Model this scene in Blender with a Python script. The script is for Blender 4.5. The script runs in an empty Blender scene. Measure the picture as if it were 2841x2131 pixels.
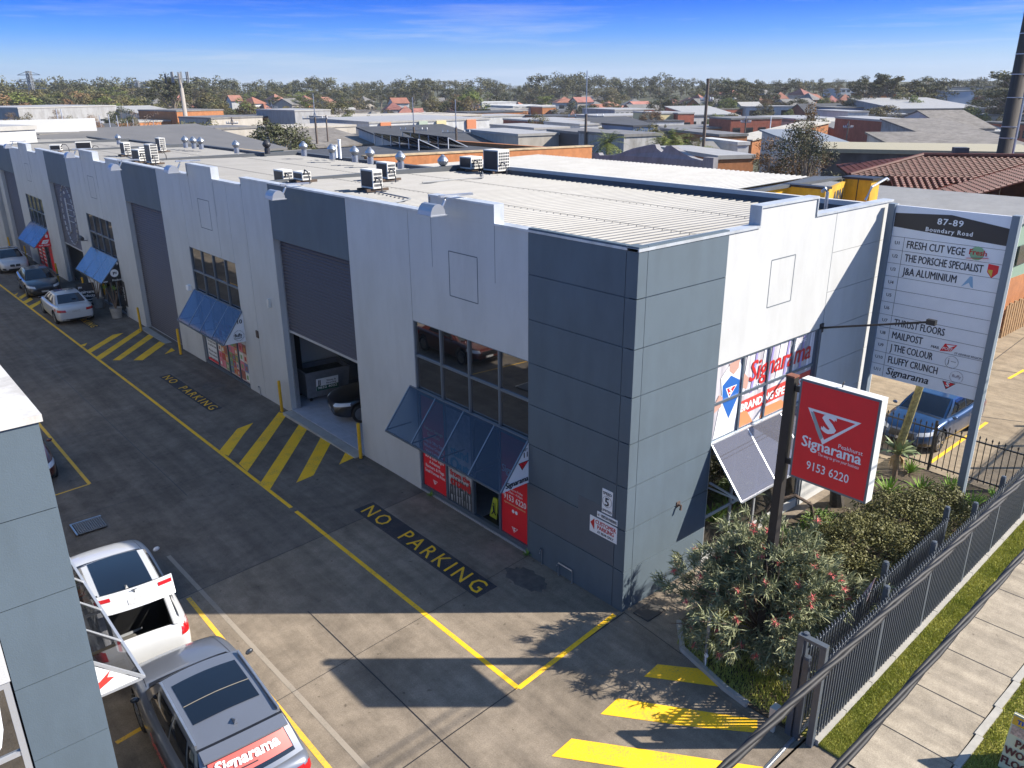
import bpy, bmesh, math, random
from mathutils import Vector, Matrix, noise as mnoise
from mathutils.bvhtree import BVHTree
random.seed(7)
R_=math.radians
sc=bpy.context.scene
COL=sc.collection
# ---------------------------------------------------------------- camera
PW,PH=2841.0,2131.0
CAM=Vector((-11.54325,-9.72387,10.91643)); YAW,PITCH,ROLL=R_(49.21751),R_(20.33114),R_(-0.43818); FPX=2227.239
def cam_axes():
    cy,sy,cp,sp=math.cos(YAW),math.sin(YAW),math.cos(PITCH),math.sin(PITCH)
    f=Vector((cy*cp,sy*cp,-sp)); r=Vector((sy,-cy,0)); u=r.cross(f)
    c,s=math.cos(ROLL),math.sin(ROLL)
    return c*r+s*u, -s*r+c*u, f
CR,CU,CF=cam_axes()
cd=bpy.data.cameras.new('camera'); cam=bpy.data.objects.new('camera',cd); COL.objects.link(cam)
cam.matrix_world=Matrix(((CR.x,CU.x,-CF.x,CAM.x),(CR.y,CU.y,-CF.y,CAM.y),(CR.z,CU.z,-CF.z,CAM.z),(0,0,0,1)))
cd.sensor_width=36; cd.lens=FPX/PW*36; cd.clip_start=.1; cd.clip_end=6000
sc.camera=cam
# ---------------------------------------------------------------- sun, sky, exposure
SUN_EL,SUN_AZ=R_(35),R_(-41)
sd=Vector((math.cos(SUN_AZ)*math.cos(SUN_EL),math.sin(SUN_AZ)*math.cos(SUN_EL),math.sin(SUN_EL)))
sl=bpy.data.lights.new('sun','SUN'); sl.energy=5.0; sl.angle=R_(.5); sl.color=(1,.93,.82)
so=bpy.data.objects.new('sun',sl); COL.objects.link(so); so.rotation_euler=sd.to_track_quat('Z','Y').to_euler(); so.location=(60,-60,80)
w=bpy.data.worlds.new('World'); sc.world=w; w.use_nodes=True
nt=w.node_tree; N=nt.nodes; Lk=nt.links
bg=N['Background']
sky=N.new('ShaderNodeTexSky'); sky.sky_type='NISHITA'; sky.sun_disc=False; sky.sun_elevation=SUN_EL
sky.sun_rotation=R_(131); sky.air_density=1.0; sky.dust_density=.4; sky.ozone_density=3.0
hs=N.new('ShaderNodeHueSaturation'); hs.inputs['Saturation'].default_value=1.16; hs.inputs['Value'].default_value=1.0
Lk.new(sky.outputs[0],hs.inputs['Color'])
tc=N.new('ShaderNodeTexCoord'); mp=N.new('ShaderNodeMapping'); mp.inputs['Scale'].default_value=(1.6,1.6,26); mp.inputs['Rotation'].default_value=(R_(1.6),R_(-1.2),0)
Lk.new(tc.outputs['Generated'],mp.inputs[0])
cn=N.new('ShaderNodeTexNoise'); cn.inputs['Scale'].default_value=2.2; cn.inputs['Detail'].default_value=8; cn.inputs['Roughness'].default_value=.62; Lk.new(mp.outputs[0],cn.inputs['Vector'])
cr_=N.new('ShaderNodeValToRGB'); cr_.color_ramp.elements[0].position=.52; cr_.color_ramp.elements[1].position=.78; Lk.new(cn.outputs[0],cr_.inputs[0])
sx=N.new('ShaderNodeSeparateXYZ'); Lk.new(tc.outputs['Generated'],sx.inputs[0])
er=N.new('ShaderNodeValToRGB')
er.color_ramp.elements[0].position=0.0; er.color_ramp.elements[0].color=(1,1,1,1); er.color_ramp.elements[1].position=.16; er.color_ramp.elements[1].color=(0.0,0.0,0.0,1)
e_=er.color_ramp.elements.new(.05); e_.color=(.85,.85,.85,1)
Lk.new(sx.outputs['Z'],er.inputs[0])
mm=N.new('ShaderNodeMath'); mm.operation='MULTIPLY'; Lk.new(cr_.outputs[0],mm.inputs[0]); Lk.new(er.outputs[0],mm.inputs[1])
m2=N.new('ShaderNodeMath'); m2.operation='MULTIPLY'; m2.inputs[1].default_value=.6; Lk.new(mm.outputs[0],m2.inputs[0])
# pale dusty air low over the horizon, deeper blue overhead
hz=N.new('ShaderNodeValToRGB'); hz.color_ramp.elements[0].position=0; hz.color_ramp.elements[0].color=(.7,.7,.7,1); hz.color_ramp.elements[1].position=.13; hz.color_ramp.elements[1].color=(0,0,0,1)
Lk.new(sx.outputs['Z'],hz.inputs[0])
mz=N.new('ShaderNodeMix'); mz.data_type='RGBA'; Lk.new(hz.outputs[0],mz.inputs['Factor']); Lk.new(hs.outputs[0],mz.inputs['A']); mz.inputs['B'].default_value=(5.6,6.5,7.6,1)
dk=N.new('ShaderNodeValToRGB'); dk.color_ramp.elements[0].position=.0; dk.color_ramp.elements[0].color=(.40,.46,.56,1); dk.color_ramp.elements[1].position=.6; dk.color_ramp.elements[1].color=(1,1,1,1)
for p_,c_ in ((.03,(.31,.44,.66)),(.056,(.12,.31,.76)),(.085,(.03,.19,.76)),(.11,(.0,.135,.72)),(.18,(.1,.28,.75)),(.35,(.9,.93,.97))):
    e_=dk.color_ramp.elements.new(p_); e_.color=(*c_,1)
Lk.new(sx.outputs['Z'],dk.inputs[0])
md=N.new('ShaderNodeMix'); md.data_type='RGBA'; md.blend_type='MULTIPLY'; md.inputs['Factor'].default_value=1; Lk.new(mz.outputs['Result'],md.inputs['A']); Lk.new(dk.outputs[0],md.inputs['B'])
mx=N.new('ShaderNodeMix'); mx.data_type='RGBA'; Lk.new(m2.outputs[0],mx.inputs['Factor']); Lk.new(md.outputs['Result'],mx.inputs['A']); mx.inputs['B'].default_value=(3.4,3.7,4.3,1)
Lk.new(mx.outputs['Result'],bg.inputs['Color']); bg.inputs['Strength'].default_value=.108
sc.view_settings.view_transform='Standard'; sc.view_settings.look='None'; sc.view_settings.exposure=1.0; sc.view_settings.gamma=1
sc.cycles.max_bounces=6; sc.cycles.transparent_max_bounces=10
try: sc.cycles.use_denoising=True
except Exception: pass
# ---------------------------------------------------------------- pixel -> world helpers (authoring aids: real places on real ground)
def ray(px,py): return CF*FPX+CR*(px-PW/2)-CU*(py-PH/2)
def gz(x,y):
    return -0.0145*max(0,min(y,75)-9)
def G(px,py,z=None):
    d=ray(px,py); zz=0 if z is None else z
    for _ in range(6):
        P=CAM+d*((zz-CAM.z)/d.z)
        if z is not None: return P
        zz=gz(P.x,P.y)
    return P
def AT(px,py,dist):
    """point seen at a photo pixel at a horizontal distance"""
    d=ray(px,py); t=dist/math.hypot(d.x,d.y); return CAM+d*t
def crop(x0,y0,s): return lambda x,y:(x0+x/s,y0+y/s)
# ---------------------------------------------------------------- colours and materials
def hx(h):
    h=h.lstrip('#'); c=[int(h[i:i+2],16)/255 for i in (0,2,4)]
    return tuple(v/12.92 if v<=.04045 else ((v+.055)/1.055)**2.4 for v in c)
MATS={}
def mat(name,col,rough=.6,metal=0,var=0,scale=3,bump=0,bscale=40,spec=.5,stretch=None,coat=0,col2=None,rnd=0,dirt=0,ior=None):
    if name in MATS: return MATS[name]
    if isinstance(col,str): col=hx(col)
    m=bpy.data.materials.new(name); m.use_nodes=True; t=m.node_tree; n=t.nodes; l=t.links; b=n['Principled BSDF']
    b.inputs['Roughness'].default_value=rough; b.inputs['Metallic'].default_value=metal
    b.inputs['Specular IOR Level'].default_value=spec
    if ior: b.inputs['IOR'].default_value=ior
    if coat: b.inputs['Coat Weight'].default_value=coat; b.inputs['Coat Roughness'].default_value=.04
    b.inputs['Base Color'].default_value=(*col,1)
    src=None
    if var or bump or dirt:
        g=n.new('ShaderNodeNewGeometry'); vec=g.outputs['Position']
        if stretch:
            mp=n.new('ShaderNodeMapping'); mp.inputs['Scale'].default_value=stretch; l.new(vec,mp.inputs[0]); vec=mp.outputs[0]
    if var:
        no=n.new('ShaderNodeTexNoise'); no.inputs['Scale'].default_value=scale; no.inputs['Detail'].default_value=6; no.inputs['Roughness'].default_value=.6; l.new(vec,no.inputs['Vector'])
        rp=n.new('ShaderNodeValToRGB'); rp.color_ramp.elements[0].position=.3; rp.color_ramp.elements[1].position=.7
        c2=col2 if col2 else tuple(min(1,c*(1+var)) for c in col)
        if isinstance(c2,str): c2=hx(c2)
        rp.color_ramp.elements[0].color=(*[c*(1-var) for c in col],1); rp.color_ramp.elements[1].color=(*c2,1)
        l.new(no.outputs[0],rp.inputs[0]); src=rp.outputs[0]
    if dirt:
        d1=n.new('ShaderNodeTexNoise'); d1.inputs['Scale'].default_value=1.3; d1.inputs['Detail'].default_value=9; d1.inputs['Roughness'].default_value=.72
        mp2=n.new('ShaderNodeMapping'); mp2.inputs['Scale'].default_value=(.8,.8,.3); l.new(g.outputs['Position'],mp2.inputs[0]); l.new(mp2.outputs[0],d1.inputs['Vector'])
        r2=n.new('ShaderNodeValToRGB'); r2.color_ramp.elements[0].position=.42; r2.color_ramp.elements[0].color=(1-dirt,1-dirt*1.05,1-dirt*1.15,1); r2.color_ramp.elements[1].position=.56
        d2=n.new('ShaderNodeTexNoise'); d2.inputs['Scale'].default_value=3.2; d2.inputs['Detail'].default_value=5
        mp3=n.new('ShaderNodeMapping'); mp3.inputs['Scale'].default_value=(1,1,.12); l.new(g.outputs['Position'],mp3.inputs[0]); l.new(mp3.outputs[0],d2.inputs['Vector'])
        mxm=n.new('ShaderNodeMath'); mxm.operation='MULTIPLY_ADD'; mxm.inputs[1].default_value=.78; l.new(d1.outputs[0],mxm.inputs[0])
        hh=n.new('ShaderNodeMath'); hh.operation='MULTIPLY'; hh.inputs[1].default_value=.22; l.new(d2.outputs[0],hh.inputs[0]); l.new(hh.outputs[0],mxm.inputs[2])
        l.new(mxm.outputs[0],r2.inputs[0])
        mu=n.new('ShaderNodeMix'); mu.data_type='RGBA'; mu.blend_type='MULTIPLY'; mu.inputs['Factor'].default_value=1
        if src: l.new(src,mu.inputs['A'])
        else: mu.inputs['A'].default_value=(*col,1)
        l.new(r2.outputs[0],mu.inputs['B']); src=mu.outputs['Result']
    if rnd:
        oi=n.new('ShaderNodeObjectInfo'); h=n.new('ShaderNodeHueSaturation')
        mr=n.new('ShaderNodeMapRange'); mr.inputs['To Min'].default_value=1-rnd; mr.inputs['To Max'].default_value=1+rnd; l.new(oi.outputs['Random'],mr.inputs[0])
        l.new(mr.outputs[0],h.inputs['Value'])
        mr2=n.new('ShaderNodeMapRange'); mr2.inputs['To Min'].default_value=.5-rnd*.07; mr2.inputs['To Max'].default_value=.5+rnd*.05; 
        fr=n.new('ShaderNodeMath'); fr.operation='FRACT'; mu2=n.new('ShaderNodeMath'); mu2.operation='MULTIPLY'; mu2.inputs[1].default_value=7.31; l.new(oi.outputs['Random'],mu2.inputs[0]); l.new(mu2.outputs[0],fr.inputs[0]); l.new(fr.outputs[0],mr2.inputs[0]); l.new(mr2.outputs[0],h.inputs['Hue'])
        if src: l.new(src,h.inputs['Color'])
        else: h.inputs['Color'].default_value=(*col,1)
        src=h.outputs[0]
    if src: l.new(src,b.inputs['Base Color'])
    if bump:
        bn=n.new('ShaderNodeTexNoise'); bn.inputs['Scale'].default_value=bscale; bn.inputs['Detail'].default_value=4; l.new(vec,bn.inputs['Vector'])
        bp=n.new('ShaderNodeBump'); bp.inputs['Strength'].default_value=bump; bp.inputs['Distance'].default_value=.02; l.new(bn.outputs[0],bp.inputs['Height']); l.new(bp.outputs[0],b.inputs['Normal'])
    MATS[name]=m; return m
def glass_sheet(name,tint,refl,ior=1.5,rough=.02,milk=0,mcol=(.3,.3,.35)):
    m=bpy.data.materials.new(name); m.use_nodes=True; t=m.node_tree; n=t.nodes; l=t.links; n.remove(n['Principled BSDF']); o=n['Material Output']
    tr=n.new('ShaderNodeBsdfTransparent'); tr.inputs[0].default_value=(*tint,1)
    gl=n.new('ShaderNodeBsdfGlossy'); gl.inputs['Color'].default_value=(*refl,1); gl.inputs['Roughness'].default_value=rough
    fr=n.new('ShaderNodeFresnel'); fr.inputs[0].default_value=ior
    mi=n.new('ShaderNodeMixShader'); base=tr.outputs[0]
    if milk:
        df=n.new('ShaderNodeBsdfDiffuse'); df.inputs[0].default_value=(*mcol,1); mk=n.new('ShaderNodeMixShader'); mk.inputs[0].default_value=milk; l.new(tr.outputs[0],mk.inputs[1]); l.new(df.outputs[0],mk.inputs[2]); base=mk.outputs[0]
    l.new(fr.outputs[0],mi.inputs[0]); l.new(base,mi.inputs[1]); l.new(gl.outputs[0],mi.inputs[2]); l.new(mi.outputs[0],o.inputs[0])
    MATS[name]=m; return m
# walls
M_WHITE=mat('painted_wall_light',(.5,.505,.5),.75,var=.03,scale=.5,bump=.12,bscale=60,dirt=.075)
M_DARK=mat('painted_wall_dark',(.086,.118,.146),.7,var=.05,scale=.7,bump=.12,bscale=60,dirt=.1)
M_MIDPAINT=mat('touch_up_paint',(.088,.105,.125),.7,var=.06,scale=2)
M_BACK=mat('wall_core',(.06,.07,.08),.9)
M_FLASH=mat('metal_flashing',(.5,.53,.56),.45,metal=.2,var=.08,scale=3,dirt=.2)
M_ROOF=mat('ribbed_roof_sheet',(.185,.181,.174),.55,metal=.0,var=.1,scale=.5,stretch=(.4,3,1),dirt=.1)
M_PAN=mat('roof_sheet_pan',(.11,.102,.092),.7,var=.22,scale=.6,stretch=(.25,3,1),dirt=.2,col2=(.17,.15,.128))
M_ROLL=mat('roller_door_slats',(.07,.066,.082),.5,metal=.2)
M_FRAME=mat('aluminium_frame',(.16,.2,.25),.4,metal=.6)
M_FRAMEL=mat('light_aluminium',(.55,.57,.6),.4,metal=.6)
M_BLK=mat('black_plastic',(.015,.015,.017),.5)
M_DKGREY=mat('dark_grey',(.05,.052,.058),.6)
M_MIDG=mat('mid_grey',(.2,.21,.22),.6,var=.1)
M_WHT=mat('white_panel',(.78,.79,.8),.45)
M_RED=mat('red_panel',(.76,.013,.024),.42,var=.05)
M_REDL=mat('red_vinyl',(.6,.05,.04),.4)
M_YEL=mat('yellow_post_paint',(.75,.43,.02),.5,var=.15,scale=20,dirt=.2)
M_TXTW=mat('white_lettering',(.8,.8,.8),.5)
M_TXTK=mat('dark_lettering',(.02,.024,.035),.5)
M_TXTR=mat('red_lettering',(.5,.02,.02),.5)
M_GLASSD=mat('tinted_window_glass',(.008,.009,.01),.015,spec=1.0,ior=2.3)
M_STEEL=mat('galvanised_steel',(.45,.47,.5),.35,metal=.8,var=.12,scale=8)
M_CREAM=mat('ac_casing',(.72,.7,.64),.5,var=.05,dirt=.15)
M_CONC=mat('pale_concrete',(.36,.34,.31),.85,var=.14,scale=2,bump=.2)
M_INT=mat('interior_wall',(.55,.55,.52),.8)
M_TILE=None
# ---------------------------------------------------------------- mesh builder
def wm(o):
    m=o.matrix_basis.copy(); p=o.parent
    while p: m=p.matrix_basis@m; p=p.parent
    return m
class MB:
    def __init__(s): s.v=[]; s.f=[]; s.m=[]
    def add(s,vs,fs,m=0):
        o=len(s.v); s.v+= [tuple(v) for v in vs]
        for f in fs: s.f.append(tuple(i+o for i in f)); s.m.append(m)
        return s
    def poly(s,pts,m=0): return s.add(pts,[range(len(pts))],m)
    def box(s,x0,x1,y0,y1,z0,z1,m=0):
        return s.add([(x0,y0,z0),(x1,y0,z0),(x1,y1,z0),(x0,y1,z0),(x0,y0,z1),(x1,y0,z1),(x1,y1,z1),(x0,y1,z1)],
            [(0,3,2,1),(4,5,6,7),(0,1,5,4),(1,2,6,5),(2,3,7,6),(3,0,4,7)],m)
    def obox(s,c,ax,ay,az,m=0):
        c=Vector(c);ax=Vector(ax);ay=Vector(ay);az=Vector(az)
        vs=[c+sx*ax+sy*ay+sz*az for sz in(-1,1) for sy in(-1,1) for sx in(-1,1)]
        return s.add(vs,[(0,2,3,1),(4,5,7,6),(0,1,5,4),(1,3,7,5),(3,2,6,7),(2,0,4,6)],m)
    def bar(s,a,b,w,h,m=0,up=(0,0,1)):
        a=Vector(a);b=Vector(b);d=b-a
        if d.length<1e-6: return s
        n=d.normalized(); u=Vector(up)
        if abs(n.dot(u))>.98: u=Vector((1,0,0))
        sd_=n.cross(u).normalized(); uu=sd_.cross(n)
        return s.obox((a+b)/2,d/2,sd_*w/2,uu*h/2,m)
    def tube(s,pts,r,seg=8,m=0,cap=True):
        pts=[Vector(p) for p in pts]; n=len(pts); rs=r if isinstance(r,(list,tuple)) else [r]*n
        ref=Vector((0,0,1)); vs=[]
        for i,p in enumerate(pts):
            d=(pts[min(i+1,n-1)]-pts[max(i-1,0)]).normalized()
            a=ref if abs(d.dot(ref))<.95 else Vector((1,0,0))
            x=d.cross(a).normalized(); y=d.cross(x)
            vs+=[p+rs[i]*(math.cos(2*math.pi*k/seg)*x+math.sin(2*math.pi*k/seg)*y) for k in range(seg)]
        fs=[(i*seg+k,i*seg+(k+1)%seg,(i+1)*seg+(k+1)%seg,(i+1)*seg+k) for i in range(n-1) for k in range(seg)]
        if cap: fs+=[tuple(range(seg)),tuple(range((n-1)*seg,n*seg))]
        return s.add(vs,fs,m)
    def lathe(s,prof,c,seg=14,axis='z',m=0):
        c=Vector(c); vs=[]
        for r,h in prof:
            for k in range(seg):
                a=2*math.pi*k/seg; q=(r*math.cos(a),r*math.sin(a),h)
                if axis=='x': q=(h,q[0],q[1])
                if axis=='y': q=(q[0],h,q[1])
                vs.append(c+Vector(q))
        n=len(prof)
        fs=[(i*seg+k,i*seg+(k+1)%seg,(i+1)*seg+(k+1)%seg,(i+1)*seg+k) for i in range(n-1) for k in range(seg)]
        fs+=[tuple(range(seg)),tuple(range((n-1)*seg,n*seg))]
        return s.add(vs,fs,m)
    def prism(s,pts,d,m=0):
        """polygon (3D) pushed along vector d"""
        n=len(pts); d=Vector(d); vs=[Vector(p) for p in pts]+[Vector(p)+d for p in pts]
        return s.add(vs,[tuple(range(n)),tuple(range(n,2*n))]+[(i,(i+1)%n,n+(i+1)%n,n+i) for i in range(n)],m)
    def grid(s,fn,nu,nv,m=0):
        vs=[fn(i/nu,j/nv) for j in range(nv+1) for i in range(nu+1)]
        return s.add(vs,[(j*(nu+1)+i,j*(nu+1)+i+1,(j+1)*(nu+1)+i+1,(j+1)*(nu+1)+i) for j in range(nv) for i in range(nu)],m)
    def text(s,t,o,xd,yd,h,m=0,bold=0,shear=0,align='LEFT',sx=1.0,fit=None,space=1.0):
        """flat lettering: o origin on the baseline, xd reading direction, yd up, h cap height"""
        vs,fs,w=text_geo(t,0,shear,space)
        k=h/.69
        if fit: sx=fit/(w*k) if w else 1
        off={'LEFT':0,'CENTER':-w/2,'RIGHT':-w}[align]
        o=Vector(o);xd=Vector(xd).normalized();yd=Vector(yd).normalized(); n=xd.cross(yd)
        steps=[(0,0)] if not bold else [(0,0),(-bold*1.5,0),(bold*1.5,0),(0,bold*.8),(0,-bold*.8)]
        for i,(a,b) in enumerate(steps):
            s.add([o+xd*((v[0]+off)*k*sx+a*k)+yd*(v[1]*k+b*k)+n*(.0005*i) for v in vs],fs,m)
        return s
    def build(s,name,mats,parent=None,smooth=False,local=False,bevel=0):
        me=bpy.data.meshes.new(name)
        if not isinstance(mats,(list,tuple)): mats=[mats]
        ob=bpy.data.objects.new(name,me); COL.objects.link(ob)
        vs=s.v
        if parent is not None:
            ob.parent=parent
            if not local:
                M=wm(parent).inverted(); vs=[M@Vector(v) for v in vs]
        elif not local and vs:
            xs=[v[0] for v in vs];ys=[v[1] for v in vs];zs=[v[2] for v in vs]
            c=Vector(((min(xs)+max(xs))/2,(min(ys)+max(ys))/2,min(zs))); ob.location=c
            vs=[(v[0]-c.x,v[1]-c.y,v[2]-c.z) for v in vs]
        me.from_pydata([tuple(v) for v in vs],[],s.f)
        for m in mats: me.materials.append(m)
        if len(mats)>1: me.polygons.foreach_set('material_index',s.m)
        if smooth: me.polygons.foreach_set('use_smooth',[True]*len(me.polygons))
        me.validate(); me.update()
        if bevel:
            b=ob.modifiers.new('bevel','BEVEL'); b.width=bevel; b.segments=2; b.limit_method='ANGLE'
        return ob
_TX={}
def text_geo(t,bold,shear,space=1.0):
    k=(t,bold,shear,space)
    if k in _TX: return _TX[k]
    c=bpy.data.curves.new('lettering_source','FONT'); c.body=t; c.size=1; c.offset=bold; c.shear=shear; c.resolution_u=2; c.space_character=space; c.fill_mode='BOTH'
    o=bpy.data.objects.new('lettering_source',c); COL.objects.link(o)
    dg=bpy.context.evaluated_depsgraph_get(); me=o.evaluated_get(dg).to_mesh()
    vs=[tuple(v.co) for v in me.vertices]; fs=[tuple(p.vertices) for p in me.polygons]
    o.evaluated_get(dg).to_mesh_clear(); bpy.data.objects.remove(o); bpy.data.curves.remove(c)
    x0=min([v[0] for v in vs],default=0); x1=max([v[0] for v in vs],default=0)
    _TX[k]=([(v[0]-x0,v[1]) for v in vs],fs,x1-x0); return _TX[k]
def tag(o,label,cat,group=None,kind=None):
    if label: o['label']=label
    if cat: o['category']=cat
    if group: o['group']=group
    if kind: o['kind']=kind
    return o
def thing(name,label,cat,loc=(0,0,0),rz=0,group=None):
    o=bpy.data.objects.new(name,None); COL.objects.link(o); o.empty_display_size=.3
    o.location=loc; o.rotation_euler=(0,0,rz); return tag(o,label,cat,group)
def struct(name,mb,m,smooth=False):
    o=mb.build(name,m,smooth=smooth); o['kind']='structure'; return o
def copy_tree(o,parent=None):
    c=o.copy(); COL.objects.link(c)
    if parent is not None: c.parent=parent
    for ch in list(o.children): copy_tree(ch,c)
    return c
def shield(mb,o,xd,yd,wd,mo=0,mi=None,ms=None,off=None):
    """triangular S emblem: outline, field and letter. o = centre of the top edge"""
    o=Vector(o);xd=Vector(xd).normalized();yd=Vector(yd).normalized(); h=wd*.72
    n=off if off is not None else xd.cross(yd)*.003
    P=lambda x,y,k=0:o+xd*x*wd+yd*y*wd+n*k
    A,B,C_=P(-.5,0),P(.5,0),P(-.14,-.62)
    a,b,c=P(-.40,-.045),P(.40,-.045),P(-.12,-.52)
    mb.add([A,B,C_,a,b,c],[(0,1,4,3),(1,2,5,4),(2,0,3,5)],mo)
    if mi is not None: mb.add([a,b,c],[(0,1,2)],mi)
    mb.text('S',P(-.17,-.36,1.5),xd,yd,wd*.33,ms if ms is not None else mo,bold=.05,sx=1.15)
# ================================================================ GROUND
def ground_mat(name,a,b,c,joint=False):
    m=bpy.data.materials.new(name); m.use_nodes=True; t=m.node_tree;n=t.nodes;l=t.links;bs=n['Principled BSDF']; bs.inputs['Roughness'].default_value=.9; bs.inputs['Specular IOR Level'].default_value=.25
    g=n.new('ShaderNodeNewGeometry')
    n1=n.new('ShaderNodeTexNoise'); n1.inputs['Scale'].default_value=.55; n1.inputs['Detail'].default_value=9; n1.inputs['Roughness'].default_value=.68; n1.inputs['Distortion'].default_value=.6
    n2=n.new('ShaderNodeTexNoise'); n2.inputs['Scale'].default_value=38; n2.inputs['Detail'].default_value=5; n2.inputs['Roughness'].default_value=.7
    n3=n.new('ShaderNodeTexNoise'); n3.inputs['Scale'].default_value=2.6; n3.inputs['Detail'].default_value=7; n3.inputs['Roughness'].default_value=.7
    for q in(n1,n2,n3): l.new(g.outputs['Position'],q.inputs['Vector'])
    r=n.new('ShaderNodeValToRGB'); e=r.color_ramp.elements; e[0].position=.3;e[0].color=(*a,1);e[1].position=.72;e[1].color=(*c,1); x=e.new(.5);x.color=(*b,1)
    l.new(n1.outputs[0],r.inputs[0])
    r2=n.new('ShaderNodeValToRGB'); r2.color_ramp.elements[0].position=.3; r2.color_ramp.elements[0].color=(.72,.71,.7,1); r2.color_ramp.elements[1].position=.7; r2.color_ramp.elements[1].color=(1.14,1.14,1.14,1); l.new(n2.outputs[0],r2.inputs[0])
    r3=n.new('ShaderNodeValToRGB'); r3.color_ramp.elements[0].position=.36; r3.color_ramp.elements[0].color=(.8,.79,.78,1); r3.color_ramp.elements[1].position=.62; r3.color_ramp.elements[1].color=(1.06,1.05,1.04,1); l.new(n3.outputs[0],r3.inputs[0])
    a1=n.new('ShaderNodeMix');a1.data_type='RGBA';a1.blend_type='MULTIPLY';a1.inputs['Factor'].default_value=1; l.new(r.outputs[0],a1.inputs['A']); l.new(r2.outputs[0],a1.inputs['B'])
    a2=n.new('ShaderNodeMix');a2.data_type='RGBA';a2.blend_type='MULTIPLY';a2.inputs['Factor'].default_value=1; l.new(a1.outputs['Result'],a2.inputs['A']); l.new(r3.outputs[0],a2.inputs['B'])
    mpt=n.new('ShaderNodeMapping'); mpt.inputs['Scale'].default_value=(2.4,.1,1); l.new(g.outputs['Position'],mpt.inputs[0])
    n4=n.new('ShaderNodeTexNoise'); n4.inputs['Scale'].default_value=1.0; n4.inputs['Detail'].default_value=6; n4.inputs['Roughness'].default_value=.65; l.new(mpt.outputs[0],n4.inputs['Vector'])
    r4=n.new('ShaderNodeValToRGB'); r4.color_ramp.elements[0].position=.38; r4.color_ramp.elements[0].color=(.8,.8,.8,1); r4.color_ramp.elements[1].position=.6; r4.color_ramp.elements[1].color=(1.05,1.05,1.04,1); l.new(n4.outputs[0],r4.inputs[0])
    n5=n.new('ShaderNodeTexNoise'); n5.inputs['Scale'].default_value=7; n5.inputs['Detail'].default_value=3; l.new(g.outputs['Position'],n5.inputs['Vector'])
    r5=n.new('ShaderNodeValToRGB'); r5.color_ramp.elements[0].position=.24; r5.color_ramp.elements[0].color=(.55,.54,.53,1); r5.color_ramp.elements[1].position=.33; r5.color_ramp.elements[1].color=(1,1,1,1); l.new(n5.outputs[0],r5.inputs[0])
    a3=n.new('ShaderNodeMix');a3.data_type='RGBA';a3.blend_type='MULTIPLY';a3.inputs['Factor'].default_value=1; l.new(a2.outputs['Result'],a3.inputs['A']); l.new(r4.outputs[0],a3.inputs['B'])
    a4=n.new('ShaderNodeMix');a4.data_type='RGBA';a4.blend_type='MULTIPLY';a4.inputs['Factor'].default_value=1; l.new(a3.outputs['Result'],a4.inputs['A']); l.new(r5.outputs[0],a4.inputs['B'])
    l.new(a4.outputs['Result'],bs.inputs['Base Color'])
    bp=n.new('ShaderNodeBump'); bp.inputs['Strength'].default_value=.35; bp.inputs['Distance'].default_value=.01; l.new(n2.outputs[0],bp.inputs['Height']); l.new(bp.outputs[0],bs.inputs['Normal'])
    MATS[name]=m; return m
M_YARD=ground_mat('yard_concrete',(.18,.15,.116),(.258,.214,.165),(.325,.272,.212))
M_LANE=ground_mat('lane_concrete',(.125,.108,.092),(.18,.157,.133),(.23,.2,.17))  # darker lane slab: traffic soiling, plus driveway shade put into the colour
M_PATH=ground_mat('path_concrete',(.33,.285,.222),(.395,.342,.268),(.45,.39,.31))
M_PARK=ground_mat('carpark_asphalt',(.27,.215,.15),(.33,.265,.185),(.38,.31,.22))
M_EARTH=ground_mat('far_ground',(.035,.045,.02),(.08,.085,.045),(.16,.15,.1))
M_SOIL=ground_mat('garden_soil',(.05,.045,.03),(.1,.08,.055),(.17,.13,.09))
M_TURF=ground_mat('turf_base',(.14,.14,.025),(.25,.235,.05),(.34,.31,.09))
def far_z(x,y):
    d=math.hypot(x-CAM.x,y-CAM.y); az=math.degrees(math.atan2(y-CAM.y,x-CAM.x))
    if d<150: return -1.2
    k=min(1,max(0,(d-330)/420)); k=k*k*(3-2*k)
    right=min(1,max(0,(44-az)/14)); k2=min(1,max(0,(d-190)/170)); k2=k2*k2*(3-2*k2)
    left=min(1,max(0,(az-62)/15))
    return -1.2-1.5*left*k2+k*(8.5-5*left)+right*k2*5.0
# yard sheet (follows the fall of the drive), carpark, footpath, verge, then the wide land
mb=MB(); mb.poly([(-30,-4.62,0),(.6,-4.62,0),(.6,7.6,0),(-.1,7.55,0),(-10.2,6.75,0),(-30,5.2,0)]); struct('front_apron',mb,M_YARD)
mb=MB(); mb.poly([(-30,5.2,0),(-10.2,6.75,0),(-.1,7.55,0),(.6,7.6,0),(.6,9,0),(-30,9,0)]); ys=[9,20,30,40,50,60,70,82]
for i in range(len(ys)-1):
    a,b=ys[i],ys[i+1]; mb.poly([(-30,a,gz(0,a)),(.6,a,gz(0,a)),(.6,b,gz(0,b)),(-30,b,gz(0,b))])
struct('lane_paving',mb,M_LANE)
mb=MB(); mb.poly([(.6,-4.62,0),(10.9,-4.3,0),(10.9,.8,0),(.6,.8,0)]); struct('entry_paving',mb,M_YARD)
mb=MB(); mb.poly([(10.9,-4.3,.002),(60,-2.6,.002),(60,14,.002),(24,7.5,.002),(10.9,7.5,.002)]); struct('carpark_paving',mb,M_PARK)
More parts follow.
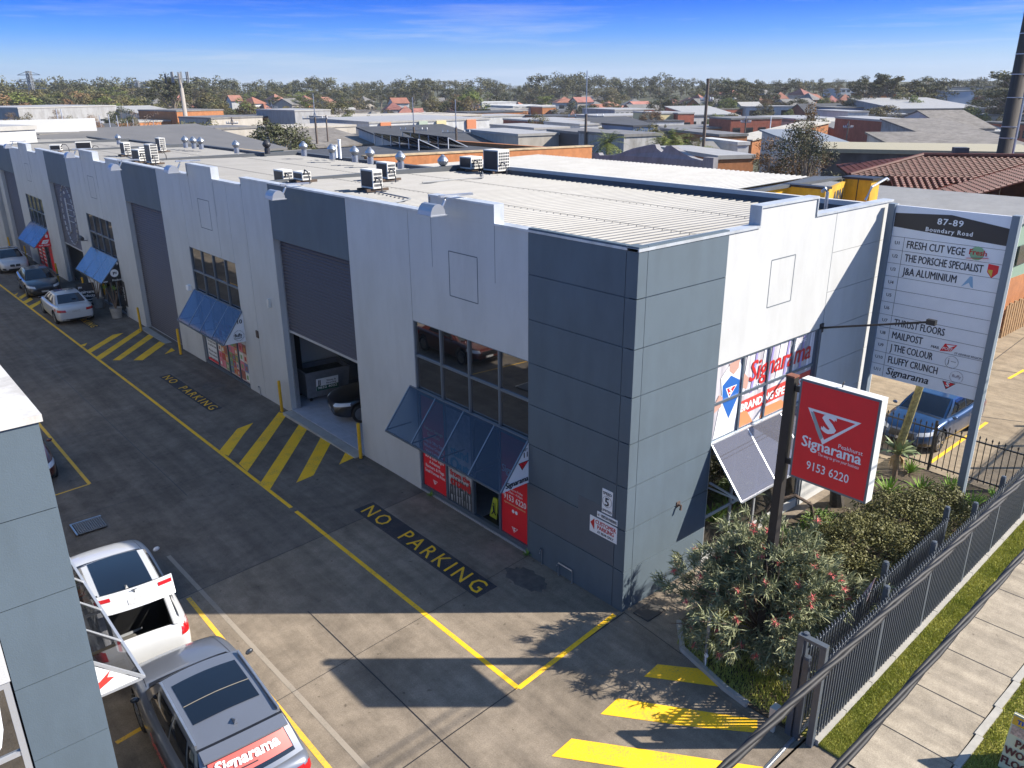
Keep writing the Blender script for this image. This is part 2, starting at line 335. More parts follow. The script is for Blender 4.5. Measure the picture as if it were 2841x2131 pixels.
# street side
def yl(x,y0): return y0+.0355*(x)            # the street runs a touch off the building grid
mb=MB(); mb.poly([(-.3,yl(-.3,-5.36),.03),(60,yl(60,-5.36),.03),(60,yl(60,-6.64),.03),(-.3,yl(-.3,-6.64),.03)]); struct('footpath',mb,M_PATH)
mb=MB(); mb.poly([(-40,-4.6,.004),(-.3,-4.66,.004),(-.3,-12.6,.004),(-40,-14,.004)]); struct('driveway_apron',mb,M_YARD)
mb=MB(); mb.poly([(-60,-12.6,-.1),(200,yl(200,-12.6),-.1),(200,-60,-.1),(-60,-60,-.1)]); struct('road',mb,mat('road_asphalt',(.06,.06,.062),.9,var=.2,scale=5,bump=.3))
mb=MB(); mb.poly([(-.3,-4.5,.006),(60,-2.4,.006),(60,yl(60,-5.36),.006),(-.3,yl(-.3,-5.36),.006)]); struct('verge_soil',mb,M_TURF)
mb=MB(); mb.poly([(-.3,yl(-.3,-6.76),.006),(60,yl(60,-6.76),.006),(60,yl(60,-12.5),.006),(-.3,yl(-.3,-12.5),.006)]); struct('nature_strip_soil',mb,M_TURF)
mb=MB()
for x in range(-2,60): mb.box(x+.004,x+.996,yl(x,-6.76),yl(x,-6.64),-.05,.055)
struct('path_edging_kerb',mb,mat('kerb_concrete',(.36,.34,.3),.8,var=.12,scale=6))
mb=MB()
for k in range(24):
    x=1.0+k*1.52; mb.poly([(x,yl(x,-5.36),.034),(x+.018,yl(x,-5.36),.034),(x+.04,yl(x,-6.64),.034),(x+.02,yl(x,-6.64),.034)])
struct('footpath_joints',mb,M_BLK)
# land out to the horizon
mb=MB(); rings=[0,40,80,130,190,250,310,370,430,500,600,750,1000,1500]; na=96
for r in rings:
    for k in range(na):
        a=2*math.pi*k/na; x=CAM.x+r*math.cos(a);y=CAM.y+r*math.sin(a); mb.v.append((x,y,far_z(x,y)))
for i in range(len(rings)-1):
    for k in range(na): mb.f.append((i*na+k,i*na+(k+1)%na,(i+1)*na+(k+1)%na,(i+1)*na+k)); mb.m.append(0)
struct('land',mb,M_EARTH)
# concrete joints
mb=MB()
def gline(p,q,w,m=0,lift=.004,n=10):
    p=Vector(p).to_2d();q=Vector(q).to_2d();d=(q-p);nn=Vector((-d.y,d.x)).normalized()*w/2
    for i in range(n):
        a=p+d*i/n;b=p+d*(i+1)/n
        mb.add([(a.x-nn.x,a.y-nn.y,gz(a.x,a.y)+lift),(b.x-nn.x,b.y-nn.y,gz(b.x,b.y)+lift),(b.x+nn.x,b.y+nn.y,gz(b.x,b.y)+lift),(a.x+nn.x,a.y+nn.y,gz(a.x,a.y)+lift)],[(0,1,2,3)],m)
gline((-5.21,-4.5),(-5.21,80),.022); gline((-10.2,-.72),(.0,-.06),.022,n=1); gline((-10.2,2.2),(-.1,3.05),.014,n=1)
gline((-10.2,6.75),(-.1,7.55),.02,n=1); gline((.02,-.05),(-.15,-1.75),.02,n=1)
for y in (13.2,19.3,25.5,31.5,38,44,50,56): gline((-10.2,y-.6),(-.1,y),.016,n=1)
struct('paving_joints',mb,M_BLK)
M_STAIN=mat('damp_stain',(.105,.092,.08),.8,var=.3,scale=5)
for cx,cy,rx,ry,sd_ in ((-.75,2.35,.36,.62,1),(-1.0,20.6,.42,.7,2),(-.5,9.9,.2,.5,3),(-7.6,3.2,.5,.9,4)):
    rg=random.Random(sd_); mb=MB(); mb.poly([(cx+rx*math.cos(a*.2244)*rg.uniform(.8,1.15),cy+ry*math.sin(a*.2244)*rg.uniform(.8,1.15),gz(cx,cy)+.0035) for a in range(28)]); struct('paving_stain',mb,M_STAIN)
# painted markings
def paint_mat(name,col,base,wear=.45):
    m=bpy.data.materials.new(name); m.use_nodes=True; t=m.node_tree;n=t.nodes;l=t.links;b=n['Principled BSDF']; b.inputs['Roughness'].default_value=.75
    g=n.new('ShaderNodeNewGeometry'); no=n.new('ShaderNodeTexNoise'); no.inputs['Scale'].default_value=26; no.inputs['Detail'].default_value=8; no.inputs['Roughness'].default_value=.75; l.new(g.outputs['Position'],no.inputs['Vector'])
    nb=n.new('ShaderNodeTexNoise'); nb.inputs['Scale'].default_value=2.2; nb.inputs['Detail'].default_value=3; l.new(g.outputs['Position'],nb.inputs['Vector'])
    ad=n.new('ShaderNodeMath'); ad.operation='MULTIPLY_ADD'; ad.inputs[1].default_value=.45; l.new(nb.outputs[0],ad.inputs[0]); l.new(no.outputs[0],ad.inputs[2])
    r=n.new('ShaderNodeValToRGB'); r.color_ramp.elements[0].position=.53; r.color_ramp.elements[0].color=(wear*.7,)*3+(1,); r.color_ramp.elements[1].position=.72; r.color_ramp.elements[1].color=(1,1,1,1); l.new(ad.outputs[0],r.inputs[0])
    mi=n.new('ShaderNodeMix');mi.data_type='RGBA'; l.new(r.outputs[0],mi.inputs['Factor']); mi.inputs['A'].default_value=(*base,1); mi.inputs['B'].default_value=(*col,1); l.new(mi.outputs['Result'],b.inputs['Base Color']); return m
M_PYEL=paint_mat('yellow_road_paint',(.95,.53,.01),(.21,.165,.1),.5)
M_PYELW=paint_mat('worn_yellow_paint',(.8,.46,.04),(.22,.18,.14),.2)
M_PBLK=paint_mat('black_backing_paint',(.028,.029,.036),(.12,.1,.085),.45)
mb=MB()
gline((-3.31,-.3),(-3.33,22),.11,lift=.004); gline((-3.33,22),(-3.55,62),.11,lift=.004)
gline((-3.31,-.3),(-.2,.03),.11,n=1,lift=.005)
struct('driveway_line',mb,M_PYEL)
mb=MB(); gline((-7.03,-4.3),(-7.03,6.9),.1,lift=.004); gline((-7.1,14.7),(-7.14,40),.1); gline((-7.1,14.7),(-10.1,14.4),.06,n=1); gline((-9.6,3.4),(-8.9,3.5),.1,n=1)
struct('parking_bay_lines',mb,M_PYELW)
mb=MB(); gline((-6.45,-4.3),(-6.75,9),.1,lift=.003)
struct('old_paint_trace',mb,paint_mat('faded_paint',(.3,.255,.2),(.22,.19,.15),.0))
cA=crop(600,1100,3.6867); cB=crop(0,350,2.553); cH=crop(1300,1650,2.765)
def gpoly(mb,c,pts,lift=.005,m=0):
    P=[G(*c(*p)) for p in pts]; mb.poly([(p.x,p.y,p.z+lift) for p in P],m)
mb=MB()
for pts in ([(25,565),(125,610),(280,390),(378,270),(215,332)],[(230,690),(318,770),(728,178),(655,142)],[(455,880),(552,950),(945,312),(862,262)],[(818,884),(995,808),(1180,460),(1080,400)],[(1256,698),(1425,620),(1360,575),(1322,570)],):
    gpoly(mb,cA,pts)
for pts in ([(570,1552),(620,1535),(600,1560)],[(615,1590),(640,1608),(875,1465),(800,1478)],[(680,1636),(712,1655),(1022,1442),(985,1435)],[(798,1659),(850,1659),(1095,1488),(1060,1472)],[(945,1659),(1010,1659),(1172,1542),(1130,1525)],[(1165,1617),(1240,1590),(1215,1572)],
            [(100,1195),(130,1180),(115,1200)],[(130,1213),(150,1225),(205,1190),(180,1185)],[(165,1243),(185,1256),(235,1228),(215,1215)],[(205,1275),(228,1290),(320,1235),(300,1228)]):
    gpoly(mb,cB,pts)
struct('hatched_loading_zone',mb,M_PYEL)
mb=MB()
for pts in ([(1450,535),(1345,630),(1955,712),(1760,568)],[(1145,795),(1012,917),(1660,1008),(2215,1062),(2215,960)],[(790,1105),(636,1240),(1600,1390),(2400,1480),(2600,1400),(2300,1330)]):
    gpoly(mb,cH,pts,.006)
struct('gateway_stripes',mb,M_PYEL)
# NO PARKING stencils
def stencil(P0,P1,P2,nm,ml,text=True):
    """P0,P1: the two corners at the N end, P2: corner at the G end on P0's side"""
    P0,P1,P2=[Vector((p[0],p[1],gz(*p[:2]))) for p in(P0,P1,P2)]; xd=(P2-P0);L=xd.length;xd.normalize();yd=(P1-P0);W=yd.length;yd=yd.normalized()
    b=MB(); u=Vector((0,0,.005)); b.poly([P0+u,P0+xd*L+u,P0+xd*L+yd*W+u,P0+yd*W+u]); struct(nm+'_backing',b,M_PBLK)
    b=MB(); b.text('NO  PARKING',P0+Vector((0,0,.009))+xd*.16+yd*W*.14,xd,yd,W*.72,bold=.004,shear=-.12,fit=L-.3,space=1.35)
    struct(nm,b,ml)
stencil((-2.09,7.95),(-1.45,7.98),(-2.09,2.52),'no_parking_stencil',M_PYEL)
stencil((-2.2,23.4),(-1.72,23.45),(-2.16,18.02),'no_parking_stencil',M_PYEL)
stencil((-2.2,38.6),(-1.72,38.65),(-2.16,33.6),'no_parking_stencil',M_PYEL)

# ================================================================ MAIN BUILDING
BLD=thing('warehouse_building','long row of pale grey and slate industrial units with tall roller doors and stepped parapets','warehouse',(0,0,0))
SW=[0,16.3,31.8,46.9,62.2]; SD=[0,15.9,31.0,46.1,61.4]; ST=[0,18.0,34.0,48.9,64.2,80]; OZ=[0,-.25,-.5,-.78,-1.0]
T=.2
def wallbox(mb,y0,y1,z0,z1,m=0,x0=0,x1=T): 
    if z1>z0 and y1>y0:
        b=MB(); b.box(x0,x1,y0+.009,y1-.009,z0,z1); b.build('slate_panel' if mb=='dark' else 'wall',M_DARK if mb=='dark' else M_WHITE,BLD)
def slab_window(name,parent,y0,y1,z0,z1,nm,mull,gm,plane='x',off=.07,split=True):
    """strip window: frame bars and panes, plane x (facing -x) or y (facing -y); mull = fractions"""
    W=y1-y0; P=(lambda a,b,c:(b,a,c)) if plane=='x' else (lambda a,b,c:(a,b,c))
    fr=MB(); zs=[z0]+([(z0+z1)/2-.0] if split else [])+[z1]; cuts=[0]+list(mull)+[1]
    def bx(mb,a0,a1,b0,b1,c0,c1):
        p=P(a0,b0,c0);q=P(a1,b1,c1); mb.box(min(p[0],q[0]),max(p[0],q[0]),min(p[1],q[1]),max(p[1],q[1]),c0,c1)
    for k,c in enumerate(cuts):
        a=y0+W*c; a0=max(y0,a-.03); a1=min(y1,a+.03); bx(fr,a0,a1,off-.05,off+.04,z0,z1)
    for z in zs:
        for i in range(len(cuts)-1): bx(fr,y0+W*cuts[i]+.03,y0+W*cuts[i+1]-.03,off-.045,off+.035,max(z0,z-.03),min(z1,z+.03))
    f=fr.build(name,M_FRAME,parent)
    for i in range(len(cuts)-1):
        for j in range(len(zs)-1):
            p=MB(); bx(p,y0+W*cuts[i]+.03,y0+W*cuts[i+1]-.03,off,off+.012,zs[j]+.03,zs[j+1]-.03); p.build('pane',gm,f)
    return f
M_AWN=[glass_sheet('awning_glass_clear',(.2,.27,.38),(1,.9,.8),1.33,.02,.22,(.07,.13,.26)),glass_sheet('awning_glass_blue',(.1,.2,.4),(1,.85,.7),1.4,.06,.35,(.06,.14,.34)),glass_sheet('awning_glass_sky',(.05,.12,.3),(1,.8,.62),6,.12),glass_sheet('awning_glass_smoke',(.22,.22,.23),(1,1,1),1.35),glass_sheet('awning_glass_grey',(.4,.4,.44),(.9,.85,.9),1.6,.012,.4,(.21,.21,.25))]
# poly awning: hinged at the window sill, sloping out; side cheek panel on the right end
def awning(parent,y0,y1,zt,zb,out,gm,npan,cheek=None,plane='x',sgn=-1,cheek_end=0):
    P=(lambda a,o,c:(sgn*o,a,c)) if plane=='x' else (lambda a,o,c:(a,sgn*o,c))
    fr=MB()
    for k in range(npan+1):
        a=y0+(y1-y0)*k/npan; fr.bar(P(a,.0,zt),P(a,out,zb),.04,.035)
        fr.bar(P(a,.02,zb+.02),P(a,out-.03,zb+.02),.03,.03) if k in(0,npan) or True else 0
    fr.bar(P(y0,.0,zt),P(y1,.0,zt),.06,.05); fr.bar(P(y0,out,zb),P(y1,out,zb),.05,.045)
    a=fr.build('awning',M_FRAME if gm in(0,1,2) else M_FRAMEL,parent)
    for k in range(npan):
        b0=y0+(y1-y0)*k/npan+.02; b1=y0+(y1-y0)*(k+1)/npan-.02; g=MB()
        qd=[Vector(P(b0,.02,zt+.012)),Vector(P(b1,.02,zt+.012)),Vector(P(b1,out-.01,zb+.022)),Vector(P(b0,out-.01,zb+.022))]
        if (qd[1]-qd[0]).cross(qd[2]-qd[1]).z<0: qd.reverse()
        g.add(qd,[(0,1,2,3)]); g.build('pane',M_AWN[gm],a)
    if cheek:
        e=y0 if cheek_end==0 else y1; d=-.016 if cheek_end==0 else .016
        s=MB(); s.prism([P(e,.0,zt-.05),P(e,out-.04,zb-.0),P(e,.0,zb-.0)],Vector(P(e+d,0,0))-Vector(P(e,0,0))); s.build('side_panel',cheek,a)
    return a
M_FLOOR=mat('tiled_floor',(.42,.44,.5),.5,var=.12,scale=3)
roofs=[]
for u in range(5):
    sw,sdd,oz=SW[u],SD[u],OZ[u]; zt=8+oz; w0,w1=3.08+sw,7.7+sw; d0,d1=10.85+sdd,15.85+sdd; ye=ST[u+1]; ys0=ST[u]
    zg=gz(0,(w0+d0)/2)-.15; zw0,zw1=3.1+oz,5.08+oz; zd=6.2+oz
    # slate pier / light pier at the right hand end
    wl='light'; dk=MB(); dk2=MB()
    if u==0:
        for k in range(8):
            z0=k*1.0125; dk.box(-.012,.12,.3,w0-.01,z0+(.012 if k else -.1),z0+1.0005)
            dk2.box(-.012,.25,-.012,.285,z0+(.012 if k else -.1),z0+1.0005)
        dk.box(.012,.13,.2,w0-.005,-.1,7.985)     # recessed core shows in the grooves
    else: wallbox(wl,ys0,w0,zg-.4,zt)
    wallbox(wl,w0,w1,zw1,zt); wallbox(wl,4.22+sw,6.68+sw,zt+.001,zt+.42)
    wallbox(wl,w1,d0,zg-.4,zt); wallbox(wl,d1,ye,zg-.5,zt)
    # light reveal behind the pier at the door
    wallbox('dark',d0+.0,d1-.0,zd,zt)
    if dk.v: dk.build('slate_panel',M_DARK,BLD); dk2.build('slate_panel',M_DARK,BLD)
    # grooves: square recess outline and panel seams
    gr=MB()
    y0,y1,z0,z1=4.87+sw,5.98+sw,6.07+oz,7.18+oz
    for a in (y0,y1): gr.box(-.0035,.0,a-.013,a+.013,z0,z1)
    for a in (z0,z1): gr.box(-.003,.0,y0,y1,a-.013,a+.013)
    for a in (4.22+sw,6.68+sw): gr.box(-.0025,.0,a-.006,a+.006,zw1+1.6,zt+.3)
    if u: gr.box(-.0025,.0,w0+1.2,w0+1.212,zw1+.02,zt-.1)
    gr.build('groove',mat('groove_shadow_line',(.13,.15,.17),.9),BLD)
    # coping
    cp=MB()
    def cope(a,b,z): cp.box(-.03,T+.06,a,b,z,z+.05)
    cope(ys0-.0,4.2+sw,zt); cope(6.7+sw,ye+.0,zt); cope(4.19+sw,6.71+sw,zt+.42)
    for a in (4.19+sw,6.68+sw): cp.box(-.03,T+.06,a,a+.03,zt+.05,zt+.42)
    cp.box(.0,T,ye-.02,ye,zt-.28,zt) if u<4 else 0
    cp.build('coping',M_FLASH,BLD)
    # window, awning
    slab_window('window',BLD,w0,w1,zw0,zw1,4,[.235,.49,.745],M_GLASSD)
    # roller door
    open_=[2.97,None,2.45,None,None][u]; zb=gz(0,d0+2.5)+.0 if open_ is None else open_+oz
    rd=MB(); n=int((zd-zb)/.105); prof=[]
    for i in range(n+1):
        z=zb+(zd-zb)*i/n; prof.append((z,0)); 
        if i<n: h=(zd-zb)/n; prof+= [(z+h*.15,-.03),(z+h*.5,-.036),(z+h*.8,-.02)]
    vs=[];fs=[]
    for z,o in prof: vs+=[(.24+o,d0,z),(.24+o,d1-.02,z)]
    for i in range(len(prof)-1): fs.append((2*i,2*i+1,2*i+3,2*i+2))
    rd.add(vs,fs); door=rd.build('roller_door',M_ROLL,BLD)
    br=MB(); br.box(.2,.27,d0+.02,d1-.02,zb-.05,zb+.03); br.build('bottom_rail',M_FRAMEL,door)
    for q0,q1 in ((d1-.06,d1),(d0,d0+.04)): rv=MB(); rv.box(T,.34,q0,q1,zg-.3,zd); rv.build('door_jamb',M_STEEL,BLD)
    # sill strip before the door
    # shopfront under the awning
    zs0=gz(0,w0+2)-.0; sf0,sf1=w0,(w1 if u==0 else w1-.0)
    # ribbed roof sheet
    rf=MB(); y=ys0+.0; x0,x1=.2,10.1; zr0,zr1=7.8+oz,7.6+oz
    if u==0: y=.22
    vs=[];fs=[];p=.262
    prof=[]
    while y<ye-.05:
        prof+=[(y,0),(y+.165,0),(y+.185,.036),(y+.24,.036)]; y+=p
    prof.append((ye,0))
    for (yy,h) in prof: vs+=[(x0,yy,zr0+h),(x1,yy,zr1+h)]
    for i in range(len(prof)-1): fs.append((2*i,2*i+1,2*i+3,2*i+2))
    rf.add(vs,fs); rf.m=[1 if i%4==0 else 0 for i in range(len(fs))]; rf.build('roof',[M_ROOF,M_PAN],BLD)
    for xl in (3.45,6.8): lp=MB(); zl=zr0+(zr1-zr0)*(xl-.2)/9.9; lp.box(xl,xl+.022,max(ys0,.22)+.05,ye-.26,zl+.036,zl+.041); lp.build('sheet_lap',mat('lap_line',(.12,.115,.105),.8),BLD)
    fl=MB(); fl.box(10.1,10.42,ys0+.0,ye-.0,zr1-.2,zr1+.17); fl.box(.2,10.1,ye-.24,ye,zr1-.5,zr1+.26) if u<5 else 0
    fl.build('roof_flashing',mat('blue_grey_flashing',(.075,.082,.09),.6,var=.1,scale=2),BLD)
    # far wall of the unit and party walls, shell
    sh=MB(); sh.box(10.15,10.35,ys0+.0+.01,ye-.01,-1.2,7.55+oz); sh.box(.34,10.15,ye-.3,ye-.05,-1.2,7.4+oz); sh.box(T+.0,10.1,ys0+.3,ye-.3,7.3+oz,7.36+oz)
    sh.build('rear_wall',M_INT,BLD)
# end wall closing the row
mb=MB(); mb.box(0,10.3,80.0,80.2,-1.4,7.2); mb.box(-.02,12,80.3,80.6,6.2,8.3); mb.build('end_wall',M_WHITE,BLD)
# short facade to the street (faces -y)
wl=MB(); dk=MB(); lt=MB()
for k in range(8):
    z0=k*1.0125; dk.box(.262,2.85,-.012,.12,z0+(.012 if k else -.1),z0+1.0005)
dk.box(.25,2.85,.014,.15,-.1,7.985); dk.build('slate_panel',M_DARK,BLD)
wl.box(2.86,7.3,0,T,5.1,8); wl.box(3.98,6.3,0,T,8,8.42); wl.box(2.9,7.15,.02,T,0,.24)
for k in range(8):
    z0=k*1.0; wl.box(7.318,10.13,0,T,z0+(.014 if k else -.1),z0+1.0)
lt.box(7.16,10.1,.02,.16,-.1,7.95)
wl.build('wall',M_WHITE,BLD); lt.build('wall_core',M_MIDG,BLD)
gr=MB()
for a in (4.6,5.6): gr.box(a-.013,a+.013,-.0035,0,6.1,7.2)
for a in (6.1,7.2): gr.box(4.6,5.6,-.003,0,a-.013,a+.013)
gr.box(7.3,7.318,-.002,.01,0,8); gr.build('groove',mat('groove_shadow_line',0),BLD)
cp=MB(); cp.box(-.03,3.97,-.03,T+.06,8.0,8.055); cp.box(6.31,10.2,-.03,T+.06,8.0,8.055); cp.box(3.95,6.33,-.03,T+.06,8.42,8.475)
for a in (3.95,6.30): cp.box(a,a+.03,-.03,T+.06,8.055,8.42)
cp.build('coping',M_FLASH,BLD)
sh=MB(); sh.box(10.13,10.3,.0,18,-.1,7.9); sh.build('side_wall',M_WHITE,BLD)
# ---------------------------------------------------------------- interiors, shopfronts
mb=MB()
for i in range(18):
    for j in range(20):
        mb.box(.02+i*.5,.51+i*.5,7.9+j*.5,8.39+j*.5,-.05,.03)
mb.build('workshop_floor',M_FLOOR,BLD)
mb=MB(); mb.box(.0,9,3.0,7.7,-.05,.06); mb.build('shop_floor',mat('shop_floor_tile',(.3,.3,.31),.5,var=.1,scale=4),BLD)
mb=MB(); mb.box(T+.01,9,7.72,7.78,0,7.3); mb.build('partition',M_INT,BLD); mb=MB(); mb.box(.35,5.0,17.2,17.3,0,3.4); mb.build('partition',M_INT,BLD)
for q0,q1,q2 in ((10.85,15.86,.012),(26.75,31.75,gz(0,29)+.012)): mb=MB(); mb.box(-.35,.0,q0,q1,-.4,q2); mb.build('door_threshold',M_CONC,BLD)
def shop_frame(u,y0,y1,z0,z1,cuts):
    f=MB()
    for c in cuts: f.box(.03,.12,c-.04,c+.04,z0,z1)
    f.box(.03,.12,y0,y1,z1-.06,z1); f.box(.02,.13,y0,y1,z0-.15,z0+.07)
    return f.build('shopfront',M_FRAME,BLD)
def pane_x(parent,y0,y1,z0,z1,m,nm='pane',x=.07):
    p=MB(); p.box(x,x+.012,y0,y1,z0,z1); return p.build(nm,m,parent)
XM=Vector((0,-1,0)); ZU=Vector((0,0,1))
# unit 11 (signs shop)
f=shop_frame(0,3.08,7.7,.12,3.05,[3.12,4.21,5.32,6.48,7.66])
a=pane_x(f,6.52,7.62,.2,3.0,M_RED,'poster_panel')
def lines(parent,m,x,yc,z,rows,lh,align='CENTER',wd=.95,bold=.012):
    t=MB()
    for r in rows:
        if r is None: z-=lh*.5; continue
        s,h=(r if isinstance(r,tuple) else (r,lh*.62)); 
        g=text_geo(s,bold,0); ww=g[2]*h/.69; k=min(1,wd/ww) if ww else 1
        t.text(s,(x,yc,z),XM,ZU,h,bold=bold,align=align,sx=k); z-=lh
    return t.build('lettering',m,parent)
lines(a,M_TXTW,.062,7.07,1.28,['Vinyl Lettering','3D & LED Signs','A-frames','Banners & Flags','Small Format Print'],.155)
lines(a,mat('pale_yellow_lettering',(.75,.6,.3),.5),.062,7.07,1.98,['Vehicle Signage','Specialists'],.16); lines(a,M_TXTW,.061,7.07,1.6,['Shop & Office Signs','Window Graphics'],.16)
t=MB(); shield(t,(.06,7.07,.5),XM,ZU,.22,0,1,0); t.build('emblem',[M_TXTW,M_RED],a)
a=pane_x(f,5.36,6.44,.2,3.0,mat('grey_poster',(.42,.43,.44),.5,var=.3,scale=5),'poster_panel')
t=MB()
for k in range(26):
    y=5.45+(k%9)*.115+random.uniform(-.02,.02); z=.3+(k//9)*.23+random.uniform(-.03,.03); t.lathe([(.03,-.001),(.03,.001)],(.064,y,z+.15),8,'x'); t.poly([(.064,y-.05,z-.12),(.064,y+.05,z-.12),(.064,y+.035,z+.12),(.064,y-.035,z+.12)])
t.build('crowd_print',mat('poster_ink',(.07,.075,.08),.6),a)
t=MB(); t.text('stand',(.058,5.9,1.62),XM,ZU,.3,bold=.03,align='CENTER',sx=.85); t.text('Out',(.058,5.9,1.22),XM,ZU,.34,bold=.04,align='CENTER'); t.build('lettering',mat('teal_lettering',(.02,.25,.36),.5),a)
t=MB(); t.text('from the',(.058,5.9,.99),XM,ZU,.17,bold=.03,align='CENTER'); t.text('crowd',(.058,5.9,.72),XM,ZU,.26,bold=.04,align='CENTER',sx=.9); t.build('lettering',M_TXTR,a)
a=pane_x(f,3.16,4.17,.2,3.0,M_RED,'poster_panel')
lines(a,M_TXTW,.062,3.66,1.92,[('Signarama',.2)],.2,bold=.016); lines(a,M_TXTW,.062,3.66,1.5,[('Monday to Friday',.06),('8.30am - 4.30pm',.06)],.1,wd=.6)
lines(a,M_TXTW,.062,3.66,1.18,[('9153 6220',.16)],.1,wd=.85); lines(a,mat('pale_yellow_lettering',0),.062,3.66,1.08,[('signarama.com.au/peakhurst',.05)],.1,wd=.8)
t=MB(); shield(t,(.06,3.66,.48),XM,ZU,.24,0,1,0); t.build('emblem',[M_TXTW,M_RED],a)
t=MB()
for yy in (3.72,3.6): t.lathe([(.05,-.001),(.05,.001)],(.06,yy,.93),12,'x')
t.build('round_icon',M_TXTW,a)
# wet floor stand inside door + mat
k=thing('floor_sign','yellow wet floor stand just inside the open glass shop door','floor sign',(.55,4.95,.06))
b=MB(); b.prism([(.42,5.12,.06),(.42,4.82,.06),(.52,4.88,.62),(.52,5.06,.62)],(.02,0,0)); b.prism([(.66,5.12,.06),(.66,4.82,.06),(.55,4.88,.62),(.55,5.06,.62)],(.02,0,0)); b.build('board',mat('yellow_green_plastic',(.5,.55,.05),.5),k)
b=MB(); b.lathe([(.03,-.001),(.03,.001)],(.44,4.96,.5),8,'x'); b.bar((.43,4.97,.45),(.425,4.93,.3),.012,.05); b.bar((.425,4.93,.3),(.418,5.02,.18),.012,.03); b.bar((.425,4.93,.3),(.418,4.86,.2),.012,.03); b.build('pictogram',M_TXTK,k)
tag(MB().add([(.15,4.28,.064),(.8,4.28,.064),(.8,5.2,.064),(.15,5.2,.064),(.15,4.28,.078),(.8,4.28,.078),(.8,5.2,.078),(.15,5.2,.078)],[(0,3,2,1),(4,5,6,7),(0,1,5,4),(1,2,6,5),(2,3,7,6),(3,0,4,7)]).build('door_mat',M_BLK),'black door mat lying in the open shop doorway','mat')
CH11=awning(BLD,3.08,8.0,3.12,2.02,.88,0,4,M_WHT,'x',-1,0)
t=MB(); yp=3.08-.018
def cheek_text(parent,rows,yp,m=M_TXTK):
    t=MB()
    for s,x,z,h,b,sx in rows: t.text(s,(x,yp-.004,z),(1,0,0),ZU,h,bold=b,align='RIGHT',sx=sx)
    return t.build('lettering',m,parent)
cheek_text(CH11,[('UNIT',-.04,2.88,.06,.01,1),('11',-.05,2.72,.13,.02,1),('Signarama',-.03,2.09,.14,.03,.86)],yp)
t=MB(); shield(t,(-.17,yp-.004,2.62),(1,0,0),ZU,.34,0,1,2); t.build('emblem',[M_TXTK,M_RED,M_TXTR],CH11)
# unit 10
z0=gz(0,21)+.05; f=shop_frame(1,19.38,23.9,z0,2.9,[19.42,20.35,21.4,22.55,23.82-.05])
a=pane_x(f,22.6,23.75,z0+.1,2.85,M_WHT,'poster_panel'); lines(a,M_TXTK,.062,23.17,.85,['The good news','the perfect treat',None,'Wholesale enquiry','Always welcome','Come in and say hi'],.17,wd=.9)
t=MB(); t.box(.06,.069,22.62,23.73,z0+.12,z0+.22); t.build('red_band',M_RED,a)
def collage(parent,y0,y1,z0,z1,seed,n):
    rr=random.Random(seed); cols=[(.5,.06,.05),(.65,.5,.4),(.2,.35,.15),(.7,.7,.66),(.6,.3,.1),(.15,.2,.35),(.65,.2,.25),(.35,.12,.08)]
    ms=[mat('print_colour_%s'%'abcdefgh'[i],c,.5) for i,c in enumerate(cols)]
    t=MB()
    for i in range(n):
        for j in range(int((z1-z0)/((y1-y0)/n))):
            w=(y1-y0)/n; a_=y0+i*w+.015; b_=z0+j*w+.015
            t.box(.058,.068,a_,a_+w-.03,b_,b_+w-.03,rr.randrange(8)); t.box(.0565,.058,a_+w*.25,a_+w*.7,b_+w*.2,b_+w*.65,rr.randrange(8))
    return t.build('printed_picture',ms,parent)
for y0,y1,s in ((21.45,22.5,1),(20.4,21.35,2),(19.47,20.3,3)):
    a=pane_x(f,y0,y1,z0+.1,2.85,mat('poster_pink_grey',(.5,.4,.38),.5,var=.3,scale=4),'poster_panel'); collage(a,y0+.03,y1-.03,z0+.15,2.2,s,3 if s<3 else 2)
a=awning(BLD,19.3,24.1,3.0,1.82,.88,1,4,M_WHT,'x',-1,0)
cheek_text(a,[('10',-.06,2.55,.16,.02,1),('fluffy',-.12,2.05,.13,.02,.8),('CRUNCH',-.14,1.97,.05,.01,1)],19.3-.018)
t=MB()
for k in range(22):
    an=2*math.pi*k/22; t.obox((-.24+.2*math.cos(an),19.3-.021,2.09+.2*math.sin(an)),(.02*math.cos(an),0,.02*math.sin(an)),(0,.001,0),(-.008*math.sin(an),0,.008*math.cos(an)))
t.build('badge_ring',M_TXTK,a)
# unit 9 (dark salon front)
z0=gz(0,37)+.05; f=shop_frame(2,34.9,39.5,z0,2.6,[34.95,36.1,37.2,38.4,39.4])
for y0,y1 in ((34.98,36.06),(36.14,37.16),(37.24,38.36),(38.44,39.36)): pane_x(f,y0,y1,z0+.06,2.55,M_GLASSD)
a=awning(BLD,34.8,39.7,2.66,1.55,1.0,2,3,mat('black_sign_panel',(.012,.013,.016),.4),'x',-1,0)
t=MB(); t.lathe([(.2,-.001),(.2,.001)],(-.3,34.8-.022,2.0),20,'y'); t.build('disc',M_TXTW,a); cheek_text(a,[('JPH',-.2,1.95,.12,.03,.7)],34.8-.024); cheek_text(a,[('9',-.05,2.4,.14,.02,1)],34.8-.018,M_TXTW); 
t=MB(); t.text('HAIR',(-.9,34.8-.022,1.58),(1,0,0),ZU,.07,bold=.02); t.text('Products',(-.45,34.8-.022,1.6),(1,0,0),ZU,.09,bold=.02); t.build('lettering',M_TXTW,a)
t=MB(); t.box(-.012,-.001,34.42,34.85,.2,1.55); p=t.build('wall_sign',M_BLK); tag(p,'narrow black wall sign with white wording beside the dark salon front','sign'); t=MB(); t.text('SALON',(-.016,34.63,.5),ZU,(0,1,0),.16,bold=.02); t.build('lettering',M_TXTW,p)
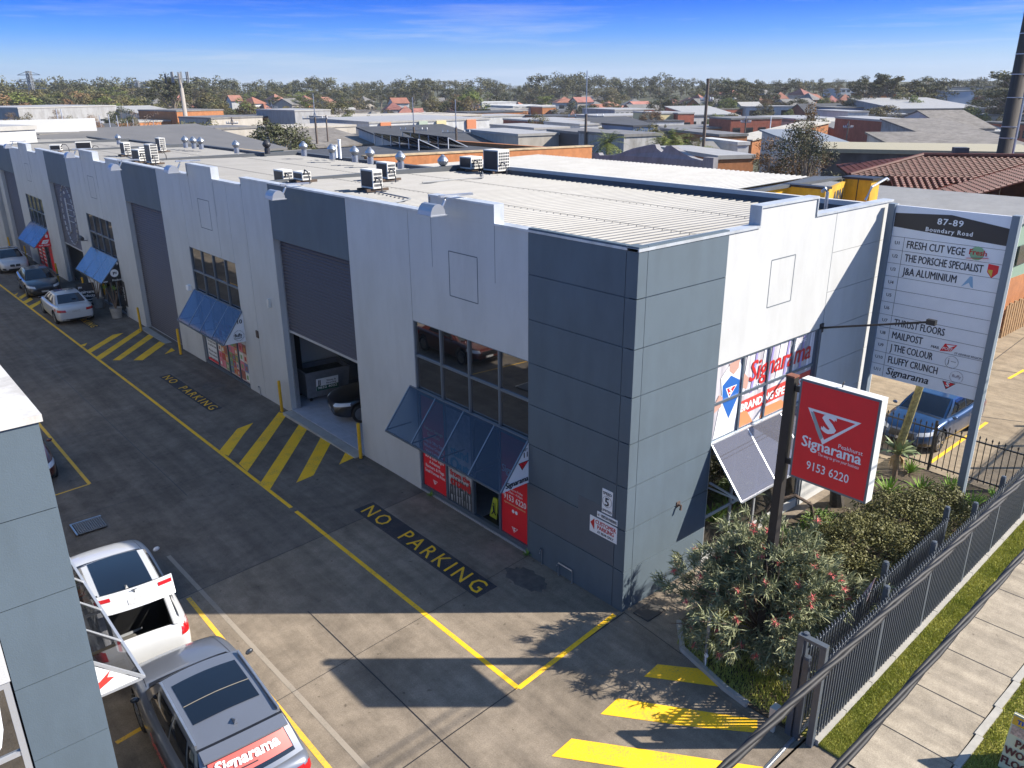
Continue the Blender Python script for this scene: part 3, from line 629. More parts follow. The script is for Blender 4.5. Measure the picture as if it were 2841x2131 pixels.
# unit 8 (red front)
z0=gz(0,53)+.05; f=shop_frame(3,50.0,54.6,z0,2.4,[50.05,51.2,52.3,53.4,54.5])
for i,(y0,y1) in enumerate(((50.1,51.16),(51.24,52.26),(52.34,53.36),(53.44,54.46))):
    a=pane_x(f,y0,y1,z0+.06,2.35,M_RED if i!=1 else M_GLASSD); 
    if i!=1:
        t=MB()
        for k in range(7): zz=z0+.3+k*.25; t.box(.062,.069,y0+.12+.1*(k%2),y1-.15,zz,zz+.09)
        t.build('lettering',M_TXTW if i!=0 else M_REDL,a)
a=awning(BLD,49.9,54.8,2.36,1.3,1.0,2,3,M_RED,'x',-1,0)
cheek_text(a,[('UNIT',-.12,2.12,.05,.01,1),('8',-.1,1.88,.2,.04,1),('MAIL POST',-.08,1.36,.09,.02,1)],49.9-.018,M_TXTW)
t=MB(); y_=49.9-.02; t.add([(-.55,y_,1.5),(-.2,y_,1.5),(-.05,y_,1.74),(-.4,y_,1.74)],[(0,1,2,3)]); t.build('envelope_emblem',M_TXTW,a); t=MB(); t.add([(-.42,y_-.003,1.7),(-.3,y_-.003,1.58),(-.1,y_-.003,1.7),(-.3,y_-.003,1.62)],[(0,1,2,3)]); t.build('emblem_fold',M_RED,a)
# unit 7
a=awning(BLD,65.2,70.0,2.1,1.0,1.0,2,3,M_DARK,'x',-1,0); f=shop_frame(4,65.2,69.9,-.8,2.1,[65.3,66.5,67.6,68.7,69.8])
for y0,y1 in ((65.35,66.45),(66.55,67.55),(67.65,68.65),(68.75,69.75)): pane_x(f,y0,y1,-.75,2.05,M_GLASSD)
# drawn badge on the salon roller door
t=MB(); cy,cz=44.3,3.9
for k in range(30):
    an=2*math.pi*k/30; t.bar((.2,cy+1.35*math.cos(an),cz+1.75*math.sin(an)),(.2,cy+1.35*math.cos(an+.14),cz+1.75*math.sin(an+.14)),.012,.07,up=(1,0,0))
t.bar((.2,44.5,4.9),(.2,44.5,2.9),.012,.1,up=(1,0,0)); t.bar((.2,44.5,2.9),(.2,44.85,2.75),.012,.1,up=(1,0,0)); t.lathe([(.09,-.005),(.09,.005)],(.2,44.5,5.2),10,'x')
for k in range(4): t.bar((.2,44.3,4.6-k*.35),(.2,43.35,4.6-k*.35),.012,.06,up=(1,0,0))
t.build('door_lettering',M_TXTW,[o for o in BLD.children if o.name.startswith('roller_door')][2])
# ---------------------------------------------------------------- street face: printed window, awning, glazed shopfront
XP=Vector((1,0,0))
f=slab_window('window',BLD,2.87,7.15,3.2,5.08,4,[.25,.5,.75],mat('window_print_base',(.4,.38,.42),.25,var=.25,scale=1.1,stretch=(3,3,.35),col2=(.75,.72,.75)),'y',.07)
GR=MB(); y=.058
def fp(pts,m,dy=0): GR.add([(p[0],y-dy,p[1]) for p in pts],[tuple(range(len(pts)))],m)
# torso opening a white shirt over blue, red band, big wording
fp([(3.0,3.25),(3.2,4.3),(3.12,4.72),(3.45,5.0),(3.75,5.03),(3.98,4.75),(3.9,3.9),(3.8,3.25)],0)
fp([(3.2,4.52),(3.5,4.7),(3.88,4.5),(3.86,4.1),(3.55,3.62),(3.24,4.1)],1,.002)
fp([(3.4,5.0),(3.42,4.82),(3.6,4.7),(3.78,4.82),(3.8,5.03)],2,.003)
fp([(2.93,3.9),(3.2,4.0),(3.25,4.22),(3.1,4.32),(2.93,4.1)],2,.003); fp([(3.88,4.3),(4.2,4.2),(4.25,4.45),(4.05,4.62),(3.9,4.55)],2,.003)
fp([(3.95,3.55),(7.1,3.62),(7.1,4.0),(3.95,3.92)],3,.001)
for k in range(9): fp([(4.0+k*.35,4.05),(4.1+k*.35,4.05),(4.2+k*.35,5.05),(4.12+k*.35,5.05)],4 if k%2 else 5,.0005)
fp([(3.96,3.25),(4.6,3.25),(4.3,3.6),(3.96,3.7)],6,.002); fp([(4.9,3.25),(6.2,3.25),(5.8,3.5),(5.0,3.5)],6,.002)
GR.build('window_print',[M_WHT,mat('print_blue',(.02,.12,.42),.4),mat('print_skin',(.5,.3,.24),.5),mat('print_red',(.55,.06,.05),.45),mat('print_violet',(.3,.26,.5),.5),mat('print_pale',(.72,.7,.74),.5),mat('print_orange',(.65,.24,.1),.5)],f)
t=MB(); t.text('Signarama',(4.28,y-.004,4.35),XP,ZU,.5,bold=.012,shear=.15,fit=2.7); t.build('lettering',M_TXTR,f)
t=MB(); t.text('The way to grow your business',(4.6,y-.004,4.1),XP,ZU,.12,fit=2.2); t.text('Peakhurst',(6.0,y-.004,4.86),XP,ZU,.12); t.build('lettering',M_TXTW,f)
t=MB(); t.text('BRANDING SPECIALISTS',(4.02,y-.005,3.65),XP,ZU,.2,bold=.03,fit=2.95); t.build('lettering',M_TXTW,f)
t=MB(); shield(t,(3.55,y-.006,4.42),XP,ZU,.44,0,1,2); t.build('emblem',[M_TXTW,M_RED,M_TXTW],f)
awning(BLD,2.87,7.15,3.18,2.06,.92,4,3,None,'y')
ft=MB(); ft.bar((2.9,-.02,2.2),(2.9,-.88,2.08),.04,.04); ft.build('awning_strut',M_FRAMEL,BLD)
f=MB()
for a in (2.9,3.97,5.04,6.1,7.12): f.box(a-.03,a+.03,.03,.1,.24,3.15)
f.box(2.87,7.15,.03,.1,1.2,1.25); f=f.build('shopfront',M_FRAMEL,BLD)
for a,b in ((2.93,3.94),(4.0,5.01),(5.07,6.07),(6.13,7.09)):
    p=MB(); p.box(a,b,.06,.075,.27,3.12); p.build('pane',M_GLASSD,f)
p=MB(); p.box(7.16,7.2,-.04,.02,3.2,5.08); p.build('edge_trim',M_FRAME,BLD)
# ---------------------------------------------------------------- wall signs by the corner
def wall_sign(nm,label,y0,y1,z0,z1,m):
    b=MB(); b.box(-.022,-.012,y0,y1,z0,z1); return tag(b.build(nm,m),label,'sign')
s=wall_sign('speed_sign','white speed 5 limited sign on the slate corner wall',.38,.68,2.24,2.81,M_WHT)
t=MB(); t.text('SPEED',(-.026,.53,2.69),XM,ZU,.065,bold=.02,align='CENTER'); t.text('5',(-.026,.535,2.43),XM,ZU,.19,bold=.02,align='CENTER'); t.text('LIMITED',(-.026,.53,2.28),XM,ZU,.055,bold=.02,align='CENTER'); t.build('lettering',M_TXTK,s)
t=MB(); 
for k in range(28):
    a=2*math.pi*k/28; t.bar((-.0245,.53+.13*math.cos(a),2.53+.13*math.sin(a)),(-.0245,.53+.13*math.cos(a+.226),2.53+.13*math.sin(a+.226)),.004,.008,up=(1,0,0))
t.build('ring',M_TXTK,s)
s=wall_sign('visitor_parking_sign','narrow white visitor parking arrow sign below the speed sign',.22,.81,2.06,2.2,M_WHT)
t=MB(); t.text('VISITOR PARKING',(-.026,.69,2.095),XM,ZU,.07,bold=.015,fit=.45); t.bar((-.026,.78,2.13),(-.026,.71,2.13),.004,.014,up=(1,0,0)); t.bar((-.026,.785,2.13),(-.026,.75,2.16),.004,.014,up=(1,0,0)); t.bar((-.026,.785,2.13),(-.026,.75,2.1),.004,.014,up=(1,0,0)); t.build('lettering',M_TXTK,s)
s=wall_sign('customer_parking_sign','white customer parking sign with a red arrow, lowest on the slate corner',.22,1.02,1.62,2.02,M_WHT)
t=MB(); t.text('CUSTOMER',(-.026,.545,1.88),XM,ZU,.095,bold=.02,align='CENTER',fit=.6); t.text('PARKING',(-.026,.545,1.76),XM,ZU,.095,bold=.02,align='CENTER',fit=.48); t.add([(-.026,1.0,1.85),(-.026,.88,1.98),(-.026,.88,1.7)],[(0,1,2)]); t.build('lettering',M_TXTR,s)
t=MB(); t.text('AT REAR ONLY',(-.026,.545,1.66),XM,ZU,.06,bold=.015,align='CENTER',fit=.48); t.build('lettering',M_TXTK,s)
# painted-out rectangle left on the corner (patch of different paint)
t=MB(); t.box(-.0145,-.012,1.4,3.04,1.02,1.98); t.box(-.0145,-.012,.3,1.4,1.04,2.36); t.build('paint_patch',M_MIDPAINT,BLD)
# taps, meter, wall fittings
def pipe_tap(y,label,h):
    k=thing('garden_tap',label,'tap',(-.05,y,gz(0,y))); z=gz(0,y); b=MB(); b.tube([(-.04,y,z),(-.04,y,z+h),(-.12,y,z+h),(-.12,y,z+h-.08)],.014,8); b.build('pipe',M_STEEL,k)
    b=MB(); b.lathe([(.035,0),(.035,.015)],(-.08,y,z+h+.03),8); b.build('handle',M_FRAME,k)
pipe_tap(2.55,'thin steel tap standing on the slate corner wall',.42); pipe_tap(18.4,'grey tap low on the pale pier beside the open roller door',.32); pipe_tap(34.55,'small tap on the pale pier beside the potted plant',.45)
k=thing('hose_bracket','grey pipe bracket low on the slate corner wall','pipe',(-.08,1.7,0)); b=MB(); b.tube([(-.06,1.95,0),(-.06,1.95,.34),(-.06,1.5,.34),(-.06,1.5,0)],.02,8); b.tube([(-.06,1.95,.3),(-.12,1.95,.3)],.025,8); b.build('pipe',M_STEEL,k)
def small_box(nm,label,cat,y,z,sy,sz,d,m):
    b=MB(); b.box(-d,0,y-sy/2,y+sy/2,z-sz/2,z+sz/2); b.box(-d-.012,-d,y-sy/2+.015,y+sy/2-.015,z-sz/2+.015,z+sz/2-.02); return tag(b.build(nm,m,bevel=.006),label,cat)
small_box('wall_light','small cream bulkhead light on the pale pier left of the half open roller door','light',16.64,3.83,.12,.3,.1,M_CREAM)
small_box('vent_grille','small brown vent plate on the pale pier below the cream wall light','vent',18.08,2.37,.2,.28,.03,mat('rusty_plate',(.09,.06,.048),.8,var=.3,scale=30))
small_box('alarm_box','white alarm box on the pale wall left of the reflective window','alarm',24.55,3.0,.28,.22,.14,M_WHT)
k=thing('pipe_stub','rusty pipe stub on the sunlit slate street wall','pipe',(1.75,-.06,1.98)); b=MB(); b.tube([(1.75,-.01,2.05),(1.75,-.1,2.05),(1.72,-.12,1.95)],.03,8); b.box(1.69,1.81,-.03,-.012,1.99,2.12); b.build('pipe',mat('rusty_plate',0),k)
k=thing('security_camera','grey security camera on an arm beside the blue awning','camera',(-.3,40.2,3.0)); b=MB(); b.bar((0,40.2,2.95),(-.5,40.2,3.0),.05,.05); b.build('arm',M_MIDG,k); b=MB(); b.tube([(-.3,40.0,3.1),(-.3,40.45,3.12)],[.1,.12],10); b.build('housing',M_DKGREY,k)
# bollards
def bollard(x,y,label):
    z=gz(x,y); k=thing('bollard',label,'bollard',(x,y,z),0,'yellow bollards beside the roller doors'); b=MB(); b.lathe([(.055,-.05),(.055,1.17),(.045,1.195),(.0,1.2)],(x,y,z),14); b.build('post',M_YEL,k,smooth=False); b=MB(); b.lathe([(.1,0),(.1,.012)],(x,y,z),12); b.build('base_plate',M_DKGREY,k); return k
bollard(-.2,10.74,'yellow bollard on the near side of the half open roller door'); bollard(-.22,16.2,'yellow bollard on the far side of the half open roller door')
bollard(-.4,25.9,'yellow bollard left of the unit 10 awning'); bollard(-.42,31.3,'yellow bollard on the far side of the closed roller door behind the parked white sedan')
bollard(-.45,41.2,'yellow bollard partly hidden under the blue salon awning'); bollard(-.5,47.2,'yellow bollard behind the dark parked sedan'); bollard(-.45,56.4,'yellow bollard just left of the red shopfront'); bollard(-.5,61.8,'farthest yellow bollard behind the white coupe')
# floodlights on the parapet
def flood(y,z,label):
    k=thing('floodlight',label,'floodlight',(-.5,y,z),0,'parapet floodlights')
    b=MB(); n=8; pr=[]
    for i in range(n+1): a=math.pi*i/n; pr.append((-.62-.21*math.cos(a)*1.0,.26*math.sin(a)))
    P=[( x,y-.26,z-.28+h) for x,h in pr]; b.prism(P,(0,.52,0)); b.box(-.85,-.38,y-.29,y+.29,z-.30,z-.275); b.build('housing',mat('lamp_housing',(.36,.38,.42),.35,metal=.5),k,smooth=False)
    b=MB(); b.tube([(-.4,y-.1,z-.15),(-.3,y-.1,z+.02),(-.28,y-.1,z+.1)],.035,8); b.bar((-.45,y-.1,z+.12),(.5,y-.1,z+.1),.1,.05); b.build('bracket',M_STEEL,k)
for i,(y,z,l) in enumerate(((5.75,8.43,'grey floodlight on the raised parapet nearest the corner'),(14.0,8.03,'grey floodlight over the half open roller door'),(22.9,8.2,'grey floodlight on the raised parapet of the second unit'),(30.4,7.8,'grey floodlight over the closed roller door with plain slats'),(38.0,7.92,'grey floodlight on the third raised parapet'),(53.6,7.65,'farthest grey floodlight on the fourth raised parapet'))): flood(y,z,l)
# roof plant
def ac(x,y,zb,rz,w,d,h,label,nf=1):
    w*=.78; h*=.56
    k=thing('air_conditioner',label,'air conditioner',(x,y,zb-.02*x+.07),rz,'roof air conditioners')
    b=MB(); b.box(-w/2,w/2,-d/2,d/2,.08,.08+h); b.build('casing',M_CREAM,k,local=True,bevel=.012)
    g=MB()
    for i in range(6):
        for j in range(int(h/.12)): g.box(w/2+.001,w/2+.006,-d/2+.03+i*(d-.06)/6,-d/2+.03+(i+.72)*(d-.06)/6,.15+j*.115,.15+j*.115+.08)
    for i in range(6):
        for j in range(int(h/.12)): g.box(-w/2-.006,-w/2-.001,-d/2+.03+i*(d-.06)/6,-d/2+.03+(i+.72)*(d-.06)/6,.15+j*.115,.15+j*.115+.08)
    g.build('side_grille',M_DKGREY,k,local=True)
    g=MB(); g.box(-w/2+.05,w/2-.05,d/2+.001,d/2+.008,.14,.03+h); g.build('coil',M_BLK,k,local=True)
    g=MB()
    for f_ in range(nf):
        zc=.08+h*(f_+.5)/nf; r=min(w*.36,h/nf*.42); g.lathe([(r,0),(r,-.01),(r*.93,-.012)],(-w*.06,-d/2-.001,zc),20,'y')
    g.build('fan_guard',M_MIDG,k,local=True)
    g=MB()
    for s in(-1,1): g.box(s*w*.35-.05,s*w*.35+.05,-d/2-.25,d/2+.2,0,.08)
    g.build('foot_rail',mat('timber_packer',(.1,.07,.05),.9),k,local=True)
    g=MB(); g.tube([(-w/2,d*.3,.3),(-w/2-.15,d*.4,.45),(-w/2-.35,d*.4,.4),(-w/2-.45,d*.4,.2),(-w/2-.45,d*.4,0)],.025,6); g.build('pipe',M_DKGREY,k,local=True); return k
a90=R_(90)
ac(2.35,13.2,7.79,a90,.95,.36,1.05,'tall air conditioner nearest the parapet, in front of its twin',1); ac(4.55,15.8,7.79,a90,.95,.36,1.0,'air conditioner with a large grille set behind another near the parapet',1)
ac(2.0,18.8,7.56,a90,1.0,.38,.8,'air conditioner close to the step in the parapet',1); ac(1.85,17.0,7.79,a90,.9,.34,.5,'low air conditioner half hidden behind the parapet over the roller door',1)
ac(9.7,17.4,7.79,a90,1.0,.6,.85,'smaller of the two air conditioners at the far roof edge',1); ac(9.9,16.0,7.79,a90,1.2,.6,1.45,'large tall air conditioner at the far roof edge',2)
ac(1.3,31.0,7.55,a90,1.0,.36,1.5,'tall twin fan air conditioner behind the third parapet step',2); ac(1.2,32.6,7.55,a90*1.1,.95,.36,.95,'air conditioner beside the tall twin fan unit',1); ac(3.2,41.5,7.3,a90,.95,.36,1.2,'upright air conditioner alone on the middle roof',1)
ac(3.0,49.6,7.05,R_(160),1.2,.4,1.1,'cream air conditioner showing its round fan on the far roof',1); ac(5.9,43.6,7.32,a90,.95,.36,1.35,'slim air conditioner near the far roof flashing',1); ac(.9,47.5,7.3,R_(150),.8,.34,.6,'small air conditioner peeking over the parapet of the third unit',1); ac(2.0,33.8,7.55,R_(170),.95,.36,1.0,'air conditioner with a round fan behind the grille units',1)
def turbine(x,y,z,label,m,r=.2):
    k=thing('turbine_vent',label,'roof vent',(x,y,z),0,'spinning roof vents')
    b=MB(); b.lathe([(r*.75,0),(r*.75,.3)],(x,y,z),14); b.build('neck',m,k)
    b=MB()
    for i in range(20):
        a0=2*math.pi*i/20; 
        for j in range(6):
            t0=j/6;t1=(j+1)/6; q=lambda t,a:(x+r*1.15*math.sin(math.pi*(.12+.8*t))*math.cos(a+t*.5),y+r*1.15*math.sin(math.pi*(.12+.8*t))*math.sin(a+t*.5),z+.3+.42*t)
            b.add([q(t0,a0),q(t0,a0+.36),q(t1,a0+.26),q(t1,a0)],[(0,1,2,3)])
    b.lathe([(r*.5,.70),(r*.2,.75),(.01,.76)],(x,y,z),12); b.build('vaned_head',m,k)
VEN=[(8.7,18.0,7.56,0),(8.6,21.0,7.56,0),(8.9,24.0,7.56,0),(8.9,25.4,7.56,0),(8.9,27.6,7.56,0),(8.9,30.6,7.56,0),(8.2,33.5,7.56,1),(8.6,38.6,7.3,0),(8.4,43.6,7.3,0),(8.3,44.6,7.3,0),(8.2,45.8,7.3,0),(8.4,51.5,7.02,0),(7.4,57.5,7.02,0)]
VL=['vent nearest the large white neighbouring roof','second from the right in the line of vents','vent third from the right in front of the orange brick wall','vent fourth from the right beside a close neighbour','vent right of the two white pipes','vent behind the grille air conditioners','','vent beside the long dark flashing','vent at the right of a close group of three','middle vent of a close group of three','vent at the left of a close group of three','vent beside the slim far air conditioner','vent farthest left beside the cream air conditioner']
M_DV=mat('dark_vent',(.03,.03,.035),.5)
for (x,y,z,d),l in zip(VEN,VL): turbine(x,y,z,('silver turbine '+l) if not d else 'single black turbine vent among silver ones',M_DV if d else M_STEEL,.2)
for i,(x,y,h) in enumerate(((9.9,29.0,.6),(9.8,28.4,.9))):
    b=MB(); b.lathe([(.07,0),(.07,h)],(x,y,7.5),10); b.lathe([(.09,h),(.09,h+.05)],(x,y,7.5),10); tag(b.build('flue_pipe',M_WHT),['short','tall'][i]+' white flue pipe behind the line of turbine vents','pipe')
for i,pts in enumerate((((2.2,12.7,7.83),(2.0,10.5,7.83),(.5,9.6,7.86)),((9.5,16.4,7.7),(8.0,14.5,7.72),(5.0,14.2,7.78)),((1.2,30.4,7.6),(1.0,27.5,7.6),(.4,26.5,7.62)),((3.1,41.0,7.3),(2.6,38.0,7.32),(.6,37.5,7.36)))):
    b=MB(); b.tube(pts,.022,6); tag(b.build('roof_conduit',M_MIDG),'thin grey conduit lying on the roof '+['beside the nearest air conditioner','from the far edge units','by the third parapet step','of the middle unit'][i],'conduit')
b=MB(); b.tube([(8.4,.9,7.8),(8.4,.9,8.3),(8.45,1.0,8.38),(8.5,1.1,8.3)],.045,8); tag(b.build('roof_pipe',M_STEEL),'grey goose neck pipe on the roof near the street parapet','pipe')
b=MB(); b.tube([(9.9,.6,8.0),(9.95,.5,8.35),(10.4,.35,8.55),(10.5,.35,8.5)],.035,8); tag(b.build('roof_pipe',M_FRAMEL),'bent pale pipe at the far end of the street parapet','pipe')
# long black bracket arm on the street wall
k=thing('bracket_arm','long black lamp arm reaching out from the street wall','lamp arm',(7.25,-.05,5.08)); b=MB(); b.bar((7.25,.0,5.1),(7.25,-2.55,5.79),.045,.045); b.build('arm',M_BLK,k); b=MB(); b.box(7.17,7.33,-.03,0,4.98,5.22); b.build('wall_plate',M_BLK,k); b=MB(); b.box(7.19,7.31,-2.72,-2.52,5.74,5.86); b.build('lamp_head',M_BLK,k)
# ================================================================ NEIGHBOUR ACROSS THE YARD
NB=thing('warehouse_building','pale slate panelled warehouse cut off by the left edge, glass awning low on its side','warehouse',(-10.24,-.65,0))
LX,LY,LH=-10.24,-.65,7.7
sl_=MB(); wl=MB()
for k in range(8):
    z1=LH-.02-k*1.0125; z0=z1-1.0005
    sl_.box(-11.05,LX-.0,LY,LY+.12,max(z0,-.1),z1)
    sl_.box(LX-.12,LX,LY+.13,2.2,max(z0,-.1),z1)
sl_.build('slate_panel',M_DARK,NB)
co=MB(); co.box(-11.04,LX-.02,LY+.02,LY+.11,-.1,LH-.03); co.box(LX-.1,LX-.02,LY+.2,2.2,-.1,LH-.03); co.build('panel_core',M_BACK,NB)
wl.box(-15.5,-11.06,LY,LY+.2,4.8,LH-.02)
for k in range(5):
    y0=2.2+k*15.8
    wl.box(LX-.2,LX,y0,y0+4.7,5.1,LH-.02); wl.box(LX-.2,LX,y0+4.71,y0+8.1,-1,LH-.02); wl.box(LX-.2,LX,y0+13.2,y0+15.79,-1,LH-.02)
wl.build('wall',M_WHITE,NB)
dk=MB()
for k in range(5): y0=2.2+k*15.8; dk.box(LX-.2,LX,y0+8.11,y0+13.19,5.9,LH-.02)
dk.build('slate_panel',M_DARK,NB)
for k in range(5):
    y0=2.2+k*15.8; r=MB(); n=40
    for i in range(n): z=-.8+6.7*i/n; r.box(LX-.28,LX-.24+.02*(i%2),y0+8.11,y0+13.19,z,z+6.7/n)
    r.build('roller_door',M_ROLL,NB)
    f=MB()
    for c in (0,.25,.5,.75,1): f.box(LX-.12,LX-.03,y0+.02+4.6*c,y0+.07+4.6*c,-1,5.1)
    for z in (3.1,4.1): f.box(LX-.12,LX-.04,y0,y0+4.7,z-.03,z+.03)
    f=f.build('window',M_FRAMEL,NB); g=MB(); g.box(LX-.1,LX-.085,y0+.03,y0+4.68,-1,5.09); g.build('pane',M_GLASSD,f)
f=MB(); f.box(-11.14,-11.07,LY+.02,LY+.1,0,4.8); f.box(-15.5,-11.14,LY+.02,LY+.1,4.72,4.8); f.box(-15.5,-11.14,LY+.03,LY+.1,3.78,3.84); f.box(-12.2,-12.13,LY+.02,LY+.1,0,4.72); f=f.build('window',M_FRAMEL,NB)
g=MB(); g.box(-12.13,-11.14,LY+.06,LY+.075,3.84,4.72); g.box(-15,-12.2,LY+.06,LY+.075,3.84,4.72); g.box(-12.13,-11.14,LY+.06,LY+.075,0,3.78); g.box(-15,-12.2,LY+.06,LY+.075,0,3.78); g.build('pane',M_GLASSD,f)
g=MB(); pr=[(-12.1,3.86),(-11.42,3.86),(-11.3,3.98),(-11.24,4.2),(-11.2,4.7),(-12.1,4.7)]; g.prism([(x,LY+.05,z) for x,z in pr],(0,.006,0)); g.build('window_print',M_WHT,f)
co=MB(); co.box(-16,LX+.04,LY-.03,LY+.38,LH-.02,LH+.06); co.box(LX-.3,LX+.04,LY+.38,81.2,LH-.02,LH+.06); co.build('coping',mat('pale_coping',(.62,.6,.57),.6,var=.08,scale=3,dirt=.3),NB)
rf=MB(); rf.box(-24,LX-.31,LY+.39,81.2,LH-.5,LH-.42); rf.box(LX-.34,LX-.3,LY+.38,81.2,LH-.5,LH-.02); rf.build('roof',mat('neighbour_roof_grey',(.16,.165,.18),.6,var=.1),NB)  # roof and inner parapet face share one mid grey
sh=MB(); sh.box(-24,LX-.3,LY+.25,81,-1,LH-.5); sh.build('building_core',M_DKGREY,NB)
a=awning(NB,2.0,6.6,3.15,2.2,1.0,3,4,None,'x',1,0) if False else None
fr=MB(); Y0,Y1,ZT,ZB,OU=1.92,6.5,3.16,2.2,1.0
for k in range(5):
    y=Y0+(Y1-Y0)*k/4; fr.bar((LX,y,ZT),(LX+OU,y,ZB),.045,.045); fr.bar((LX,y,ZB),(LX+OU-.03,y,ZB-.01),.04,.04)
fr.bar((LX+OU,Y0,ZB),(LX+OU,Y1,ZB),.05,.05); fr.bar((LX,Y0,ZT),(LX,Y1,ZT),.05,.05)
a=fr.build('awning',M_FRAMEL,NB)
for k in range(4):
    g=MB(); b0=Y0+(Y1-Y0)*k/4+.03;b1=Y0+(Y1-Y0)*(k+1)/4-.03; g.add([(LX+.02,b0,ZT+.02),(LX+OU-.02,b0,ZB+.03),(LX+OU-.02,b1,ZB+.03),(LX+.02,b1,ZT+.02)],[(0,1,2,3)]); g.build('pane',M_AWN[3],a)
s=MB(); s.prism([(LX,Y0-.01,ZT-.06),(LX+OU-.08,Y0-.01,ZB+.02),(LX,Y0-.01,ZB+.02)],(0,.012,0)); s.build('side_panel',M_WHT,a)
s=MB(); yy=Y0-.014; cx=LX+.2; s.poly([(cx-.18,yy,ZB+.14),(cx+.02,yy,ZB+.12),(cx+.14,yy,ZB+.24),(cx+.1,yy,ZB+.44),(cx-.02,yy,ZB+.6),(cx-.14,yy,ZB+.56)],0); s.poly([(cx-.2,yy-.003,ZB+.08),(cx+.2,yy-.003,ZB+.26),(cx+.36,yy-.003,ZB+.38),(cx+.3,yy-.003,ZB+.28),(cx+.4,yy-.003,ZB+.24),(cx+.16,yy-.003,ZB+.12),(cx-.1,yy-.003,ZB+.03)],1); s.poly([(cx+.06,yy-.004,ZB+.28),(cx+.14,yy-.004,ZB+.34),(cx+.08,yy-.004,ZB+.42)],2)
s.build('vegetable_emblem',[mat('orange_print',(.75,.2,.03),.5),M_REDL,mat('green_print',(.15,.45,.05),.5)],a)
# ================================================================ POLE SIGN
k=thing('pole_sign','red and white sign with a triangle emblem hung on a tall dark square post','sign',(.86,-2.9,0))
b=MB(); b.box(.79,.95,-2.98,-2.82,-.1,6.1); b.box(.785,.955,-2.985,-2.815,6.1,6.13,1); b.build('post',[mat('dark_brown_post',(.022,.018,.017),.6,var=.2,scale=15),mat('rust',(.2,.07,.04),.9,var=.3,scale=12)],k)
b=MB(); b.box(.8,1.02,-4.53,-3.1,4.26,6.14); cab=b.build('sign_cabinet',mat('pale_cabinet',(.7,.7,.68),.45,dirt=.12),k,bevel=.01)
b=MB(); b.box(.793,.799,-4.53,-3.1,4.26,6.14); b.build('face_trim',mat('steel_blue_trim',(.14,.18,.22),.4,metal=.4),cab)
b=MB(); b.box(.787,.793,-4.49,-3.14,4.3,6.1); face=b.build('sign_face',M_RED,cab)
X=.784; t=MB(); shield(t,(X,-3.78,5.66),XM,ZU,.96,0,1,0); t.add([(X-.004,-3.36,5.6),(X-.004,-3.42,5.6),(X-.004,-3.64,5.2),(X-.004,-3.6,5.13),(X-.004,-3.5,5.3)],[(0,1,2,3,4)],2); t.build('emblem',[M_TXTW,M_RED,mat('emblem_grey',(.3,.37,.37),.5)],face)
t=MB(); t.text('Signarama',(X,-3.81,4.93),XM,ZU,.2,bold=.016,align='CENTER',fit=1.08); t.text('Peakhurst',(X,-4.36,5.1),XM,ZU,.075,align='RIGHT'); t.text('The way to grow your business',(X,-4.33,4.84),XM,ZU,.06,align='RIGHT',fit=.74); t.text('9153 6220',(X,-3.8,4.52),XM,ZU,.16,bold=.005,align='CENTER',fit=.78); t.build('lettering',M_TXTW,face)
b=MB(); b.box(.84,.9,-3.1,-2.98,5.85,5.95); b.box(.84,.9,-3.1,-2.98,4.45,4.55); b.tube([(.9,-3.8,6.14),(.9,-3.8,6.2),(.88,-3.83,6.24)],.012,6); b.build('bracket',M_BLK,k)
# ================================================================ DIRECTORY BOARD
k=thing('directory_board','tall white directory board of tenant names between two grey posts','sign',(9.85,-1.7,0))
for i,y in enumerate((-.2,-3.13)):
    b=MB(); b.box(9.72,9.92,y-.085,y+.085,-.1,8.0,0); b.box(9.92,9.935,y-.085,y+.085,-.1,8.0,1); b.build('post',[mat('grey_blue_post',(.17,.21,.25),.5,dirt=.1),M_WHT],k)
b=MB(); b.box(9.8,9.86,-3.045,-.285,3.33,7.97); pan=b.build('board_panel',mat('board_white',(.78,.79,.81),.45,var=.03),k)
X=9.796; t=MB(); t.add([(X,-.3,7.77),(X,-1.68,7.86),(X,-3.03,7.68),(X,-3.03,7.27),(X,-.3,7.42)],[(0,1,2,3,4)]); hd=t.build('header_band',mat('header_brown_black',(.03,.026,.026),.5),pan)
t=MB(); t.text('87-89',(X-.004,-1.68,7.6),XM,ZU,.15,bold=.018,align='CENTER',space=1.15,sx=1.1); t.text('Boundary Road',(X-.004,-1.68,7.4),XM,ZU,.105,bold=.02,align='CENTER',space=1.2); t.build('lettering',M_TXTW,hd)
rows=['FRESH CUT VEGE','THE PORSCHE SPECIALIST','J&A ALUMINIUM','','','','THRUST FLOORS','MAILPOST','J THE COLOUR','FLUFFY CRUNCH','']
t=MB(); g=MB(); zt=7.17; dz=(7.17-3.33)/11
for i,r in enumerate(rows):
    zb=zt-(i+1)*dz; g.box(X-.001,X+.003,-3.04,-.29,zb+dz-.004,zb+dz+.004)
    t.text('U%d'%(i+1),(X,-.46,zb+.15),XM,ZU,.085,bold=.012,align='CENTER')
    if r: t.text(r,(X,-.72,zb+.09),XM,ZU,.19,bold=.012,fit={'FRESH CUT VEGE':1.42,'THE PORSCHE SPECIALIST':1.9,'J&A ALUMINIUM':1.34,'THRUST FLOORS':1.3,'MAILPOST':.8,'J THE COLOUR':1.12,'FLUFFY CRUNCH':1.3}[r])
t.text('Signarama',(X,-.72,3.44),XM,ZU,.2,bold=.016,shear=.18,fit=1.12); g.box(X-.001,X+.003,-.632,-.624,3.34,7.17)
t.build('lettering',M_TXTK,pan); g.build('row_line',M_DKGREY,pan)
lg=MB(); shield(lg,(X,-2.35,3.64),XM,ZU,.34,0,1,2); lg.build('emblem',[M_TXTK,M_RED,M_TXTW],pan)
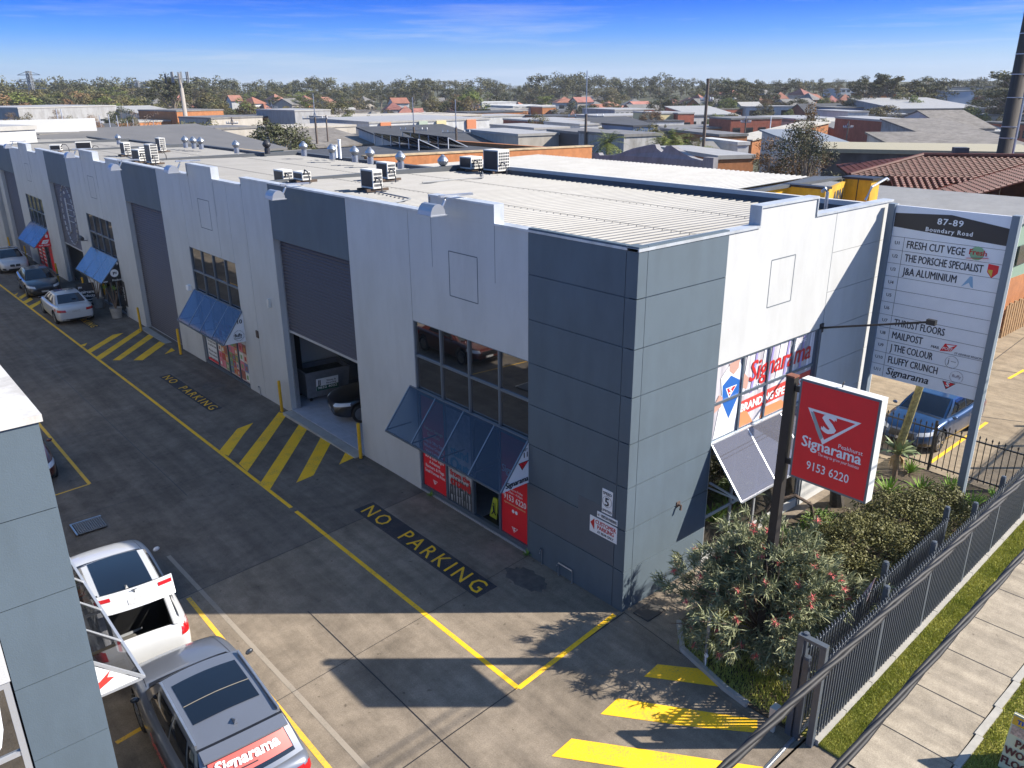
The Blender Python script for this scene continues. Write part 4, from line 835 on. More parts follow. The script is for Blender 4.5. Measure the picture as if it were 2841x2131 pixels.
lg=MB(); z=zt-dz+.17; lg.lathe([(.17,-.002),(.17,.002)],(X,-2.42,z+.02),16,'x',0); lg.bar((X-.004,-2.2,z-.12),(X-.004,-2.7,z-.06),.004,.1,1,up=(1,0,0)); lg.text('Fresh',(X-.006,-2.44,z-.02),XM,ZU,.13,2,bold=.02,align='CENTER'); lg.build('fresh_emblem',[mat('soft_green',(.25,.45,.25),.5),M_RED,M_TXTR],pan)
lg=MB(); z=zt-2*dz+.17; lg.poly([(X,-2.72,z+.16),(X,-2.96,z+.14),(X,-2.96,z-.04),(X,-2.84,z-.18),(X,-2.72,z-.04)],0); lg.poly([(X-.003,-2.74,z+.02),(X-.003,-2.84,z+.02),(X-.003,-2.84,z-.15),(X-.003,-2.74,z-.03)],1); lg.build('crest_emblem',[M_RED,mat('crest_gold',(.65,.45,.05),.5)],pan)
lg=MB(); z=zt-3*dz+.17; lg.poly([(X,-2.2,z-.14),(X,-2.36,z+.14),(X,-2.42,z+.14),(X,-2.48,z-.14),(X,-2.42,z-.12),(X,-2.36,z-.02),(X,-2.26,z-.1)]); lg.build('letter_emblem',mat('soft_blue_print',(.25,.42,.6),.5),pan)
lg=MB(); z=zt-8*dz+.17; lg.poly([(X,-1.98,z-.14),(X,-2.26,z-.09),(X,-2.38,z+.1),(X,-2.08,z+.08)],0); lg.poly([(X-.003,-2.12,z+.06),(X-.003,-2.34,z+.08),(X-.003,-2.2,z-.02)],1); lg.text('MAIL',(X,-1.75,z-.1),XM,ZU,.07,2,bold=.02,shear=.2); lg.text('POST',(X-.005,-2.04,z-.08),XM,ZU,.07,1,bold=.02,shear=.2); lg.text('ST GEORGE REGION',(X,-2.34,z-.14),XM,ZU,.05,2,bold=.015,shear=.2); lg.build('mail_emblem',[M_RED,M_TXTW,M_TXTK],pan)
def ring(mb,y,z,r,n=26,w=.012,m=0,dash=1.0):
    for q in range(n):
        a=2*math.pi*q/n; b_=a+2*math.pi/n*dash; mb.bar((X,y+r*math.cos(a),z+r*math.sin(a)),(X,y+r*math.cos(b_),z+r*math.sin(b_)),.004,w,m,up=(1,0,0))
lg=MB(); z=zt-9*dz+.15; ring(lg,-2.32,z,.16); lg.text('j',(X,-2.22,z-.04),XM,ZU,.14); lg.bar((X,-2.3,z+.02),(X,-2.42,z+.02),.004,.01); lg.build('round_emblem',M_DKGREY,pan)
lg=MB(); z=zt-10*dz+.14; ring(lg,-2.5,z,.16,24,.035,0,.6); lg.text('fluffy',(X,-2.5,z-.02),XM,ZU,.08,bold=.01,align='CENTER'); lg.build('round_emblem',mat('badge_mauve',(.3,.24,.28),.6),pan)
# ================================================================ FENCES
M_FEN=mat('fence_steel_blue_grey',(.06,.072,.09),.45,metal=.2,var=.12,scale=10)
M_FENL=mat('fence_steel_pale',(.085,.1,.12),.45,metal=.2,var=.1,scale=8)  # slightly paler steel tone for rails, posts and portal
FA=Vector((-.4,-4.76)); FD=Vector((1,.0392)).normalized(); FN=Vector((-FD.y,FD.x))
def FP(s,o=0,z=0): p=FA+FD*s+FN*o; return Vector((p.x,p.y,z))
def palisade(nm,label,cat,s0,s1,off,ztop,posts,zb=.12,grp=None,step=.108,post_h=2.12,pm=None):
    k=thing(nm,label,cat,FP(s0,off),0,grp); 
    r=MB()
    for z in (zb+.14,ztop-.25): r.bar(FP(s0,off,z),FP(s1,off,z),.045,.05)
    r.build('rail',M_FENL,k)
    pk=MB(); n=int((s1-s0)/step)
    for i in range(n):
        s=s0+step*(i+.5); 
        a=FP(s,off-.035,zb);b=FP(s,off-.035,ztop-.1); c=FP(s,off-.09,ztop-.03); d=FP(s,off-.06,ztop+.03)
        pk.bar(a,b,.038,.024,up=FN.to_3d()); pk.bar(b,c,.034,.02,up=FN.to_3d()); pk.bar(c,d,.022,.02,up=FN.to_3d())
    pk.build('pickets',M_FEN,k)
    for s in posts:
        p=MB(); c=FP(s,off+.0,0); p.obox(c+Vector((0,0,post_h/2)),FD.to_3d()*.05,FN.to_3d()*.05,Vector((0,0,post_h/2))); p.lathe([(.06,0),(.05,.04),(.0,.05)],c+Vector((0,0,post_h)),8); p.build('post',M_FENL,k)
    return k
palisade('street_fence','steel blue spiked picket fence along the street garden','fence',.12,30,0,1.98,[2.4,4.65,7.0,8.85,11.2,13.5,15.8,18.1,20.4,22.7,25,27.3],.14,None)
palisade('sliding_gate','slid open spiked gate standing close behind the street fence','gate',.05,6.4,.36,1.95,[.05,3.2,6.35],.1,None)
k=thing('gate_portal','grey steel gate portal frame at the near end of the street fence','gate frame',FP(0,0))
b=MB()
for o in (0,.4): b.obox(FP(0,o,1.04),FD.to_3d()*.055,FN.to_3d()*.055,(0,0,1.04))
b.build('post',M_FENL,k); b=MB(); b.bar(FP(0,-.055,2.1),FP(0,.455,2.1),.11,.06); b.build('top_bar',M_FENL,k)
b=MB(); b.obox(FP(-.02,.25,.86),FD.to_3d()*.05,FN.to_3d()*.05,(0,0,.86)); b.lathe([(.07,0),(.06,.05),(0,.06)],FP(-.02,.25,1.72),8); tag(b.build('guide_post',M_FEN),'short round topped gate guide post inside the portal frame','post')
b=MB(); b.obox(FP(-.18,.62,.42),(.09,0,0),(0,.06,0),(0,0,.14)); b.obox(FP(-.18,.62,.14),(.03,0,0),(0,.03,0),(0,0,.14)); tag(b.build('gate_sensor',mat('beige_box',(.5,.45,.38),.6)),'small beige gate motor box behind the portal frame','gate motor')
mb=MB(); 
for i in range(28): mb.obox(FP(i*1.07+.6,-.02,.05),FD.to_3d()*.525,FN.to_3d()*.09,(0,0,.07))
struct('fence_kerb',mb,mat('kerb_concrete',0))
b=MB(); b.bar((-9,-4.95,.012),FP(6.4,.36,.012),.07,.012); b.bar((-9,-4.95,.022),FP(6.4,.36,.022),.02,.02); tag(b.build('gate_track',M_STEEL),'thin steel gate rail set in the driveway entrance','gate track')
# thin spear fence by the carpark
k=thing('carpark_fence','slim dark spear topped fence in front of the blue hatchback','fence',(12.1,-1.4,0)); X2=12.1
b=MB()
for z,zd_ in ((1.34,-.02),(.2,-.02)): b.bar((X2,1.2,z),(X2,-4.1,z),.035,.04)
b.build('rail',M_BLK,k)
b=MB(); y=1.15
while y>-4.1: b.bar((X2,y,.12),(X2,y,1.42),.02,.02); b.lathe([(.012,0),(.028,.05),(0,.12)],(X2,y,1.42),6); y-=.165
b.build('bars',M_BLK,k)
for y in (1.2,-1.44,-4.1): b=MB(); b.bar((X2,y,0),(X2,y,1.62),.06,.06); b.build('post',M_BLK,k)
# bits near the gate
b=MB(); b.bar((-.1,-2.3,0),(-.13,-2.33,1.5),.05,.05); k=thing('timber_stake','leaning grey timber stake standing at the tip of the flowering bush','stake',(-.1,-2.3,0)); b.build('stake',mat('weathered_timber',(.32,.32,.31),.9,var=.2,scale=20),k); b=MB(); b.lathe([(.05,0),(.05,.015)],(-.17,-2.35,.34),10,'x'); b.tube([(-.17,-2.35,.3),(-.17,-2.36,.02)],.012,6); b.build('disc_tag',M_WHT,k)
k=thing('feather_flag','faded pink feather flag leaning behind the spiked street fence','flag',(2.0,-4.0,0))
b=MB(); P=[(2.0,-4.06,.75),(2.0,-4.2,.95),(2.02,-4.3,1.4),(2.02,-4.42,2.2),(2.0,-4.28,1.85),(2.0,-4.12,1.35)]; b.prism(P,(.012,0,0)); b.build('cloth',mat('faded_pink_cloth',(.5,.28,.32),.8,var=.3,scale=7,col2=(.62,.5,.52)),k); b=MB(); b.tube([(2.02,-4.0,0),(2.02,-4.18,.9),(2.025,-4.33,1.4),(2.02,-4.44,2.22)],.012,6); b.build('pole',M_BLK,k)
b=MB(); b.box(0,.6,0,.42,0,.02); k=thing('drain_grate','square steel drain grate in the yard near the left building','drain',(-7.82,11.9,.004)); b=MB()
for i in range(13): b.box(-.33+i*.055,-.31+i*.055,-.32,.32,0,.025)
for j in range(8): b.box(-.33,.35,-.32+j*.085,-.3+j*.085,0,.024)
b.build('grate_bars',M_MIDG,k,local=True); b=MB(); b.box(-.36,.36,-.35,.35,-.0,.004); b.build('pit',M_BLK,k,local=True); b=MB(); b.box(-.4,.38,.33,.37,0,.03); b.box(-.4,-.36,-.35,.33,0,.03); b.build('frame',M_STEEL,k,local=True)
b=MB(); b.box(.15,.75,-.62,-.2,.0,.03); k=b.build('drain_grate',mat('old_iron',(.06,.055,.05),.8)); tag(k,'small rusty drain cover against the sunlit street wall corner','drain')
# A-frame advertising board
k=thing('street_board','yellow and cream sandwich board for flooring cut off at the lower right corner','sign',(1.9,-7.15,0))
b=MB(); b.prism([(1.55,-7.12,.02),(1.55,-7.95,.02),(1.72,-7.95,1.05),(1.72,-7.12,1.05)],(.02,0,0)); fb=b.build('board',mat('cream_board',(.72,.68,.45),.6),k)
b=MB(); b.prism([(2.0,-7.12,.02),(2.0,-7.95,.02),(1.75,-7.95,1.05),(1.75,-7.12,1.05)],(.02,0,0)); b.build('rear_board',M_MIDG,k)
ux=Vector((0,-1,0)); uy=Vector((.163,0,.987)); o=Vector((1.54,-7.12,.02))
t=MB(); P=lambda a,c,e=0:o+ux*a+uy*c+Vector((-.004-e,0,0)); t.poly([P(.01,.86),P(.82,.86),P(.82,1.02),P(.01,1.02)],0); t.poly([P(.03,.68),P(.32,.68),P(.32,.84),P(.03,.84)],1); t.build('printed_band',[mat('orange_yellow_print',(.75,.42,.03),.5),mat('room_picture',(.6,.4,.3),.6,var=.4,scale=25)],fb)
t=MB(); t.text('THRUST FLOORS',P(.08,.9,.004),ux,uy,.075,bold=.04); t.build('lettering',mat('blue_lettering',(.02,.08,.35),.5),fb); t=MB(); t.text('PARQUETRY',P(.15,.5,.004),ux,uy,.13,bold=.03,sx=.85); t.text('WOODEN',P(.02,.31,.004),ux,uy,.13,bold=.03,sx=.85); t.text('FLOORS',P(.02,.12,.004),ux,uy,.13,bold=.03,sx=.85); t.build('lettering',mat('maroon_lettering',(.13,.03,.03),.5),fb)
t=MB(); t.text('TWO',P(.36,.79,.004),ux,uy,.045,bold=.03); t.text('SPECIALIST',P(.34,.74,.004),ux,uy,.045,bold=.03); t.text('SHOWROOMS',P(.36,.69,.004),ux,uy,.045,bold=.03); t.build('lettering',M_TXTK,fb)
# overhead cables: twisted bundles strung along the street, close to the viewpoint
def cable(P0,P1,r,label,tw,sag=.1,n=220):
    b=MB(); P0=Vector(P0);P1=Vector(P1); d=(P1-P0); side=Vector((-d.y,d.x,0)).normalized()
    for s in range(3):
        pts=[]
        for i in range(n+1):
            t=i/n; c=P0+d*t-Vector((0,0,sag*4*t*(1-t))); a=2*math.pi*(t*d.length/tw)+s*2.094; pts.append(c+side*math.cos(a)*r*.95+Vector((0,0,1))*math.sin(a)*r*.95)
        b.tube(pts,r*1.05,6)
    tag(b.build('overhead_cable',mat('cable_sheath',(.012,.011,.011),.65,var=.4,scale=25),smooth=True),label,'cable')
def along(px0,dist,px1):
    A=AT(*px0,dist); d=ray(*px1); B_=CAM
    # point on the street-parallel line through A nearest the second pixel's ray
    u=Vector((1,.0355,0)).normalized(); w0=A-CAM; dn=d.normalized(); b_=u.dot(dn); t=(b_*dn.dot(w0)-u.dot(w0))/(1-b_*b_); return A,A+u*t
A,B_=along((2010,2131),2.3,(2841,1472)); u=(B_-A).normalized(); cable(A-u*3,A+u*34,.011,'thick twisted overhead cable crossing in front of the spiked street fence',.8,.0)
A,B_=along((2325,2131),2.45,(2841,1517)); u=(B_-A).normalized(); cable(A-u*3,A+u*34,.0095,'thinner twisted overhead cable hanging over the footpath edge',1.1,.0)
# garden edge kerb + weeds handled with plants
# ================================================================ VEHICLES
M_TYRE=mat('tyre_rubber',(.018,.018,.019),.8); M_RIM=mat('alloy_rim',(.42,.43,.45),.3,metal=.8); M_CARG=mat('car_glass',(.006,.008,.012),.02,spec=.8,ior=1.6)
M_TAIL=mat('tail_lamp_red',(.35,.008,.01),.15); M_HEAD=mat('head_lamp',(.55,.57,.6),.08,spec=.9); M_PLATE=mat('plate_grey',(.4,.4,.4),.5,var=.3,scale=20); M_TRIM=mat('car_trim_black',(.012,.012,.014),.35)
def paint(name,c,metal=.0,rough=.3): return mat(name,c,rough,metal=metal,coat=1.0,var=.03,scale=2)
def evaluated(ob,name):
    dg=bpy.context.evaluated_depsgraph_get(); dg.update(); me=bpy.data.meshes.new_from_object(ob.evaluated_get(dg)); me.name=name; return me
def car(name,label,cat,loc,fwd,L,W,H,pm,kind='sedan',ground=.17,wheel_r=.33,wb=None,glassroof=None,tail='split',rim=M_RIM,boot=False,mirror=None,grille='plain'):
    """forward = local +Y"""
    rz=math.atan2(fwd[1],fwd[0])-math.pi/2
    k=thing(name,label,cat,loc,rz)
    hw=W/2; hl=L/2; wb=wb or L*.6; ya=wb/2+.03*L*.2; yr=-wb/2+.0
    if kind=='sedan': st=[(-.5,.72,.74),(-.49,.9,.84),(-.46,.99,.91),(-.40,1.0,.95),(-.28,.99,.985),(-.1,.95,1),(.08,.93,1),(.2,.955,.995),(.3,.93,.98),(.4,.85,.94),(.46,.76,.86),(.49,.66,.76),(.5,.56,.68)]
    elif kind=='hatch': st=[(-.5,.72,.76),(-.49,.92,.86),(-.465,1.02,.93),(-.40,1.02,.965),(-.28,1.0,.99),(-.1,.96,1),(.08,.94,1),(.18,.99,.995),(.28,.97,.985),(.4,.87,.94),(.46,.77,.86),(.49,.66,.75),(.5,.56,.66)]
    else: st=[(-.5,.78,.76),(-.49,1.0,.86),(-.465,1.1,.93),(-.40,1.12,.965),(-.28,1.1,.99),(-.1,1.06,1),(.08,1.03,1),(.18,1.08,.995),(.28,1.07,.985),(.4,.98,.95),(.46,.88,.88),(.49,.76,.78),(.5,.64,.7)]
    zb=ground; rows=[]
    for t,zt,wf in st:
        w=hw*wf; e=abs(t); z0=zb+(.12 if e>.47 else .05 if e>.44 else 0); zm=z0+(zt-z0)*.5
        half=[(0,z0),(.7*w,z0),(.93*w,z0+.04),(.985*w,z0+.16),(w,zm),(.985*w,zt-.14),(.94*w,zt-.05),(.84*w,zt+.0),(.45*w,zt+.03),(0,zt+.035)]
        ring_=[(-x,z) for x,z in half[::-1]]+half[1:-1] if False else half+[(-x,z) for x,z in half[-2:0:-1]]
        rows.append([(x,t*L,z) for x,z in ring_])
    b=MB(); n=len(rows[0])
    for r in rows: b.v+=r
    for i in range(len(rows)-1):
        for j in range(n): b.f.append((i*n+j,i*n+(j+1)%n,(i+1)*n+(j+1)%n,(i+1)*n+j)); b.m.append(0)
    b.f.append(tuple(range(n))[::-1]); b.f.append(tuple(range((len(rows)-1)*n,len(rows)*n))); b.m+=[0,0]
    body=b.build('body',pm,k,local=True,smooth=True)
    s=body.modifiers.new('s','SUBSURF'); s.levels=2; s.render_levels=2
    cut=MB()
    for y in (ya,yr):
        for sx in (-1,1): cut.lathe([(wheel_r+.055,0),(wheel_r+.055,.45)],(sx*(hw-.27) if sx>0 else -(hw-.27)-.45,y,wheel_r),24,'x')
    if boot: cut.box(-hw*.68,hw*.68,-hl-.2,-hl+1.0,.4,2)
    co=cut.build('wheel_cutter',M_TRIM); co.matrix_world=wm(k)@Matrix.Identity(4) if False else co.matrix_world
    co.parent=k; co.matrix_parent_inverse=Matrix.Identity(4)
    # cutter was centred by build(); put the vertices back in local car space
    lo=co.location.copy(); co.data.transform(Matrix.Translation(lo)); co.location=(0,0,0)
    bm_=body.modifiers.new('b','BOOLEAN'); bm_.object=co; bm_.operation='DIFFERENCE'; bm_.solver='EXACT'
    bpy.context.view_layer.update()
    me=evaluated(body,'body'); body.modifiers.clear(); body.data=me; bpy.data.objects.remove(co)
    # hide dark underside of arches with an inner liner
    for y in (ya,yr): ln=MB(); ln.box(-hw+.26,hw-.26,y-wheel_r-.06,y+wheel_r+.06,ground+.02,wheel_r*2+.05 if not boot or y>0 else .5); ln.build('wheel_well',M_TRIM,k,local=True)
    # greenhouse
    if kind=='sedan': A,B,C,D=.235,.055,-.2,-.36; za,zd=.94,.985
    elif kind=='hatch': A,B,C,D=.225,.05,-.30,-.44; za,zd=.955,1.04
    else: A,B,C,D=.215,.075,-.36,-.455; za,zd=1.06,1.14
    A*=L;B*=L;C*=L;D*=L; wa,wd,wr=hw*.84,hw*.82,hw*.63
    if kind=='suv': wr=hw*.7
    if kind=='hatch': wr=hw*.66
    zr=H-.05
    def side_curve(s):   # s 0..1 from A to D along belt
        return A+(D-A)*s
    def front(u,v): x=(2*u-1); y=A+(B-A)*v; w=wa+(wr-wa)*v; return (x*w,y+.1*(1-x*x)*(1-v*.4),za+(zr-za)*v+.03*math.sin(math.pi*v)+.02*(1-x*x)*v)
    def rear(u,v): x=(2*u-1); y=D+(C-D)*v; w=wd+(wr-wd)*v; return (x*w,y-.07*(1-x*x)*(1-v*.5),zd+(zr-zd)*v+.025*math.sin(math.pi*v)+.02*(1-x*x)*v)
    def roof(u,v): x=2*u-1; y=B+(C-B)*v; return (x*wr,y+.06*(1-x*x)*(1-v)-.035*(1-x*x)*v,zr+.02*(1-x*x)+.035*math.sin(math.pi*v)*(1-.4*abs(x)))
    def sidef(sg):
        def f(u,v):  # u 0 front..1 rear, v 0 belt..1 roof
            y0=A+(D-A)*u; w0=wa+(hw*.87-wa)*math.sin(math.pi*min(1,u*1.0)) if True else 0; w0=wa+(wd-wa)*u+hw*.035*math.sin(math.pi*u); y1=B+(C-B)*u
            z0=za+(zd-za)*u; z1=zr+.035*math.sin(math.pi*u)*.6
            x=w0+(wr-w0)*v+.03*math.sin(math.pi*v); return (sg*x,y0+(y1-y0)*v,z0+(z1-z0)*v)
        return f
    g=MB(); g.grid(front,10,6); g.grid(roof,10,8); 
    if not boot: g.grid(rear,10,6)
    g.grid(sidef(1),14,5); g.grid(sidef(-1),14,5)
    g.build('cabin',pm,k,smooth=True,local=True)
    def sub(f,u0,u1,v0,v1,off,name_,m,parent=k,nu=10,nv=6):
        def ff(u,v):
            uu=u0+(u1-u0)*u; vv=v0+(v1-v0)*v; p=Vector(f(uu,vv)); e=.01
            du=Vector(f(min(1,uu+e),vv))-Vector(f(max(0,uu-e),vv)); dv=Vector(f(uu,min(1,vv+e)))-Vector(f(uu,max(0,vv-e))); nn=du.cross(dv).normalized()
            c=Vector((0,(A+D)/2,.9)); 
            if nn.dot(p-c)<0: nn=-nn
            return p+nn*off
        q=MB(); q.grid(ff,nu,nv); return q.build(name_,m,parent,smooth=True,local=True)
    sub(front,.05,.95,.02,.95,.008,'windscreen',M_CARG)
    if not boot: sub(rear,.07,.93,.12 if kind!='suv' else .1,.93,.008,'rear_window',M_CARG)
    for sg in (1,-1):
        f=sidef(sg); sub(f,.1,.475,.07,.88,.008,'side_window',M_CARG); sub(f,.5,.80 if kind!='suv' else .78,.07,.88,.008,'side_window',M_CARG)
        if kind!='sedan': sub(f,.815,.93,.12,.85,.008,'side_window',M_CARG)
        m=MB(); mx_=sg*(hw+.09); my=A-.2*L*.2; m.add([(sg*(hw-.05),my+.02,za+.0),(mx_+sg*.06,my+.06,za+.02),(mx_+sg*.06,my-.05,za+.02),(sg*(hw-.05),my-.06,za),(sg*(hw-.03),my+.03,za+.13),(mx_+sg*.05,my+.05,za+.13),(mx_+sg*.05,my-.06,za+.14),(sg*(hw-.02),my-.06,za+.14)],[(0,3,2,1),(4,5,6,7),(0,1,5,4),(1,2,6,5),(2,3,7,6),(3,0,4,7)])
        mo=m.build('mirror',mirror or pm,k,smooth=True,local=True); s=mo.modifiers.new('s','SUBSURF'); s.levels=2; s.render_levels=2
    if glassroof: sub(roof,.1,.9,glassroof[0],glassroof[1],.008,'glass_roof',M_CARG)
    # wheels
    for y in (ya,yr):
        for sg in (1,-1):
            w_=MB(); x0=sg*(hw-.225); d=sg*.2; w_.lathe([(wheel_r*.62,0),(wheel_r*.93,0),(wheel_r,d*.15),(wheel_r,d*.85),(wheel_r*.94,d),(wheel_r*.7,d),(wheel_r*.66,d*.8)],(x0,y,wheel_r),28,'x'); wo=w_.build('wheel',M_TYRE,k,smooth=False,local=True)
            r=MB(); xx=x0+d*.93
            for q in range(10):
                a=2*math.pi*q/10; a2=a+(.16 if q%2 else -.16)
                r.bar((xx+sg*.012,y+.05*math.cos(a),wheel_r+.05*math.sin(a)),(xx,y+wheel_r*.66*math.cos(a2),wheel_r+wheel_r*.66*math.sin(a2)),.035,.02,up=(1,0,0))
            r.lathe([(.07,0),(.06,sg*.02),(0,sg*.024)],(xx,y,wheel_r),10,'x'); r.lathe([(wheel_r*.7,-sg*.02),(wheel_r*.7,sg*.004),(wheel_r*.64,sg*.004),(wheel_r*.64,-sg*.02)],(xx,y,wheel_r),28,'x')
            r.build('rim',rim,wo,local=True)
            dd=MB(); dd.lathe([(wheel_r*.66,0),(wheel_r*.66,.004)],(x0+d*.55,y,wheel_r),20,'x'); dd.build('brake_disc',M_TRIM,wo,local=True)
    # decals projected on the body
    bvh=BVHTree.FromPolygons([v.co[:] for v in body.data.vertices],[p.vertices[:] for p in body.data.polygons])
    def hit(p,d):
        r=bvh.ray_cast(Vector(p),Vector(d).normalized()); return r
    def decal(name_,corners,d,m,nu=6,nv=4,off=.007,parent=k):
        c=[Vector(q) for q in corners]; vs=[];ok=True;q=MB()
        for j in range(nv+1):
            for i in range(nu+1):
                u=i/nu;v=j/nv; p=(c[0]*(1-u)+c[1]*u)*(1-v)+(c[3]*(1-u)+c[2]*u)*v; h=hit(p,d)
                if h[0] is None: vs.append(None); continue
                nn=h[1]; nn=nn if nn.dot(Vector(d))<0 else -nn; vs.append(h[0]+nn*off)
        idx={}
        for i,v in enumerate(vs):
            if v is not None: idx[i]=len(q.v); q.v.append(tuple(v))
        for j in range(nv):
            for i in range(nu):
                a=[j*(nu+1)+i,j*(nu+1)+i+1,(j+1)*(nu+1)+i+1,(j+1)*(nu+1)+i]
                if all(x in idx for x in a): q.f.append(tuple(idx[x] for x in a)); q.m.append(0)
        if not q.f: return None
        return q.build(name_,m,parent,smooth=True,local=True)
    up=.08 if kind=='suv' else 0
    fy=hl+1; F=(0,-1,0); zh=.62+up
    for sg in (1,-1):
        decal('headlight',[(sg*hw*.5,fy,zh),(sg*hw*.93,fy,zh+.05),(sg*hw*.9,fy,zh+.16),(sg*hw*.52,fy,zh+.1)],F,M_HEAD,8,4)
        decal('fog_lamp',[(sg*hw*.6,fy,.3+up),(sg*hw*.82,fy,.32+up),(sg*hw*.82,fy,.44+up),(sg*hw*.62,fy,.42+up)],F,M_TRIM,5,3)
    if grille=='kidney':
        for sg in (1,-1): decal('grille',[(sg*.02,fy,.5),(sg*.3,fy,.52),(sg*.3,fy,.66),(sg*.03,fy,.66)],F,M_TRIM)
    else: decal('grille',[(-hw*.45,fy,.46+up),(hw*.45,fy,.46+up),(hw*.42,fy,.66+up),(-hw*.42,fy,.66+up)],F,M_TRIM,8,4)
    decal('lower_grille',[(-hw*.5,fy,.26+up),(hw*.5,fy,.26+up),(hw*.45,fy,.38+up),(-hw*.45,fy,.38+up)],F,M_TRIM,8,3)
    decal('number_plate',[(-.19,fy,.39+up),(.19,fy,.39+up),(.19,fy,.48+up),(-.19,fy,.48+up)],F,M_PLATE,4,2,.014)
    by=-hl-1; Bk=(0,1,0); zt=.72+up*1.4
    if not boot:
        if tail=='bar':
            decal('tail_light',[(-hw*.97,by,zt+.1),(hw*.97,by,zt+.1),(hw*.97,by,zt+.16),(-hw*.97,by,zt+.16)],Bk,M_TAIL,16,2)
        for sg in (1,-1): decal('tail_light',[(sg*hw*.5,by,zt),(sg*hw*.95,by,zt+.02),(sg*hw*.93,by,zt+.15),(sg*hw*.52,by,zt+.12)],Bk,M_TAIL,8,4)
        decal('number_plate',[(-.19,by,zt-.04),(.19,by,zt-.04),(.19,by,zt+.07),(-.19,by,zt+.07)],Bk,M_PLATE,4,2,.012)
    decal('rear_diffuser',[(-hw*.75,by,.25),(hw*.75,by,.25),(hw*.7,by,.38),(-hw*.7,by,.38)],Bk,M_TRIM,8,3)
    for sg in (1,-1):
        S=(-sg,0,0); X_=sg*(hw+1)
        for y in (B*.9+.38,(B+C)/2-.02,C+.25): decal('door_gap',[(X_,y,.3),(X_,y+.012,.3),(X_,y+.012,za-.06),(X_,y,za-.06)],S,M_TRIM,1,8,.003)
        for y in (.12,-.85): decal('door_handle',[(X_,y-.1+(B+C)/2*.0,za-.2),(X_,y+.1,za-.2),(X_,y+.1,za-.16),(X_,y-.1,za-.16)],S,pm,3,1,.02)
        decal('sill_trim',[(X_,-wb/2+.4,ground+.03),(X_,wb/2-.4,ground+.03),(X_,wb/2-.4,ground+.13),(X_,-wb/2+.4,ground+.13)],S,M_TRIM,6,2,.004)
    T_=(0,0,-1)
    for sg in (1,-1):
        decal('bonnet_gap',[(sg*hw*.78,A+.1,3),(sg*hw*.79,A+.1,3),(sg*hw*.7,hl*.93,3),(sg*hw*.69,hl*.93,3)],T_,M_TRIM,1,10,.003)
    decal('scuttle',[(-hw*.75,A+.05,3),(hw*.75,A+.05,3),(hw*.72,A+.16,3),(-hw*.72,A+.16,3)],T_,M_TRIM,10,2,.006)
    if not boot and kind!='sedan': decal('boot_gap',[(-hw*.8,by,.55),(hw*.8,by,.55),(hw*.8,by,.56),(-hw*.8,by,.56)],Bk,M_TRIM,10,1,.003)
    if kind=='sedan' and not boot:
        decal('boot_gap',[(-hw*.78,-hl*.93,3),(-hw*.77,-hl*.93,3),(-hw*.77,D-.05,3),(-hw*.78,D-.05,3)],T_,M_TRIM,1,8,.003); decal('boot_gap',[(hw*.78,-hl*.93,3),(hw*.77,-hl*.93,3),(hw*.77,D-.05,3),(hw*.78,D-.05,3)],T_,M_TRIM,1,8,.003)
    an=MB(); an.add([(-.02,C+.35,zr+.05),(.02,C+.35,zr+.05),(.03,C+.2,zr+.04),(-.03,C+.2,zr+.04),(0,C+.2,zr+.13)],[(0,1,4),(1,2,4),(2,3,4),(3,0,4)]); an.build('antenna',pm,k,local=True)
    return dict(o=k,decal=decal,sub=sub,front=front,rear=rear,roof=roof,side=sidef,A=A,B=B,C=C,D=D,hw=hw,hl=hl,zr=zr,wr=wr,zd=zd,wd=wd,za=za,bvh=bvh)
P_WHITE=paint('white_car_paint',(.5,.51,.52)); P_GREY=paint('grey_car_paint',(.16,.175,.21),.3,.3); P_BLACK=paint('black_car_paint',(.008,.008,.01)); P_DKBLUE=paint('dark_graphite_paint',(.03,.036,.045),.3); P_BLUE=paint('blue_car_paint',(.012,.045,.12),.4,.3); P_MAROON=paint('maroon_car_paint',(.08,.018,.014),.2)
Y_=(0,1)
# white electric hatchback with the boot open
c=car('parked_car','white hatchback with its tailgate raised showing bags in the boot','car',(-8.36,6.95,0),(.085,1),4.72,1.86,1.52,P_WHITE,'hatch',boot=True,wheel_r=.34,glassroof=(0,1.0),mirror=P_WHITE)
k=c['o']; hl,hw=c['hl'],c['hw']; hinge_y=c['C']; zr=c['zr']
tg=MB()
def tgf(u,v):
    x=2*u-1; w=c['wr']+(hw*.74-c['wr'])*v; y=hinge_y-.56*v; return (x*w,y-.08*(1-x*x)*v,zr+.02+.5*v+.03*(1-x*x))
tg.grid(tgf,10,6); gl=tg.build('tailgate',P_WHITE,k,smooth=True,local=True)
c['sub'](tgf,.08,.92,.0,1.0,.008,'tailgate_glass',M_CARG,gl)
def lid(u,v):
    x=2*u-1; w=hw*.78; y=hinge_y-.57-.34*v; z=zr+.53-.04*v-.2*v*v; return (x*w*(1-.05*v),y-.1*(1-x*x),z+.02*(1-x*x))
q=MB(); q.grid(lid,14,8); ld=q.build('tailgate_panel',P_WHITE,gl,smooth=True,local=True)
q=MB(); q.grid(lambda u,v:tuple(Vector(lid(u,v))+Vector((0,.06,-.03))),14,8); q.build('tailgate_lining',M_TRIM,gl,smooth=True,local=True)
for u0,u1 in((.02,.2),(.8,.98)): c['sub'](lid,u0,u1,.3,.5,.012,'tail_light',M_TAIL,gl,4,2)
c['sub'](lid,.39,.61,.62,.84,.012,'number_plate',M_PLATE,gl,3,2)
q=MB(); e=Vector(lid(.5,.28))+Vector((0,-.012,.012)); q.bar(e+Vector((-.05,0,.03)),e+Vector((.05,0,.03)),.02,.006); q.bar(e+Vector((0,0,.03)),e+Vector((0,-.02,-.04)),.02,.006); q.build('badge',M_TRIM,gl,local=True)
